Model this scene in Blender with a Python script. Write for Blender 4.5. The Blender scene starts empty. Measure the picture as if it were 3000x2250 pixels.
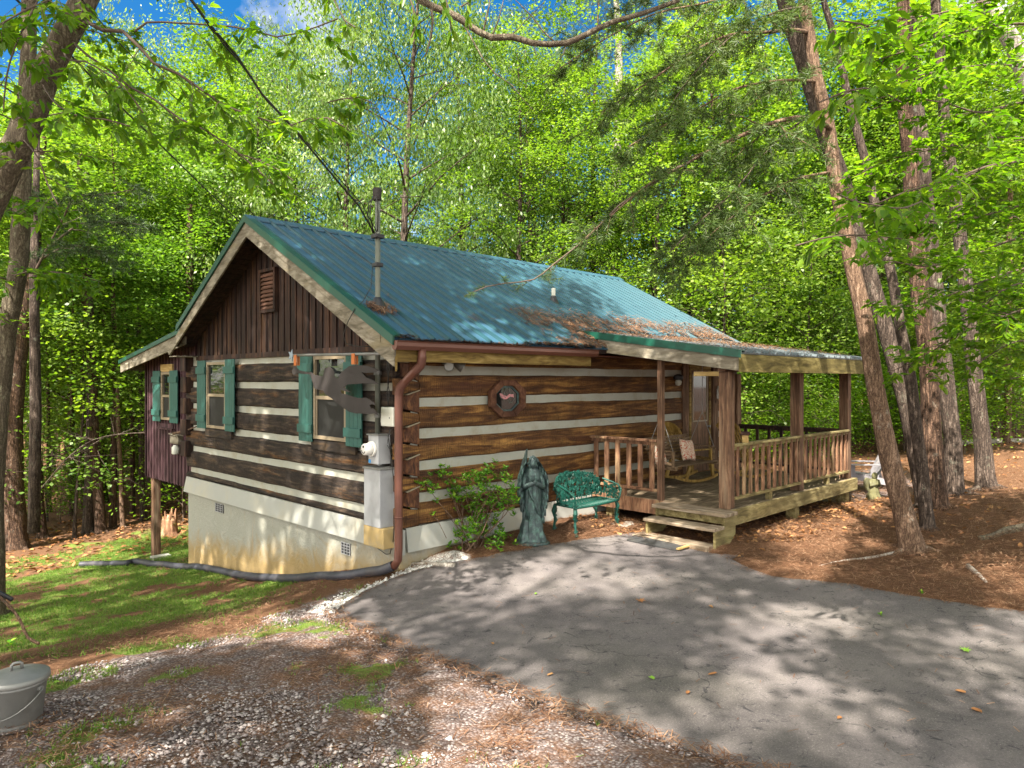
import bpy, bmesh, math, random
import numpy as np
from mathutils import Vector, Matrix, noise
from mathutils.geometry import delaunay_2d_cdt

C = bpy.context.scene
COL = C.collection
PI = math.pi
R_ = math.radians
EYE = 2.5
FPX, CX, HY = 2095.0, 1500.0, 1113.0      # focal length, centre and horizon of the 3000 px wide photograph
S2 = math.sqrt(.5)

# ---------------------------------------------------------------- camera, sky, sun
cd = bpy.data.cameras.new('camera')
cam = bpy.data.objects.new('camera', cd)
COL.objects.link(cam)
cam.location = (0, 0, EYE)
cam.rotation_euler = (R_(90), 0, R_(-45))
cd.sensor_width = 36
cd.lens = 36 * FPX / 3000
cd.shift_y = -12 / 3000
cd.clip_end = 600
cd.clip_start = .05
C.camera = cam

SUN_DIR = Vector((-1, -.35, 1.42)).normalized()      # towards the sun
elev = math.asin(SUN_DIR.z)
W = bpy.data.worlds.new('World')
C.world = W
W.use_nodes = True
nt = W.node_tree
bg = nt.nodes['Background']
sky = nt.nodes.new('ShaderNodeTexSky')
sky.sky_type = 'NISHITA'
sky.sun_disc = False
sky.sun_elevation = elev
sky.sun_rotation = math.atan2(SUN_DIR.x, SUN_DIR.y)
sky.air_density = 1.0
sky.dust_density = 1.2
sky.ozone_density = 1.6
# broken cloud over the Nishita sky; unseen cover added to brighten and warm shade
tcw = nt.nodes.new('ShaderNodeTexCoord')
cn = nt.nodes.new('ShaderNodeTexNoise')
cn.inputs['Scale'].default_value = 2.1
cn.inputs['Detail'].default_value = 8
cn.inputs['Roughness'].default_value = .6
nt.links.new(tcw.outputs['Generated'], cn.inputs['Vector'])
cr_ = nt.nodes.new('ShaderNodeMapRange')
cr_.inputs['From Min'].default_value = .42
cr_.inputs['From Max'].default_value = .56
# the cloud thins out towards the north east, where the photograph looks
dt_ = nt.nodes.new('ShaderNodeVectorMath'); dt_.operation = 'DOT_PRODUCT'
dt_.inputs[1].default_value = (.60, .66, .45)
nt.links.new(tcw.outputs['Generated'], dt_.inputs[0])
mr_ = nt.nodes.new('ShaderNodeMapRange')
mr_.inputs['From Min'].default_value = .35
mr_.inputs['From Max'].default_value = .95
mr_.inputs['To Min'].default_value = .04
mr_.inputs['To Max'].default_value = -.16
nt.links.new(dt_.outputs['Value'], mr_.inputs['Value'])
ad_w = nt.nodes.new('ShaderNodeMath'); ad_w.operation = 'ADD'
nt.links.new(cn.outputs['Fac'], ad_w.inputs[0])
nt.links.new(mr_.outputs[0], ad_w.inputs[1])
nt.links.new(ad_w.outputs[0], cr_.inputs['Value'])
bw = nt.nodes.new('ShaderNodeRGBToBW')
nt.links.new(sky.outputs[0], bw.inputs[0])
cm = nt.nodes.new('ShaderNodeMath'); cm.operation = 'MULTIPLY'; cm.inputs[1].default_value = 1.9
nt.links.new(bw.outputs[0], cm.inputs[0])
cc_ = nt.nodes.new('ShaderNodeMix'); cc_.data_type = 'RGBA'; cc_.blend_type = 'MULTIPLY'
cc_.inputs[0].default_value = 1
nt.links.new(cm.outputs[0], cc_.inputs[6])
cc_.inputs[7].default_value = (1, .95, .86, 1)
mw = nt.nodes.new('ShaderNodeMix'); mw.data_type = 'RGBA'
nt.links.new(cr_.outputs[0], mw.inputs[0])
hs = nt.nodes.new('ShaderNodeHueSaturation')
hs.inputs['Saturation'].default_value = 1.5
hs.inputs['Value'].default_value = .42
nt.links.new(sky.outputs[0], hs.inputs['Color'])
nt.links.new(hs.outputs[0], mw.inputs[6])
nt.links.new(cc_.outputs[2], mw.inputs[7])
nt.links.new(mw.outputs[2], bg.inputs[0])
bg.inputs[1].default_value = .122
sd = bpy.data.lights.new('sun', 'SUN')
sd.energy = 5.0
sd.angle = R_(.53)
sd.color = (1, .92, .80)
so = bpy.data.objects.new('sun', sd)
COL.objects.link(so)
so.rotation_euler = SUN_DIR.to_track_quat('Z', 'Y').to_euler()
so.location = (0, 0, 30)
vs = C.view_settings
vs.view_transform = 'Standard'
vs.look = 'None'
vs.exposure = 2.08
vs.gamma = 1
C.cycles.max_bounces = 8
C.cycles.diffuse_bounces = 5
C.cycles.glossy_bounces = 3
C.cycles.transmission_bounces = 5
C.cycles.transparent_max_bounces = 6
C.cycles.caustics_reflective = False
C.cycles.caustics_refractive = False
C.cycles.use_denoising = True
C.cycles.sample_clamp_indirect = 6

# ---------------------------------------------------------------- picking points from the photograph
def P(px, py, Z):
    """photo pixel (3000 px wide) at forward distance Z -> world point"""
    X = (px - CX) / FPX * Z
    return Vector((S2 * (Z + X), S2 * (Z - X), EYE + (HY - py) / FPX * Z))

def on_x(px, py, x):
    t = (px - CX) / FPX
    return P(px, py, x / (S2 * (1 + t)))

def on_y(px, py, y):
    t = (px - CX) / FPX
    return P(px, py, y / (S2 * (1 - t)))

# ---------------------------------------------------------------- ground height (thin plate spline through surveyed points)
CP = []
for u in (-25, -8, 1, 5.6):
    for v, h in ((-30, -2.6), (-8, -2.5), (0, -2.5), (4, -2.5), (6.2, -2.55), (8.0, -2.7), (10.8, -3.32), (14.6, -3.84),
                 (18.2, -4.28), (22, -4.55), (30, -4.75), (45, -4.9), (80, -5.0)):
        CP.append((u, v, h))
CP += [(12, 12, -2.9), (12, 16, -3.5), (12, 22, -4.0), (12, 30, -4.3), (12, 45, -4.5), (20, 80, -4.5),
       (10, 5.4, -2.44), (14.9, 5.4, -2.47), (10.9, 3.0, -2.36), (7.8, 7.3, -2.45), (8.9, 7.2, -2.38), (7.4, 7.9, -2.42),
       (9.3, 7.9, -2.36), (6.6, 7.9, -2.46), (9.4, 6.2, -2.45), (7.5, 3, -2.52), (5, 5, -2.52), (9, 4.6, -2.47), (12, -2, -2.4), (8, -3, -2.48),
       (16, 2.6, -2.02), (11.9, 3.1, -2.25), (13.6, 3.4, -2.17), (14.9, 3.3, -2.06), (20, 0, -1.75), (24, 4, -1.85),
       (17, 5.6, -2.38), (25, 12, -2.4), (30, 0, -1.6), (20, 8, -2.4), (25, 20, -3.1), (40, 5, -1.6), (45, 25, -2.8),
       (60, 60, -3.5), (80, 0, -1), (12.5, .5, -2.0), (16, -4, -1.8), (30, -20, -1.5), (60, -30, -1), (7.2, 10, -2.75)]
_cp = np.array(CP, float)
_n = len(_cp)
def _k(r2):
    return np.where(r2 > 1e-9, .5 * r2 * np.log(np.maximum(r2, 1e-9)), 0)
_d = ((_cp[:, None, :2] - _cp[None, :, :2]) ** 2).sum(-1)
_A = np.zeros((_n + 3, _n + 3))
_A[:_n, :_n] = _k(_d) + np.eye(_n) * .4
_A[:_n, _n] = 1
_A[:_n, _n + 1:] = _cp[:, :2]
_A[_n, :_n] = 1
_A[_n + 1:, :_n] = _cp[:, :2].T
_w = np.linalg.solve(_A, np.concatenate([_cp[:, 2], [0, 0, 0]]))
def Gn(xy):
    xy = np.asarray(xy, float)
    out = np.empty(len(xy))
    for i in range(0, len(xy), 20000):
        q = xy[i:i + 20000]
        r2 = ((q[:, None] - _cp[None, :, :2]) ** 2).sum(-1)
        z = _k(r2) @ _w[:_n] + _w[_n] + q @ _w[_n + 1:]
        rr = np.hypot(q[:, 0] - 10, q[:, 1] - 10)
        f = np.clip((rr - 45) / 45, 0, 1)
        f = f * f * (3 - 2 * f)
        out[i:i + 20000] = np.clip(z, -6, 0) * (1 - f) + (-3.2) * f
    return out + EYE
def G(x, y):
    return float(Gn([(x, y)])[0])
def on_ground(px, py, lift=0):
    t = (px - CX) / FPX
    lo, hi = 2.0, 60.0
    Z = lo
    zp = None
    while Z < hi:
        p = P(px, py, Z)
        if p.z < G(p.x, p.y):
            break
        Z += .25
    a, b = Z - .25, Z
    for _ in range(14):
        m = (a + b) / 2
        p = P(px, py, m)
        if p.z < G(p.x, p.y): b = m
        else: a = m
    p = P(px, py, b)
    p.z += lift
    return p

# ---------------------------------------------------------------- object helpers
OFF = {}
def thing(name, label, cat, loc=(0, 0, 0), rz=0, group=None):
    o = bpy.data.objects.new(name, None)
    COL.objects.link(o)
    o.empty_display_size = .2
    o.location = loc
    o.rotation_euler = (0, 0, rz)
    o['label'] = label
    o['category'] = cat
    if group: o['group'] = group
    OFF[o.name] = Vector(loc)
    return o
def tag(o, label, cat, group=None, kind=None):
    if label: o['label'] = label
    if cat: o['category'] = cat
    if group: o['group'] = group
    if kind: o['kind'] = kind
    return o

def link_mesh(name, me, m, parent=None, world=False, smooth=False, bevel=0, loc=None):
    if isinstance(m, (list, tuple)):
        for k in m: me.materials.append(k)
    elif m is not None:
        me.materials.append(m)
    if world and parent is not None:
        off = OFF.get(parent.name, Vector((0, 0, 0)))
        me.transform(Matrix.Translation(-off))
    if smooth:
        me.polygons.foreach_set('use_smooth', [True] * len(me.polygons))
    o = bpy.data.objects.new(name, me)
    COL.objects.link(o)
    if parent is not None:
        o.parent = parent
        if world: OFF[o.name] = OFF.get(parent.name, Vector((0, 0, 0)))
    if loc is not None:
        me.transform(Matrix.Translation(-Vector(loc)))
        o.location = loc
    if bevel:
        b = o.modifiers.new('bevel', 'BEVEL')
        b.width = bevel
        b.segments = 2
        b.limit_method = 'ANGLE'
        b.angle_limit = R_(40)
    return o

def np_mesh(name, verts, faces, mats=None, mat_idx=None):
    """faces: (n,k) int array"""
    me = bpy.data.meshes.new(name)
    verts = np.asarray(verts, np.float32)
    faces = np.asarray(faces, np.int32)
    n, k = faces.shape
    me.vertices.add(len(verts))
    me.vertices.foreach_set('co', verts.ravel())
    me.loops.add(n * k)
    me.loops.foreach_set('vertex_index', faces.ravel())
    me.polygons.add(n)
    me.polygons.foreach_set('loop_start', np.arange(0, n * k, k, dtype=np.int32))
    try:
        me.polygons.foreach_set('loop_total', np.full(n, k, np.int32))
    except Exception:
        pass
    if mat_idx is not None:
        me.polygons.foreach_set('material_index', np.asarray(mat_idx, np.int32))
    me.update(calc_edges=True)
    return me

class MB:
    def __init__(self):
        self.v, self.f, self.mi, self.cur = [], [], [], 0
    def add(self, vs_, fs):
        b = len(self.v)
        self.v += [tuple(p) for p in vs_]
        self.f += [tuple(b + i for i in f) for f in fs]
        self.mi += [self.cur] * len(fs)
        return self
    def box(self, x0, x1, y0, y1, z0, z1):
        return self.add([(x0, y0, z0), (x1, y0, z0), (x1, y1, z0), (x0, y1, z0), (x0, y0, z1), (x1, y0, z1), (x1, y1, z1), (x0, y1, z1)],
                        [(0, 3, 2, 1), (4, 5, 6, 7), (0, 1, 5, 4), (1, 2, 6, 5), (2, 3, 7, 6), (3, 0, 4, 7)])
    def hexa(self, p):
        return self.add(p, [(0, 3, 2, 1), (4, 5, 6, 7), (0, 1, 5, 4), (1, 2, 6, 5), (2, 3, 7, 6), (3, 0, 4, 7)])
    def beam(self, a, b, w, h, up=(0, 0, 1)):
        a, b = Vector(a), Vector(b)
        d = (b - a).normalized()
        up = Vector(up)
        s = d.cross(up)
        if s.length < 1e-4: s = d.cross(Vector((1, 0, 0)))
        s.normalize()
        u = s.cross(d).normalized()
        s, u = s * w / 2, u * h / 2
        return self.hexa([a - s - u, a + s - u, b + s - u, b - s - u, a - s + u, a + s + u, b + s + u, b - s + u])
    def tube(self, pts, rad, n=8, cap=True):
        pts = [Vector(p) for p in pts]
        if not isinstance(rad, (list, tuple)): rad = [rad] * len(pts)
        b = len(self.v)
        prev = None
        for i, p in enumerate(pts):
            d = (pts[min(i + 1, len(pts) - 1)] - pts[max(i - 1, 0)])
            if d.length < 1e-9: d = Vector((0, 0, 1))
            d.normalize()
            if prev is None:
                s = d.cross(Vector((0, 0, 1)))
                if s.length < .05: s = d.cross(Vector((1, 0, 0)))
            else:
                s = prev - d * prev.dot(d)
                if s.length < 1e-4: s = d.cross(Vector((1, 0, 0)))
            s.normalize()
            prev = s
            u = d.cross(s)
            for k in range(n):
                a = 2 * PI * k / n
                self.v.append(tuple(p + (s * math.cos(a) + u * math.sin(a)) * rad[i]))
        for i in range(len(pts) - 1):
            for k in range(n):
                k2 = (k + 1) % n
                self.f.append((b + i * n + k, b + i * n + k2, b + (i + 1) * n + k2, b + (i + 1) * n + k))
                self.mi.append(self.cur)
        if cap:
            self.f.append(tuple(b + k for k in reversed(range(n))))
            self.f.append(tuple(b + (len(pts) - 1) * n + k for k in range(n)))
            self.mi += [self.cur] * 2
        return self
    def lathe(self, prof, n=24, c=(0, 0, 0), fn=None):
        """prof: (r,z) pairs; fn(a, z, r)->r"""
        b = len(self.v)
        for r, z in prof:
            for k in range(n):
                a = 2 * PI * k / n
                rr = fn(a, z, r) if fn else r
                self.v.append((c[0] + rr * math.cos(a), c[1] + rr * math.sin(a), c[2] + z))
        for i in range(len(prof) - 1):
            for k in range(n):
                k2 = (k + 1) % n
                self.f.append((b + i * n + k, b + i * n + k2, b + (i + 1) * n + k2, b + (i + 1) * n + k))
                self.mi.append(self.cur)
        self.f.append(tuple(b + k for k in reversed(range(n))))
        self.f.append(tuple(b + (len(prof) - 1) * n + k for k in range(n)))
        self.mi += [self.cur] * 2
        return self
    def prism(self, poly, d):
        """poly: list of 3D points (planar), extruded by vector d"""
        d = Vector(d)
        n = len(poly)
        a = [Vector(p) for p in poly]
        b = [p + d for p in a]
        fs = [tuple(reversed(range(n))), tuple(range(n, 2 * n))]
        fs += [(i, (i + 1) % n, n + (i + 1) % n, n + i) for i in range(n)]
        return self.add(a + b, fs)
    def xf(self, M):
        self.v = [tuple(M @ Vector(p)) for p in self.v]
        return self
    def merge(self, o, M=None):
        vv = o.v if M is None else [tuple(M @ Vector(p)) for p in o.v]
        b = len(self.v)
        self.v += vv
        self.f += [tuple(b + i for i in f) for f in o.f]
        self.mi += o.mi
        return self
    def mesh(self, name):
        me = bpy.data.meshes.new(name)
        me.from_pydata(self.v, [], self.f)
        if any(self.mi): me.polygons.foreach_set('material_index', self.mi)
        me.update()
        bm = bmesh.new()
        bm.from_mesh(me)
        bmesh.ops.recalc_face_normals(bm, faces=bm.faces)
        bm.to_mesh(me)
        bm.free()
        return me
    def build(self, name, m, parent=None, world=False, smooth=False, bevel=0, loc=None):
        return link_mesh(name, self.mesh(name), m, parent, world, smooth, bevel, loc)

# ---------------------------------------------------------------- materials
def nm(name):
    m = bpy.data.materials.new(name)
    m.use_nodes = True
    t = m.node_tree
    return m, t, t.nodes['Principled BSDF']
def N(t, typ, **kw):
    n = t.nodes.new(typ)
    for k, v in kw.items():
        if k.startswith('i_'):
            key = k[2:]
            n.inputs[int(key) if key.isdigit() else key.replace('_', ' ')].default_value = v
        else:
            setattr(n, k, v)
    return n
def L(t, a, b): t.links.new(a, b)
def ramp(t, fac, stops):
    r = N(t, 'ShaderNodeValToRGB')
    e = r.color_ramp.elements
    while len(e) < len(stops): e.new(.5)
    for el, (p, c) in zip(e, stops):
        el.position = p
        el.color = (*c, 1) if len(c) == 3 else c
    L(t, fac, r.inputs[0])
    return r.outputs[0]
def coords(t, scale=(1, 1, 1), kind='Object', rot=(0, 0, 0)):
    tc = N(t, 'ShaderNodeTexCoord')
    mp = N(t, 'ShaderNodeMapping')
    mp.inputs['Scale'].default_value = scale
    mp.inputs['Rotation'].default_value = rot
    L(t, tc.outputs[kind], mp.inputs[0])
    return mp.outputs[0]
def noise_(t, vec, scale=5, detail=5, rough=.6, dist=0):
    n = N(t, 'ShaderNodeTexNoise')
    n.inputs['Scale'].default_value = scale
    n.inputs['Detail'].default_value = detail
    n.inputs['Roughness'].default_value = rough
    n.inputs['Distortion'].default_value = dist
    if vec is not None: L(t, vec, n.inputs['Vector'])
    return n.outputs['Fac']
def mixc(t, fac, a, b, mode='MIX'):
    m = N(t, 'ShaderNodeMix', data_type='RGBA', blend_type=mode)
    for s, v in ((m.inputs[0], fac), (m.inputs[6], a), (m.inputs[7], b)):
        if hasattr(v, 'links'): L(t, v, s)
        elif isinstance(v, (int, float)): s.default_value = v
        else: s.default_value = (*v, 1)
    return m.outputs[2]
def math_(t, op, a, b=0.0, clamp=False):
    m = N(t, 'ShaderNodeMath', operation=op)
    m.use_clamp = clamp
    for s, v in ((m.inputs[0], a), (m.inputs[1], b)):
        if hasattr(v, 'links'): L(t, v, s)
        else: s.default_value = v
    return m.outputs[0]
def bump(t, bs, h, strength=.4, dist=.02):
    b = N(t, 'ShaderNodeBump')
    b.inputs['Strength'].default_value = strength
    b.inputs['Distance'].default_value = dist
    L(t, h, b.inputs['Height'])
    L(t, b.outputs[0], bs.inputs['Normal'])

def wood(name, dark, mid, light, stretch, rough=.8, scale=6, bmp=.5, streak=None, patch=None, knots=False):
    """stretch: mapping scale (small along the grain)"""
    m, t, bs = nm(name)
    v = coords(t, stretch)
    vo = coords(t)
    g = noise_(t, v, scale, 8, .65, .6)
    big = noise_(t, vo, 1.3, 4, .6)
    col = ramp(t, g, [(.36, dark), (.5, mid), (.64, light)])
    col = mixc(t, math_(t, 'MULTIPLY', ramp_val(t, big, .42, .62), .55), col, dark)
    if patch:
        pn = noise_(t, coords(t, tuple(s * .5 for s in stretch)), 3.1, 5, .7)
        col = mixc(t, ramp_val(t, pn, .55, .72), col, patch)
    if streak:
        # adze marks: short strokes across the log
        wv = N(t, 'ShaderNodeTexWave', wave_type='BANDS', bands_direction=streak[0])
        wv.inputs['Scale'].default_value = streak[1]
        wv.inputs['Distortion'].default_value = 5
        wv.inputs['Detail'].default_value = 4
        wv.inputs['Detail Scale'].default_value = 2
        L(t, vo, wv.inputs['Vector'])
        n2 = noise_(t, vo, 4.5, 6, .75)
        f = math_(t, 'MULTIPLY', ramp_val(t, wv.outputs['Fac'], .25, .8), ramp_val(t, n2, .40, .60))
        fine = noise_(t, coords(t, tuple(s_ * 3 for s_ in stretch)), scale * 4, 6, .8)
        col = mixc(t, math_(t, 'MULTIPLY', ramp_val(t, fine, .52, .70), .7), col, tuple(c * .35 for c in mid))
        col = mixc(t, math_(t, 'MULTIPLY', ramp_val(t, fine, .40, .28), .45), col, light)
        col = mixc(t, math_(t, 'MULTIPLY', f, streak[2]), col, dark)
        g = math_(t, 'ADD', g, math_(t, 'MULTIPLY', f, -.6))
    if knots:
        vk = N(t, 'ShaderNodeTexVoronoi')
        vk.inputs['Scale'].default_value = 2.3
        L(t, coords(t, tuple(min(1, s * 2.0) for s in stretch)), vk.inputs['Vector'])
        col = mixc(t, ramp_val(t, vk.outputs['Distance'], .09, .05), col, tuple(c * .45 for c in dark))
    L(t, col, bs.inputs['Base Color'])
    bs.inputs['Roughness'].default_value = rough
    bs.inputs['Specular IOR Level'].default_value = .3
    bump(t, bs, g, bmp, .015)
    return m
def ramp_val(t, v, a, b):
    m = N(t, 'ShaderNodeMapRange')
    m.inputs['From Min'].default_value = a
    m.inputs['From Max'].default_value = b
    L(t, v, m.inputs['Value'])
    return m.outputs[0]
def plain(name, col, rough=.6, metal=0, var=.25, scale=8, bmp=.15, spec=.5, dirt=None, dscale=2.5):
    m, t, bs = nm(name)
    v = coords(t)
    n = noise_(t, v, scale, 6, .65)
    c = mixc(t, n, tuple(x * (1 - var) for x in col), tuple(min(1, x * (1 + var)) for x in col))
    if dirt:
        n2 = noise_(t, v, dscale, 8, .72)
        c = mixc(t, math_(t, 'MULTIPLY', ramp_val(t, n2, .48, .68), dirt[3]), c, dirt[:3])
    L(t, c, bs.inputs['Base Color'])
    bs.inputs['Roughness'].default_value = rough
    bs.inputs['Metallic'].default_value = metal
    bs.inputs['Specular IOR Level'].default_value = spec
    if bmp: bump(t, bs, n, bmp, .008)
    return m

M = {}
M['log_amber'] = wood('amber_log', (.030, .012, .005), (.135, .058, .016), (.38, .20, .055), (.22, 1, 2.2), .75, 5, .7, ('X', 9, .55), (.06, .02, .012))
M['log_dark'] = wood('weathered_dark_log', (.010, .007, .006), (.032, .021, .016), (.11, .075, .05), (1, .3, 2.6), .8, 6, .9, ('Y', 11, .8), (.17, .075, .02))
M['log_end'] = wood('log_end_grain', (.03, .014, .009), (.1, .04, .02), (.2, .09, .035), (2, 2, 1), .8, 8, .6)
M['chink'] = plain('white_chinking', (.33, .335, .29), .85, 0, .14, 6, .4, dirt=(.22, .19, .12, .6), dscale=3)
M['boards'] = wood('dark_gable_boards', (.010, .006, .005), (.030, .015, .012), (.075, .036, .022), (3, 3, .25), .8, 4, .5, None, (.11, .055, .025))
M['boards_purple'] = wood('plum_stained_siding', (.018, .008, .009), (.05, .021, .027), (.12, .06, .072), (3, 3, .25), .75, 4, .5)
M['soffit'] = wood('dark_soffit', (.012, .007, .006), (.03, .015, .012), (.06, .03, .02), (3, .3, 3), .8, 4, .4)
M['barge'] = wood('grey_weathered_board', (.10, .085, .06), (.21, .185, .14), (.34, .31, .25), (1.5, .35, 1.5), .85, 7, .4, None, (.22, .18, .10))
M['fascia_yel'] = wood('moss_stained_fascia', (.07, .055, .015), (.17, .135, .042), (.30, .245, .09), (.35, 2, 2), .85, 6, .4, None, (.09, .06, .02))
M['fascia_lo'] = wood('yellowed_pine_board', (.09, .055, .014), (.22, .15, .042), (.36, .265, .10), (.35, 2, 2), .8, 6, .3, None, (.15, .07, .02))
M['post'] = wood('brown_cedar_post', (.05, .026, .015), (.14, .075, .043), (.25, .155, .095), (4, 4, .35), .8, 5, .5, None, (.20, .145, .095), True)
M['rail'] = wood('brown_stained_rail', (.07, .033, .018), (.17, .085, .047), (.29, .165, .095), (3, 3, .5), .78, 6, .4, None, (.30, .22, .12))
M['deckrim'] = wood('greenish_treated_lumber', (.08, .063, .025), (.19, .15, .062), (.33, .28, .135), (.4, 2, 2), .85, 6, .4, None, (.19, .17, .06))
M['deck'] = wood('worn_deck_boards', (.07, .052, .033), (.16, .12, .075), (.28, .22, .15), (.5, 3, 2), .8, 6, .4)
M['step'] = wood('grey_brown_tread', (.12, .09, .06), (.25, .19, .13), (.42, .35, .27), (3, .4, 2), .85, 6, .4)
M['shutter'] = plain('teal_shutter_paint', (.015, .084, .070), .6, 0, .2, 14, .3, dirt=(.012, .06, .05, .5))
M['frame'] = plain('beige_window_frame', (.22, .175, .115), .5, 0, .1, 8, .05)
M['mortar'] = plain('tan_corner_mortar', (.26, .22, .15), .85, 0, .3, 9, .3)
M['sill'] = wood('blackened_sill', (.012, .009, .008), (.03, .022, .017), (.07, .045, .025), (1, .3, 2), .85, 6, .6)
M['green'] = plain('green_trim_metal', (.002, .058, .036), .42, .1, .1, 5, .03, dirt=(.0, .05, .035, .4))
M['gutter'] = plain('brown_gutter_metal', (.125, .048, .033), .4, .2, .14, 5, .04, dirt=(.10, .035, .02, .5))
M['galv'] = plain('galvanised_steel', (.19, .192, .185), .5, .35, .25, 6, .1, dirt=(.10, .098, .09, .7))
M['conduit'] = plain('dull_grey_conduit', (.13, .14, .115), .6, .1, .2, 8, .1)
M['grey_paint'] = plain('grey_painted_box', (.32, .33, .345), .55, .1, .08, 6, .05, dirt=(.25, .25, .26, .5), dscale=4)
M['offwhite'] = plain('offwhite_box', (.55, .56, .50), .5, 0, .06, 6, .04, dirt=(.4, .38, .3, .3))
M['black'] = plain('black_rubber', (.018, .018, .022), .5, 0, .3, 30, .05)
M['blackpipe'] = plain('black_drain_pipe', (.03, .031, .042), .55, 0, .3, 12, .1, dirt=(.12, .10, .09, .4))
M['wire'] = plain('dark_wire', (.02, .018, .016), .6)
M['rust'] = plain('rusty_plate', (.026, .021, .020), .8, 0, .3, 6, .3, dirt=(.022, .017, .016, .7))
M['orange'] = plain('orange_strap', (.42, .115, .02), .6)
M['white'] = plain('white_plastic', (.72, .70, .66), .35, 0, .05)
M['blue'] = plain('blue_sticker', (.02, .25, .6), .5)
M['bronze'] = plain('verdigris_bronze', (.042, .064, .066), .5, .3, .5, 22, .8, dirt=(.12, .24, .20, .75), dscale=9)
M['cast'] = plain('green_cast_iron', (.004, .052, .038), .45, .2, .35, 30, .5, dirt=(.010, .10, .075, .6), dscale=14)
M['mosstone'] = plain('mossy_garden_stone', (.10, .095, .04), .9, 0, .35, 9, .6, dirt=(.15, .155, .12, .7))
M['adir'] = plain('grey_painted_slats', (.22, .21, .23), .6, 0, .15, 5, .1, dirt=(.55, .5, .45, .4))
M['ywood'] = wood('golden_chair_wood', (.13, .075, .015), (.30, .19, .045), (.46, .32, .10), (2, 2, .5), .6, 7, .3)
M['swing'] = wood('dull_brown_swing_wood', (.06, .038, .02), (.14, .09, .05), (.23, .16, .1), (.5, 2, 2), .75, 7, .3)
M['stone'] = plain('flat_grey_stone', (.24, .22, .19), .9, 0, .25, 7, .5)
M['lamp'] = plain('grey_lamp_housing', (.10, .095, .085), .5, .3)
M['lens'] = plain('lamp_lens', (.45, .46, .44), .12, .3, .1)
M['doorwood'] = wood('dark_stained_door', (.05, .025, .012), (.12, .06, .03), (.2, .11, .06), (3, 3, .4), .6, 5, .3)
M['tanwood'] = wood('tan_bare_plywood', (.26, .17, .06), (.38, .26, .10), (.50, .37, .17), (1, .4, 2), .8, 7, .2)

def glass(name, col=(.01, .012, .012), rough=.04):
    m, t, bs = nm(name)
    bs.inputs['Base Color'].default_value = (*col, 1)
    bs.inputs['Roughness'].default_value = rough
    bs.inputs['Specular IOR Level'].default_value = .7
    bs.inputs['IOR'].default_value = 1.5
    n = noise_(t, coords(t), 3, 2, .5)
    bump(t, bs, n, .04, .01)
    return m
M['glass'] = glass('window_glass')
M['screen'] = plain('grey_insect_screen', (.014, .0145, .014), .6, 0, .12, 200, .1, spec=.25)

def stucco():
    m, t, bs = nm('stained_stucco')
    v = coords(t)
    sep = N(t, 'ShaderNodeSeparateXYZ')
    tc = N(t, 'ShaderNodeTexCoord')
    L(t, tc.outputs['Object'], sep.inputs[0])
    n = noise_(t, v, 2.2, 8, .7, 1.5)
    nf = noise_(t, v, 22, 6, .7)
    base = mixc(t, nf, (.24, .24, .205), (.33, .33, .285))
    # clay stain splashed from the soil: more towards the near corner and the ground
    zz = math_(t, 'MULTIPLY', sep.outputs[2], -1)
    h = math_(t, 'ADD', zz, math_(t, 'MULTIPLY', sep.outputs[1], -.12))
    h = math_(t, 'ADD', h, math_(t, 'MULTIPLY', n, .9))
    st = ramp_val(t, h, .10, .52)
    col = mixc(t, math_(t, 'MULTIPLY', st, .85), base, (.29, .19, .06))
    v2 = coords(t, (1, 2.2, .18))
    n2 = noise_(t, v2, 2.5, 6, .7)
    col = mixc(t, math_(t, 'MULTIPLY', ramp_val(t, n2, .58, .72), .5), col, (.42, .24, .07))
    n3 = noise_(t, v, 3.4, 9, .75, 2.5)
    col = mixc(t, math_(t, 'MULTIPLY', ramp_val(t, n3, .6, .66), .5), col, (.2, .18, .15))
    L(t, col, bs.inputs['Base Color'])
    bs.inputs['Roughness'].default_value = .9
    bump(t, bs, math_(t, 'ADD', n, math_(t, 'MULTIPLY', nf, .25)), .5, .06)
    return m
STU = 0.0
M['stucco'] = stucco()
M['skirt'] = plain('grey_white_skirt_board', (.31, .315, .29), .75, 0, .08, 5, .1, dirt=(.38, .34, .25, .5), dscale=1.5)
M['plinth'] = plain('clay_stained_board', (.36, .26, .11), .8, 0, .12, 5, .1, dirt=(.25, .22, .17, .7), dscale=4)

def roof_mat(name, base, dusty):
    m, t, bs = nm(name)
    v = coords(t)
    n = noise_(t, v, 1.6, 6, .65)
    n2 = noise_(t, coords(t, (3, .4, 1)), 8, 8, .8)
    f = math_(t, 'ADD', math_(t, 'MULTIPLY', n, .5), math_(t, 'MULTIPLY', n2, .6))
    col = mixc(t, ramp_val(t, f, .4, .75), base, dusty)
    L(t, col, bs.inputs['Base Color'])
    bs.inputs['Metallic'].default_value = .15
    rr = N(t, 'ShaderNodeMapRange')
    rr.inputs['To Min'].default_value = .32
    rr.inputs['To Max'].default_value = .5
    L(t, n2, rr.inputs['Value'])
    L(t, rr.outputs[0], bs.inputs['Roughness'])
    return m
M['roof'] = roof_mat('dusty_teal_roofing', (.020, .076, .132), (.058, .125, .180))
M['roof_rib'] = roof_mat('clean_teal_rib', (.003, .042, .058), (.006, .06, .078))
M['roof_dark'] = roof_mat('dark_porch_roofing', (.05, .07, .08), (.10, .12, .13))

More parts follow.
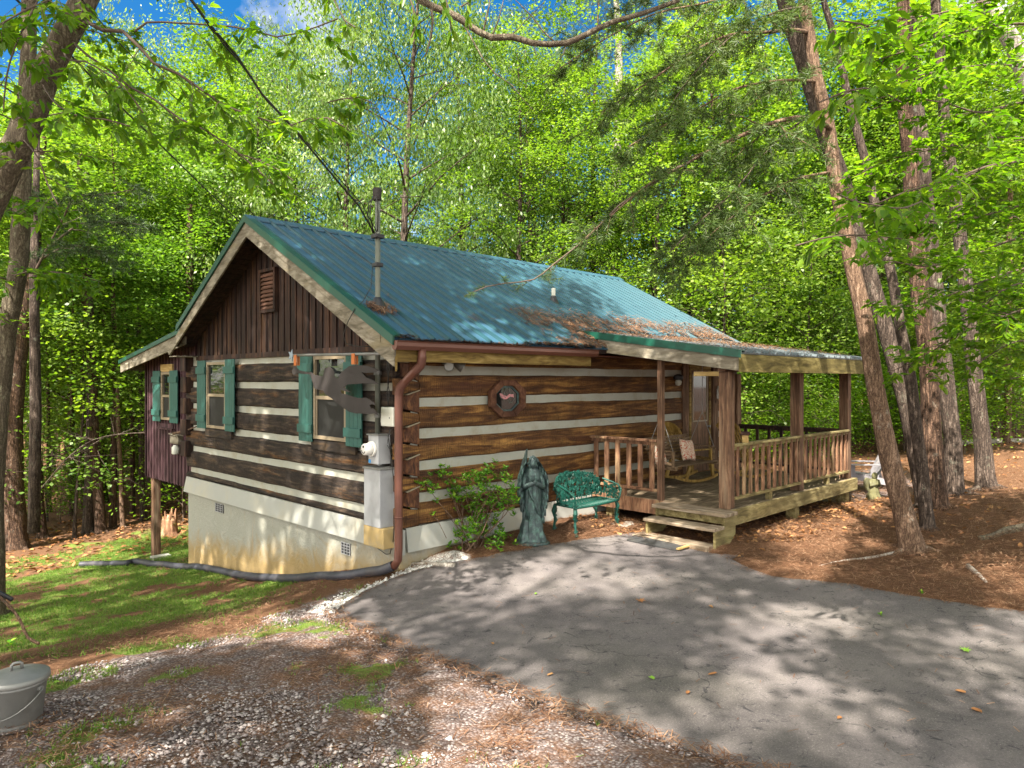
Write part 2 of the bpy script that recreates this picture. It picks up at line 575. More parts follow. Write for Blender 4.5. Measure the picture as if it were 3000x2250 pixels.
def leafmat(name, stops, trans=.54, rough=.42, spec=.5, seedamt=.35):
    m, t, bs = nm(name)
    g = N(t, 'ShaderNodeNewGeometry')
    oi = N(t, 'ShaderNodeObjectInfo')
    f = math_(t, 'ADD', math_(t, 'MULTIPLY', g.outputs['Random Per Island'], 1 - seedamt), math_(t, 'MULTIPLY', oi.outputs['Random'], seedamt))
    if seedamt > .3:
        pn = noise_(t, coords(t), .75, 3, .6)
        f = math_(t, 'ADD', f, math_(t, 'MULTIPLY', math_(t, 'SUBTRACT', pn, .5), 1.3), True)
    col = ramp(t, f, stops)
    L(t, col, bs.inputs['Base Color'])
    bs.inputs['Roughness'].default_value = rough
    bs.inputs['Specular IOR Level'].default_value = spec
    tr = N(t, 'ShaderNodeBsdfTranslucent')
    tcx = mixc(t, 1.0, col, (1.15, 1.25, .32), 'MULTIPLY')
    L(t, tcx, tr.inputs[0])
    mx = N(t, 'ShaderNodeMixShader')
    mx.inputs[0].default_value = trans
    L(t, bs.outputs[0], mx.inputs[1])
    L(t, tr.outputs[0], mx.inputs[2])
    L(t, mx.outputs[0], t.nodes['Material Output'].inputs[0])
    return m
M['leaf_a'] = leafmat('light_green_leaves', [(0, (.065, .145, .022)), (.5, (.165, .27, .038)), (1, (.32, .43, .09))])
M['leaf_b'] = leafmat('yellow_green_leaves', [(0, (.07, .14, .025)), (.5, (.15, .245, .05)), (1, (.36, .44, .19))])
M['leaf_c'] = leafmat('deep_green_leaves', [(0, (.045, .115, .018)), (.5, (.11, .215, .032)), (1, (.21, .34, .06))])
M['leaf_near'] = leafmat('broad_green_leaves', [(0, (.06, .15, .010)), (.6, (.125, .24, .016)), (1, (.24, .36, .032))], .62, .38, .5, .1)
M['leaf_shrub'] = leafmat('glossy_shrub_leaves', [(0, (.05, .17, .012)), (.6, (.11, .29, .02)), (1, (.28, .45, .04))], .3, .22, .7, 0)
M['needle'] = leafmat('green_pine_needles', [(0, (.035, .07, .015)), (.6, (.07, .12, .025)), (1, (.15, .20, .05))], .3, .5, .4, .2)
M['needle_dark'] = leafmat('dark_pine_needles', [(0, (.025, .055, .018)), (.6, (.05, .095, .025)), (1, (.09, .14, .04))], .25, .5, .4, .1)
M['brown_needle'] = leafmat('fallen_brown_needles', [(0, (.06, .027, .015)), (.5, (.15, .07, .036)), (1, (.32, .20, .125))], .05, .7, .2, 0)
M['dry_leaf'] = leafmat('dry_leaves', [(0, (.13, .05, .02)), (.5, (.28, .13, .05)), (1, (.45, .28, .13))], .1, .7, .2, .3)
M['grass'] = leafmat('grass_blades', [(0, (.06, .13, .02)), (.5, (.11, .21, .03)), (1, (.21, .30, .06))], .35, .5, .3, 0)
M['fallen_green'] = leafmat('fallen_green_leaf', [(0, (.10, .25, .03)), (1, (.22, .36, .04))], .1, .5, .3, 0)

def bark(name, dark, mid, light, lichen=None, zs=.3, scale=9, bs_=.9):
    """furrowed bark: long noise ridges broken by fine plates"""
    m, t, bs = nm(name)
    n1 = noise_(t, coords(t, (1, 1, zs * .35)), scale * 1.6, 6, .62, 1.1)
    n2 = noise_(t, coords(t, (1, 1, zs * 1.6)), scale * 3.2, 7, .7, .6)
    n3 = noise_(t, coords(t, (1, 1, .5)), 1.7, 4, .6)
    rid = math_(t, 'ABSOLUTE', math_(t, 'SUBTRACT', n1, .5))
    rid = ramp_val(t, rid, 0, .11)
    f = math_(t, 'ADD', math_(t, 'MULTIPLY', rid, .42), math_(t, 'MULTIPLY', n2, .62))
    f = math_(t, 'ADD', f, math_(t, 'MULTIPLY', math_(t, 'SUBTRACT', n3, .5), .35))
    vp = N(t, 'ShaderNodeTexVoronoi', feature='DISTANCE_TO_EDGE')
    vp.inputs['Scale'].default_value = scale * 2.4
    dv = N(t, 'ShaderNodeVectorMath', operation='ADD')
    sv = N(t, 'ShaderNodeVectorMath', operation='SCALE')
    sv.inputs['Scale'].default_value = .10
    nc = N(t, 'ShaderNodeTexNoise')
    nc.inputs['Scale'].default_value = 9
    L(t, coords(t), nc.inputs['Vector'])
    L(t, nc.outputs['Color'], sv.inputs[0])
    L(t, coords(t, (1, 1, zs * 1.5)), dv.inputs[0])
    L(t, sv.outputs[0], dv.inputs[1])
    L(t, dv.outputs[0], vp.inputs['Vector'])
    f = math_(t, 'MULTIPLY', f, math_(t, 'ADD', math_(t, 'MULTIPLY', ramp_val(t, vp.outputs['Distance'], 0, .12), .42), .62))
    col = ramp(t, f, [(.22, dark), (.58, mid), (.92, light)])
    if lichen:
        nl = noise_(t, coords(t, (1, 1, .8)), 4.2, 9, .8)
        col = mixc(t, math_(t, 'MULTIPLY', ramp_val(t, nl, .57, .66), lichen[3]), col, lichen[:3])
    L(t, col, bs.inputs['Base Color'])
    bs.inputs['Roughness'].default_value = .9
    bs.inputs['Specular IOR Level'].default_value = .2
    bump(t, bs, f, bs_, .025)
    return m
M['bark_pine'] = bark('red_brown_pine_bark', (.020, .012, .008), (.085, .050, .033), (.20, .125, .085), (.36, .34, .28, .35))
M['bark_light'] = bark('smooth_tan_bark', (.05, .029, .019), (.155, .098, .064), (.28, .19, .135), (.40, .38, .32, .5), .4, 12, .5)
M['bark_grey'] = bark('grey_ridged_bark', (.022, .016, .013), (.08, .058, .045), (.18, .14, .115), (.28, .30, .23, .4))
M['bark_lichen'] = bark('lichen_covered_bark', (.06, .045, .032), (.14, .115, .08), (.23, .19, .14), (.40, .41, .27, .7), .5, 8)
M['bark_white'] = bark('pale_sycamore_bark', (.22, .19, .16), (.42, .38, .33), (.6, .56, .5), (.25, .22, .18, .6), .5, 6, .4)
M['twig'] = plain('dark_twig_bark', (.075, .05, .035), .85, 0, .35, 20, .3)
M['stump'] = wood('split_stump_wood', (.12, .055, .03), (.26, .14, .08), (.45, .28, .17), (4, 4, .4), .9, 5, .6)
E = EYE
rng = np.random.default_rng(7)
# ================================================================= GROUND
DRIVE = [(976, 1797), (1010, 1770), (1065, 1735), (1140, 1700), (1230, 1670), (1330, 1650), (1430, 1632), (1560, 1606), (1700, 1582), (1831, 1566), (1860, 1562)]
drive = [on_ground(*p).xy[:] for p in DRIVE]
drive += [(9.17, 6.49), (9.15, 5.10), (9.3, 4.75)]
drive += [on_ground(*p).xy[:] for p in [(2120, 1625), (2180, 1662), (2260, 1690), (2373, 1701), (2500, 1716), (2640, 1742), (2800, 1768), (3000, 1794)]]
drive += [(10.2, -.9), (12.5, -4), (14, -9), (4, -9), (2.2, -4), (2.3, -1), (2.9, .6)]
drive += [on_ground(*p).xy[:] for p in [(2330, 2290), (2170, 2252), (2040, 2205), (1890, 2160), (1763, 2116), (1640, 2075), (1500, 2025), (1356, 1966), (1250, 1925), (1153, 1885), (1060, 1840), (1000, 1815)]]
# ragged edge
def ragged(poly, step, amp, seed):
    out = []
    n = len(poly)
    for i in range(n):
        a, b = Vector(poly[i]), Vector(poly[(i + 1) % n])
        k = max(1, int((b - a).length / step))
        for j in range(k):
            p = a.lerp(b, j / k)
            q = noise.noise(Vector((p.x * 3, p.y * 3, seed))) * amp + noise.noise(Vector((p.x * 11, p.y * 11, seed))) * amp * .5
            nrm = Vector((-(b - a).y, (b - a).x)).normalized()
            out.append(tuple(p + nrm * q))
    return out
drive_r = ragged(drive, .12, .05, 3)
_dp = np.array(drive_r)
def in_poly(q, poly=_dp):
    x, y = q[:, 0], q[:, 1]
    ins = np.zeros(len(q), bool)
    n = len(poly)
    j = n - 1
    for i in range(n):
        xi, yi = poly[i]
        xj, yj = poly[j]
        c = ((yi > y) != (yj > y))
        with np.errstate(divide='ignore', invalid='ignore'):
            c &= x < (xj - xi) * (y - yi) / (yj - yi + 1e-12) + xi
        ins ^= c
        j = i
    return ins
def dist_poly(q, poly=_dp):
    d = np.full(len(q), 1e9)
    n = len(poly)
    for i in range(n):
        a = np.array(poly[i])
        b = np.array(poly[(i + 1) % n])
        ab = b - a
        tt = np.clip(((q - a) @ ab) / (ab @ ab + 1e-12), 0, 1)
        d = np.minimum(d, np.hypot(*(q - a - tt[:, None] * ab).T))
    return d

def vnoise(q, s, seed=0):
    """cheap smooth value noise for many points"""
    p = q * s + seed * 17.3
    i = np.floor(p).astype(int)
    f = p - i
    f = f * f * (3 - 2 * f)
    def h(a, b):
        n_ = (a * 374761393 + b * 668265263 + seed * 1442695) & 0x7fffffff
        n_ = ((n_ ^ (n_ >> 13)) * 1274126177) & 0x7fffffff
        return (n_ & 0xffff) / 65535.0
    a = h(i[:, 0], i[:, 1]); b = h(i[:, 0] + 1, i[:, 1]); c = h(i[:, 0], i[:, 1] + 1); d = h(i[:, 0] + 1, i[:, 1] + 1)
    return (a * (1 - f[:, 0]) + b * f[:, 0]) * (1 - f[:, 1]) + (c * (1 - f[:, 0]) + d * f[:, 0]) * f[:, 1]
def fbm(q, s, seed=0, o=4):
    r, a, t = 0, 1, 0
    for k in range(o):
        r = r + a * vnoise(q, s * 2 ** k, seed + k)
        t += a
        a *= .55
    return r / t

def grade(lo, hi, a, b, fine):
    mid = list(np.arange(a, b + 1e-6, fine))
    left, x, st = [], a, fine
    while x > lo:
        st *= 1.16
        x -= st
        left.append(x)
    right, x, st = [], b, fine
    while x < hi:
        st *= 1.16
        x += st
        right.append(x)
    return np.array(left[::-1] + mid + right)
gx = grade(-160, 260, -2.5, 17, .085)
gy = grade(-160, 260, -2, 19, .085)
nx, ny = len(gx), len(gy)
q = np.stack(np.meshgrid(gx, gy, indexing='ij'), -1).reshape(-1, 2)
gz = Gn(q)
ind = in_poly(q)
fard = (np.abs(q[:, 0] - 7) < 14) & (np.abs(q[:, 1] - 5) < 16)
dd = np.full(len(q), 9.0)
dd[fard] = dist_poly(q[fard], np.array(drive))
sgn = np.where(ind, -dd, dd)
rough = np.clip(sgn / .25, 0, 1)
gz = gz + rough * ((fbm(q, 1.1, 5, 3) - .5) * .10 + (fbm(q, 6, 9, 3) - .5) * .035)
gz = gz - np.where(sgn < .02, .035, 0) + np.clip(sgn, 0, .3) * .12 * np.clip((3 - sgn) / 3, 0, 1)
# masks: grass / gravel / pale gravel ; what is left is pine litter over soil
u, v = q[:, 0], q[:, 1]
nz = fbm(q, .9, 21, 4) - .5
nz2 = fbm(q, 3.2, 31, 3) - .5
sm = lambda x, a, b: np.clip((x - a) / (b - a), 0, 1)
left_side = sm(-(u * .6 + 0), -6.4, -4.2) * 1.0
grass = sm(v + nz * 5.0, 8.9, 11.6) * sm(-(u + nz * 2), -9.5, -6.5) * sm(-(v * .75 - u * .35 + nz * 3), -15.6, -14.2)
grass *= sm(nz2 + .5 + (fbm(q, .7, 88, 4) - .5) * .8, .30, .50)
bare = np.exp(-((u - 4.4) ** 2 + (v - 15.5) ** 2) / 3) * .8
grass = np.clip(grass - bare * sm(nz + .5, .3, .6), 0, 1)
grass2 = .8 * sm(fbm(q, 1.5, 41, 4), .57, .70) * sm(-v, -9.5, -8) * sm(v, 2.5, 4) * sm(-u, -5.6, -4.2) * .9
gravel = sm(-(v + nz * 1.6 - (u - 4) * .25), -9.1, -7.7) * sm(-(u + nz2 * .5), -5.9, -5.2)
gravel = np.maximum(gravel, sm(-v, 1, 3))
patio = np.exp(-(((u - 17.3) / 2.6) ** 4 + ((v - 6.3) / 2.2) ** 4))
gravel = np.maximum(gravel, patio)
# pale gravel fillet along the rounded driveway corner
w0 = on_ground(1010, 1772).xy
w1 = on_ground(1290, 1655).xy
ab = np.array(w1 - w0); a0 = np.array(w0)
tt = np.clip(((q - a0) @ ab) / (ab @ ab), 0, 1)
dw = np.hypot(*(q - a0 - tt[:, None] * ab).T)
pale = sm(-dw - nz2 * .25, -.55, -.25)
litter = sm(fbm(q, 1.3, 55, 4) - .5 + .25 * np.exp(-((v - 8.7) / 1.2) ** 2), .0, .16) * .8
col = np.zeros((len(q), 4), np.float32)
col[:, 0] = np.maximum(grass, grass2)
col[:, 1] = gravel * (1 - litter * .5)
col[:, 2] = pale
col[:, 3] = 1
idx = np.arange(nx * ny).reshape(nx, ny)
faces = np.stack([idx[:-1, :-1], idx[1:, :-1], idx[1:, 1:], idx[:-1, 1:]], -1).reshape(-1, 4)
me = np_mesh('ground', np.column_stack([q, gz]), faces)
att = me.color_attributes.new('cover', 'FLOAT_COLOR', 'POINT')
att.data.foreach_set('color', col.ravel())
def ground_mat():
    m, t, bs = nm('forest_ground')
    at = N(t, 'ShaderNodeVertexColor', layer_name='cover')
    sep = N(t, 'ShaderNodeSeparateColor')
    L(t, at.outputs[0], sep.inputs[0])
    v = coords(t)
    nA = noise_(t, v, 2.2, 8, .7)
    nB = noise_(t, v, 30, 6, .75)
    nC = noise_(t, coords(t, (1, 4, 1), rot=(0, 0, .6)), 34, 5, .8, 1.5)
    soil = mixc(t, nA, (.04, .021, .013), (.15, .08, .045))
    lit = ramp(t, nC, [(.34, (.035, .017, .010)), (.5, (.13, .062, .030)), (.66, (.36, .22, .13))])
    base = mixc(t, ramp_val(t, nA, .3, .55), lit, soil)
    base = mixc(t, .62, soil, lit)
    vo = N(t, 'ShaderNodeTexVoronoi')
    vo.inputs['Scale'].default_value = 48
    L(t, v, vo.inputs['Vector'])
    sc_ = N(t, 'ShaderNodeSeparateColor')
    L(t, vo.outputs['Color'], sc_.inputs[0])
    st = ramp(t, sc_.outputs[0], [(0, (.10, .078, .073)), (.35, (.15, .12, .115)), (.7, (.23, .195, .19)), (1, (.36, .325, .31))])
    st = mixc(t, ramp_val(t, vo.outputs['Distance'], .35, .75), st, (.09, .06, .05))
    st = mixc(t, math_(t, 'MULTIPLY', ramp_val(t, nA, .44, .60), .75), st, lit)
    gr = mixc(t, nB, (.06, .10, .018), (.18, .23, .045))
    gr = mixc(t, math_(t, 'MULTIPLY', ramp_val(t, nA, .46, .62), .75), gr, soil)
    nE = noise_(t, v, 9, 6, .75)
    def edge(ch, amp=.55):
        return ramp_val(t, math_(t, 'ADD', ch, math_(t, 'MULTIPLY', math_(t, 'SUBTRACT', nE, .5), amp)), .42, .58)
    c = mixc(t, edge(sep.outputs[1]), base, st)
    ws = ramp(t, sc_.outputs[1], [(0, (.5, .49, .46)), (1, (.8, .79, .76))])
    c = mixc(t, edge(sep.outputs[2], .4), c, ws)
    c = mixc(t, edge(sep.outputs[0], .8), c, gr)
    L(t, c, bs.inputs['Base Color'])
    bs.inputs['Roughness'].default_value = .95
    bs.inputs['Specular IOR Level'].default_value = .15
    hh = math_(t, 'ADD', math_(t, 'MULTIPLY', nC, .6), math_(t, 'MULTIPLY', math_(t, 'SUBTRACT', 1, vo.outputs['Distance']), sep.outputs[1]))
    bump(t, bs, hh, .7, .03)
    return m
ground = link_mesh('ground', me, ground_mat(), smooth=True)
tag(ground, 'sloping yard of gravel, pine litter and thin grass', None, kind='structure')
del ground['label']

# ---- driveway sheet
xs = np.arange(_dp[:, 0].min(), _dp[:, 0].max(), .3)
ys = np.arange(_dp[:, 1].min(), _dp[:, 1].max(), .3)
inner = np.stack(np.meshgrid(xs, ys, indexing='ij'), -1).reshape(-1, 2)
inner = inner[in_poly(inner)]
inner = inner[dist_poly(inner) > .12]
nb = len(drive_r)
vv = [Vector(p) for p in drive_r] + [Vector(p) for p in inner]
res = delaunay_2d_cdt(vv, [(i, (i + 1) % nb) for i in range(nb)], [], 1, 1e-5)
ov, oe, of = res[0], res[1], res[2]
oz = Gn(np.array([p[:] for p in ov])) + .012
vs3 = [(p.x, p.y, z) for p, z in zip(ov, oz)]
bm = bmesh.new()
bv = [bm.verts.new(p) for p in vs3]
for f in of:
    try: bm.faces.new([bv[i] for i in f])
    except ValueError: pass
bmesh.ops.recalc_face_normals(bm, faces=bm.faces)
if sum(f.normal.z for f in bm.faces) < 0: bmesh.ops.reverse_faces(bm, faces=bm.faces)
be = [e for e in bm.edges if e.is_boundary]
ex = bmesh.ops.extrude_edge_only(bm, edges=be)
for g in ex['geom']:
    if isinstance(g, bmesh.types.BMVert):
        g.co.z -= .07
me = bpy.data.meshes.new('driveway')
bm.to_mesh(me)
bm.free()
def asphalt():
    m, t, bs = nm('worn_asphalt')
    v = coords(t)
    n1 = noise_(t, v, 1.1, 7, .65, .4)
    n2 = noise_(t, v, 70, 5, .9)
    n3 = noise_(t, v, .45, 4, .5)
    c = ramp(t, n1, [(.3, (.088, .079, .080)), (.5, (.132, .117, .116)), (.72, (.185, .164, .157))])
    c = mixc(t, math_(t, 'MULTIPLY', ramp_val(t, n3, .45, .65), .5), c, (.118, .108, .092))
    c = mixc(t, ramp_val(t, n2, .56, .70), c, (.36, .335, .31))
    c = mixc(t, ramp_val(t, n2, .45, .30), c, (.030, .029, .031))
    n4 = noise_(t, coords(t, (1, 1, 1), rot=(0, 0, .5)), 4.5, 9, .8, 2)
    c = mixc(t, math_(t, 'MULTIPLY', ramp_val(t, n4, .57, .61), .75), c, (.025, .025, .03))
    vk = N(t, 'ShaderNodeTexVoronoi', feature='DISTANCE_TO_EDGE')
    vk.inputs['Scale'].default_value = .55
    wn = N(t, 'ShaderNodeTexNoise')
    wn.inputs['Scale'].default_value = 2.6
    wn.inputs['Detail'].default_value = 7
    L(t, v, wn.inputs['Vector'])
    wa = N(t, 'ShaderNodeVectorMath', operation='SCALE')
    wa.inputs['Scale'].default_value = .75
    L(t, wn.outputs['Color'], wa.inputs[0])
    wb = N(t, 'ShaderNodeVectorMath', operation='ADD')
    L(t, wa.outputs[0], wb.inputs[0])
    L(t, v, wb.inputs[1])
    L(t, wb.outputs[0], vk.inputs['Vector'])
    crk = math_(t, 'MULTIPLY', ramp_val(t, vk.outputs['Distance'], .006, .0015), ramp_val(t, n3, .5, .6))
    c = mixc(t, math_(t, 'MULTIPLY', crk, .7), c, (.02, .02, .021))
    L(t, c, bs.inputs['Base Color'])
    bs.inputs['Roughness'].default_value = .88
    bs.inputs['Specular IOR Level'].default_value = .25
    bump(t, bs, math_(t, 'ADD', n2, math_(t, 'MULTIPLY', n4, .8)), .9, .014)
    return m
dw_ = link_mesh('driveway', me, asphalt(), smooth=False)
dw_['kind'] = 'structure'

# ================================================================= LOG CABIN
WX, WY = 5.85, 8.0               # gable face (x), long side face (y) of the log faces
FX, FY = 15.4, 15.5              # far ends
GX0 = 5.38                       # front rake plane
RY, RH = 11.76, E + 2.76         # ridge
EY_, EH = 7.50, E + .53          # eave
SL = (RH - EH) / (RY - EY_)
BY, BH = 14.84, E + 1.06         # break to the shed roof on the left
SL2 = (RH - BH) / (BY - RY)
SY, SH = 19.04, E + .45
cabin = thing('log_cabin', 'old log cabin with white chinking, teal shutters and a blue green metal roof', 'cabin', (WX, WY, G(WX, WY)))
def cb(mb, name, m, parent=None, **k):
    return mb.build(name, m, parent or cabin, world=True, **k)

def logs(axis, a0, a1s, courses, face, depth, seed):
    """hewn log courses with wavy edges. axis 'x': logs run along x, face = y of the visible face (towards -y);
    axis 'y': run along y, face = x."""
    mb = MB()
    for ci, (z0, z1) in enumerate(courses):
        s, e_ = a0, a1s
        n = max(2, int((e_ - s) / .16))
        ring = []
        for i in range(n + 1):
            a = s + (e_ - s) * i / n
            w = lambda k, sc: noise.noise(Vector((a * sc, ci * 7.3 + seed, k)))
            dz0, dz1 = w(1, 1.1) * .014 + w(2, 7) * .007, w(3, 1.1) * .014 + w(4, 7) * .007
            f1, f2, f3 = (w(5, 2.5) * .012 + w(6, 9) * .006), (w(7, 2.5) * .014 + w(8, 9) * .006), (w(9, 2.5) * .012)
            zz = [z0 + dz0 + .0, z0 + .03 + dz0, (z0 + z1) / 2, z1 - .03 + dz1, z1 + dz1]
            ff = [face + .045, face + f1, face - .012 + f2, face + f3, face + .045]
            for z, f in zip(zz, ff):
                ring.append((a, f, z) if axis == 'x' else (f, a, z))
            for z in (z1 + dz1, z0 + dz0):
                ring.append((a, face + depth, z) if axis == 'x' else (face + depth, a, z))
        fs = []
        for i in range(n):
            for k in range(7):
                k2 = (k + 1) % 7
                fs.append((i * 7 + k, i * 7 + k2, (i + 1) * 7 + k2, (i + 1) * 7 + k))
        fs.append(tuple(range(7)))
        fs.append(tuple(n * 7 + k for k in reversed(range(7))))
        mb.add(ring, fs)
    return mb
PITCH, CHK = .4475, .118
gc = [E + .35 - PITCH * k for k in range(6)]           # gable chinking centres
lc = [E + .135 - PITCH * k for k in range(5)]          # long wall chinking centres
gcourses = [(gc[k + 1] + CHK / 2, gc[k] - CHK / 2) for k in range(5)] + [(E - 2.05, gc[5] - CHK / 2)]
lcourses = [(lc[0] + CHK / 2, E + .56)] + [(lc[k + 1] + CHK / 2, lc[k] - CHK / 2) for k in range(4)] + [(E - 2.05, lc[4] - CHK / 2)]
gl = cb(logs('y', WY + .18, FY + .12, gcourses, WX, .22, 1), 'gable_log_wall', M['log_dark'])
ll = cb(logs('x', WX + .31, FX, lcourses, WY, .2, 5), 'long_log_wall', M['log_amber'])
cb(MB().box(WX + .05, WX + .2, WY + .19, FY, E - 2.04, E + .50), 'chinking', M['chink'], gl)
cb(MB().box(WX + .2, FX - .03, WY + .035, WY + .06, E - 2.04, E + .58), 'chinking', M['chink'], ll)
# dovetailed corner: blocks of the two walls alternate, with a slanting mortar joint between them
for k_, c_ in enumerate(lc + [lc[0] + PITCH][:0]):
    x0_, x1_, y0_, y1_ = WX + .11, WX + .312, WY - .012, WY + .20
    cb(MB().hexa([(x0_, y0_, c_ - .10), (x1_, y0_, c_ - .15), (x1_, y1_, c_ - .15), (x0_, y1_, c_ - .10),
                  (x0_, y0_, c_ + .10), (x1_, y0_, c_ + .16), (x1_, y1_, c_ + .16), (x0_, y1_, c_ + .10)]), 'corner_log_end', M['log_end'], gl, bevel=.012)
    cb(MB().hexa([(x0_ - .015, y0_ - .012, c_ + .101), (x1_, y0_ - .012, c_ + .161), (x1_, y1_, c_ + .161), (x0_ - .015, y1_, c_ + .101),
                  (x0_ - .015, y0_ - .012, c_ + .114), (x1_, y0_ - .012, c_ + .174), (x1_, y1_, c_ + .174), (x0_ - .015, y1_, c_ + .114)]), 'corner_mortar', M['mortar'], gl)
for k_, c_ in enumerate(gc):
    x0_, x1_, y0_, y1_ = WX - .03, WX + .309, WY - .006, WY + .17
    z4 = [c_ - .11, c_ - .046, c_ + .12, c_ + .07]
    if k_ == 5: z4[0] = z4[1] = E - 2.045
    cb(MB().hexa([(x0_, y0_, z4[0]), (x1_, y0_, z4[1]), (x1_, y1_, z4[1]), (x0_, y1_, z4[0]),
                  (x0_, y0_, z4[2]), (x1_, y0_, z4[3]), (x1_, y1_, z4[3]), (x0_, y1_, z4[2])]), 'corner_log_end', M['log_amber'], ll, bevel=.014)
# far corner log ends, seen left of the gable
for z0, z1 in [(a + .22, b + .22) for a, b in gcourses[:5]]:
    cb(MB().box(WX - .12, WX + .2, FY - .12, FY + .16, z0, z1), 'corner_log_end', M['boards'], gl, bevel=.02)
# back and far walls (plain, closing the house)
mb = MB().box(FX - .2, FX, WY + .03, FY, E - 2.04, E + .5).box(WX + .2, FX - .2, FY - .2, FY, E - 2.04, E + .5)
cb(mb, 'rear_log_wall', M['log_dark'])
# gable triangle boards
mb = MB()
b0 = E + .47
y = EY_ + .62
k = 0
random.seed(4)
while y < BY + .3:
    wdt = .105
    y1 = y + wdt - .008
    top = lambda yy: (RH - (RY - yy) * SL if yy < RY else RH - (yy - RY) * SL2) - .13
    pr = .02 * (k % 2) + random.uniform(0, .006)
    t0, t1 = top(y), top(y1)
    if min(t0, t1) > b0 + .02:
        mb.hexa([(WX + .04 - pr, y, b0), (WX + .12, y, b0), (WX + .12, y1, b0), (WX + .04 - pr, y1, b0),
                 (WX + .04 - pr, y, t0), (WX + .12, y, t0), (WX + .12, y1, t1), (WX + .04 - pr, y1, t1)])
    y += wdt
    k += 1
gb = cb(mb, 'gable_boards', M['boards'])
mb = MB().box(WX - .02, WX + .06, WY - .1, 10.9, E + .41, E + .5).box(WX - .005, WX + .06, 10.9, FY - .4, E + .40, E + .49)
cb(mb, 'trim_board', M['boards'], gb)
mb = MB().box(WX + .13, WX + .18, EY_ + .7, BY + .3, E + .5, E + .52)
# backing for the gable so nothing shows through
mb = MB().prism([(WX + .125, WY + .3, b0), (WX + .125, FY - .2, b0), (WX + .125, BY, BH - .2), (WX + .125, RY, RH - .2), (WX + .125, WY + .3, EH + .05)], (.04, 0, 0))
cb(mb, 'gable_backing', M['soffit'], gb)
# gable vent
mb = MB()
vy0, vy1, vz0, vz1 = 11.58, 12.18, E + 1.18, E + 1.95
mb.box(WX - .045, WX + .03, vy0, vy0 + .06, vz0, vz1).box(WX - .045, WX + .03, vy1 - .06, vy1, vz0, vz1)
mb.box(WX - .045, WX + .03, vy0 + .06, vy1 - .06, vz0, vz0 + .05).box(WX - .045, WX + .03, vy0 + .06, vy1 - .06, vz1 - .05, vz1)
gv = cb(mb, 'gable_vent', M['boards'])
mb = MB()
for i in range(9):
    z = vz0 + .07 + i * .072
    mb.hexa([(WX - .04, vy0 + .06, z), (WX - .03, vy0 + .06, z - .015), (WX - .03, vy1 - .06, z - .015), (WX - .04, vy1 - .06, z),
             (WX + .0, vy0 + .06, z + .05), (WX + .01, vy0 + .06, z + .035), (WX + .01, vy1 - .06, z + .035), (WX + .0, vy1 - .06, z + .05)])
cb(mb, 'louvre_slats', wood('vent_louvre_wood', (.05, .025, .018), (.12, .06, .04), (.2, .1, .07), (3, .3, 3)), gv)

# foundation and skirt
mb = MB()
zb = lambda x, y: G(x, y) - .5
mb.hexa([(WX - .0, WY + .02, E - 3.2), (WX + .3, WY + .02, E - 3.2), (WX + .3, FY + .02, E - 4.6), (WX - .0, FY + .02, E - 4.6),
         (WX - .0, WY + .02, E - 2.1), (WX + .3, WY + .02, E - 2.1), (WX + .3, FY + .02, E - 2.1), (WX - .0, FY + .02, E - 2.1)])
mb.box(WX + .3, FX, WY + .02, WY + .22, E - 3.2, E - 2.1)
mb.box(FX - .2, FX, WY + .22, FY + .02, E - 4.6, E - 2.1).box(WX + .3, FX - .2, FY - .2, FY + .02, E - 4.8, E - 2.1)
fd = cb(mb, 'foundation', M['stucco'])
def vent(y0, y1, z0, z1):
    mb = MB().box(WX - .012, WX + .02, y0, y1, z0, z1)
    o = cb(mb, 'foundation_vent', M['black'], fd)
    mb = MB()
    n = 3
    for i in range(n + 1):
        yy = y0 + (y1 - y0) * i / n
        mb.box(WX - .022, WX - .014, yy - .006, yy + .006, z0, z1)
    for i in range(5):
        zz = z0 + (z1 - z0) * i / 4
        mb.box(WX - .026, WX - .0225, y0, y1, zz - .005, zz + .005)
    cb(mb, 'vent_grille', M['grey_paint'], o)
a, b = on_x(1003, 1566, WX), on_x(1028, 1590, WX)
vent(b.y, a.y, E - 2.62, E - 2.45)
vent(13.75, 14.1, E - 2.58, E - 2.42)
mb = MB()
def skirt_g(y0, y1, j):
    zt, zbm = E - 2.045, E - 2.355 - .01 * j
    mb.hexa([(WX - .075, y0, zbm), (WX - .045, y0, zbm), (WX - .045, y1, zbm), (WX - .075, y1, zbm),
             (WX - .012, y0, zt), (WX + .02, y0, zt), (WX + .02, y1, zt), (WX - .012, y1, zt)])
skirt_g(WY + .62, 9.45, 0)
skirt_g(9.452, FY + .1, 0)
sk = cb(mb, 'skirt_board', M['skirt'])
mb = MB()
def skirt_l(x0, x1):
    mb.hexa([(x0, WY - .06, E - 2.37), (x1, WY - .06, E - 2.37), (x1, WY - .03, E - 2.37), (x0, WY - .03, E - 2.37),
             (x0, WY - .012, E - 2.045), (x1, WY - .012, E - 2.045), (x1, WY + .02, E - 2.045), (x0, WY + .02, E - 2.045)])
skirt_l(WX + .08, 8.9)
skirt_l(8.903, FX)
mb.box(WX - .075, WX + .02, WY - .07, WY + .055, E - 2.39, E - 2.05)
cb(mb, 'skirt_board', M['skirt'])

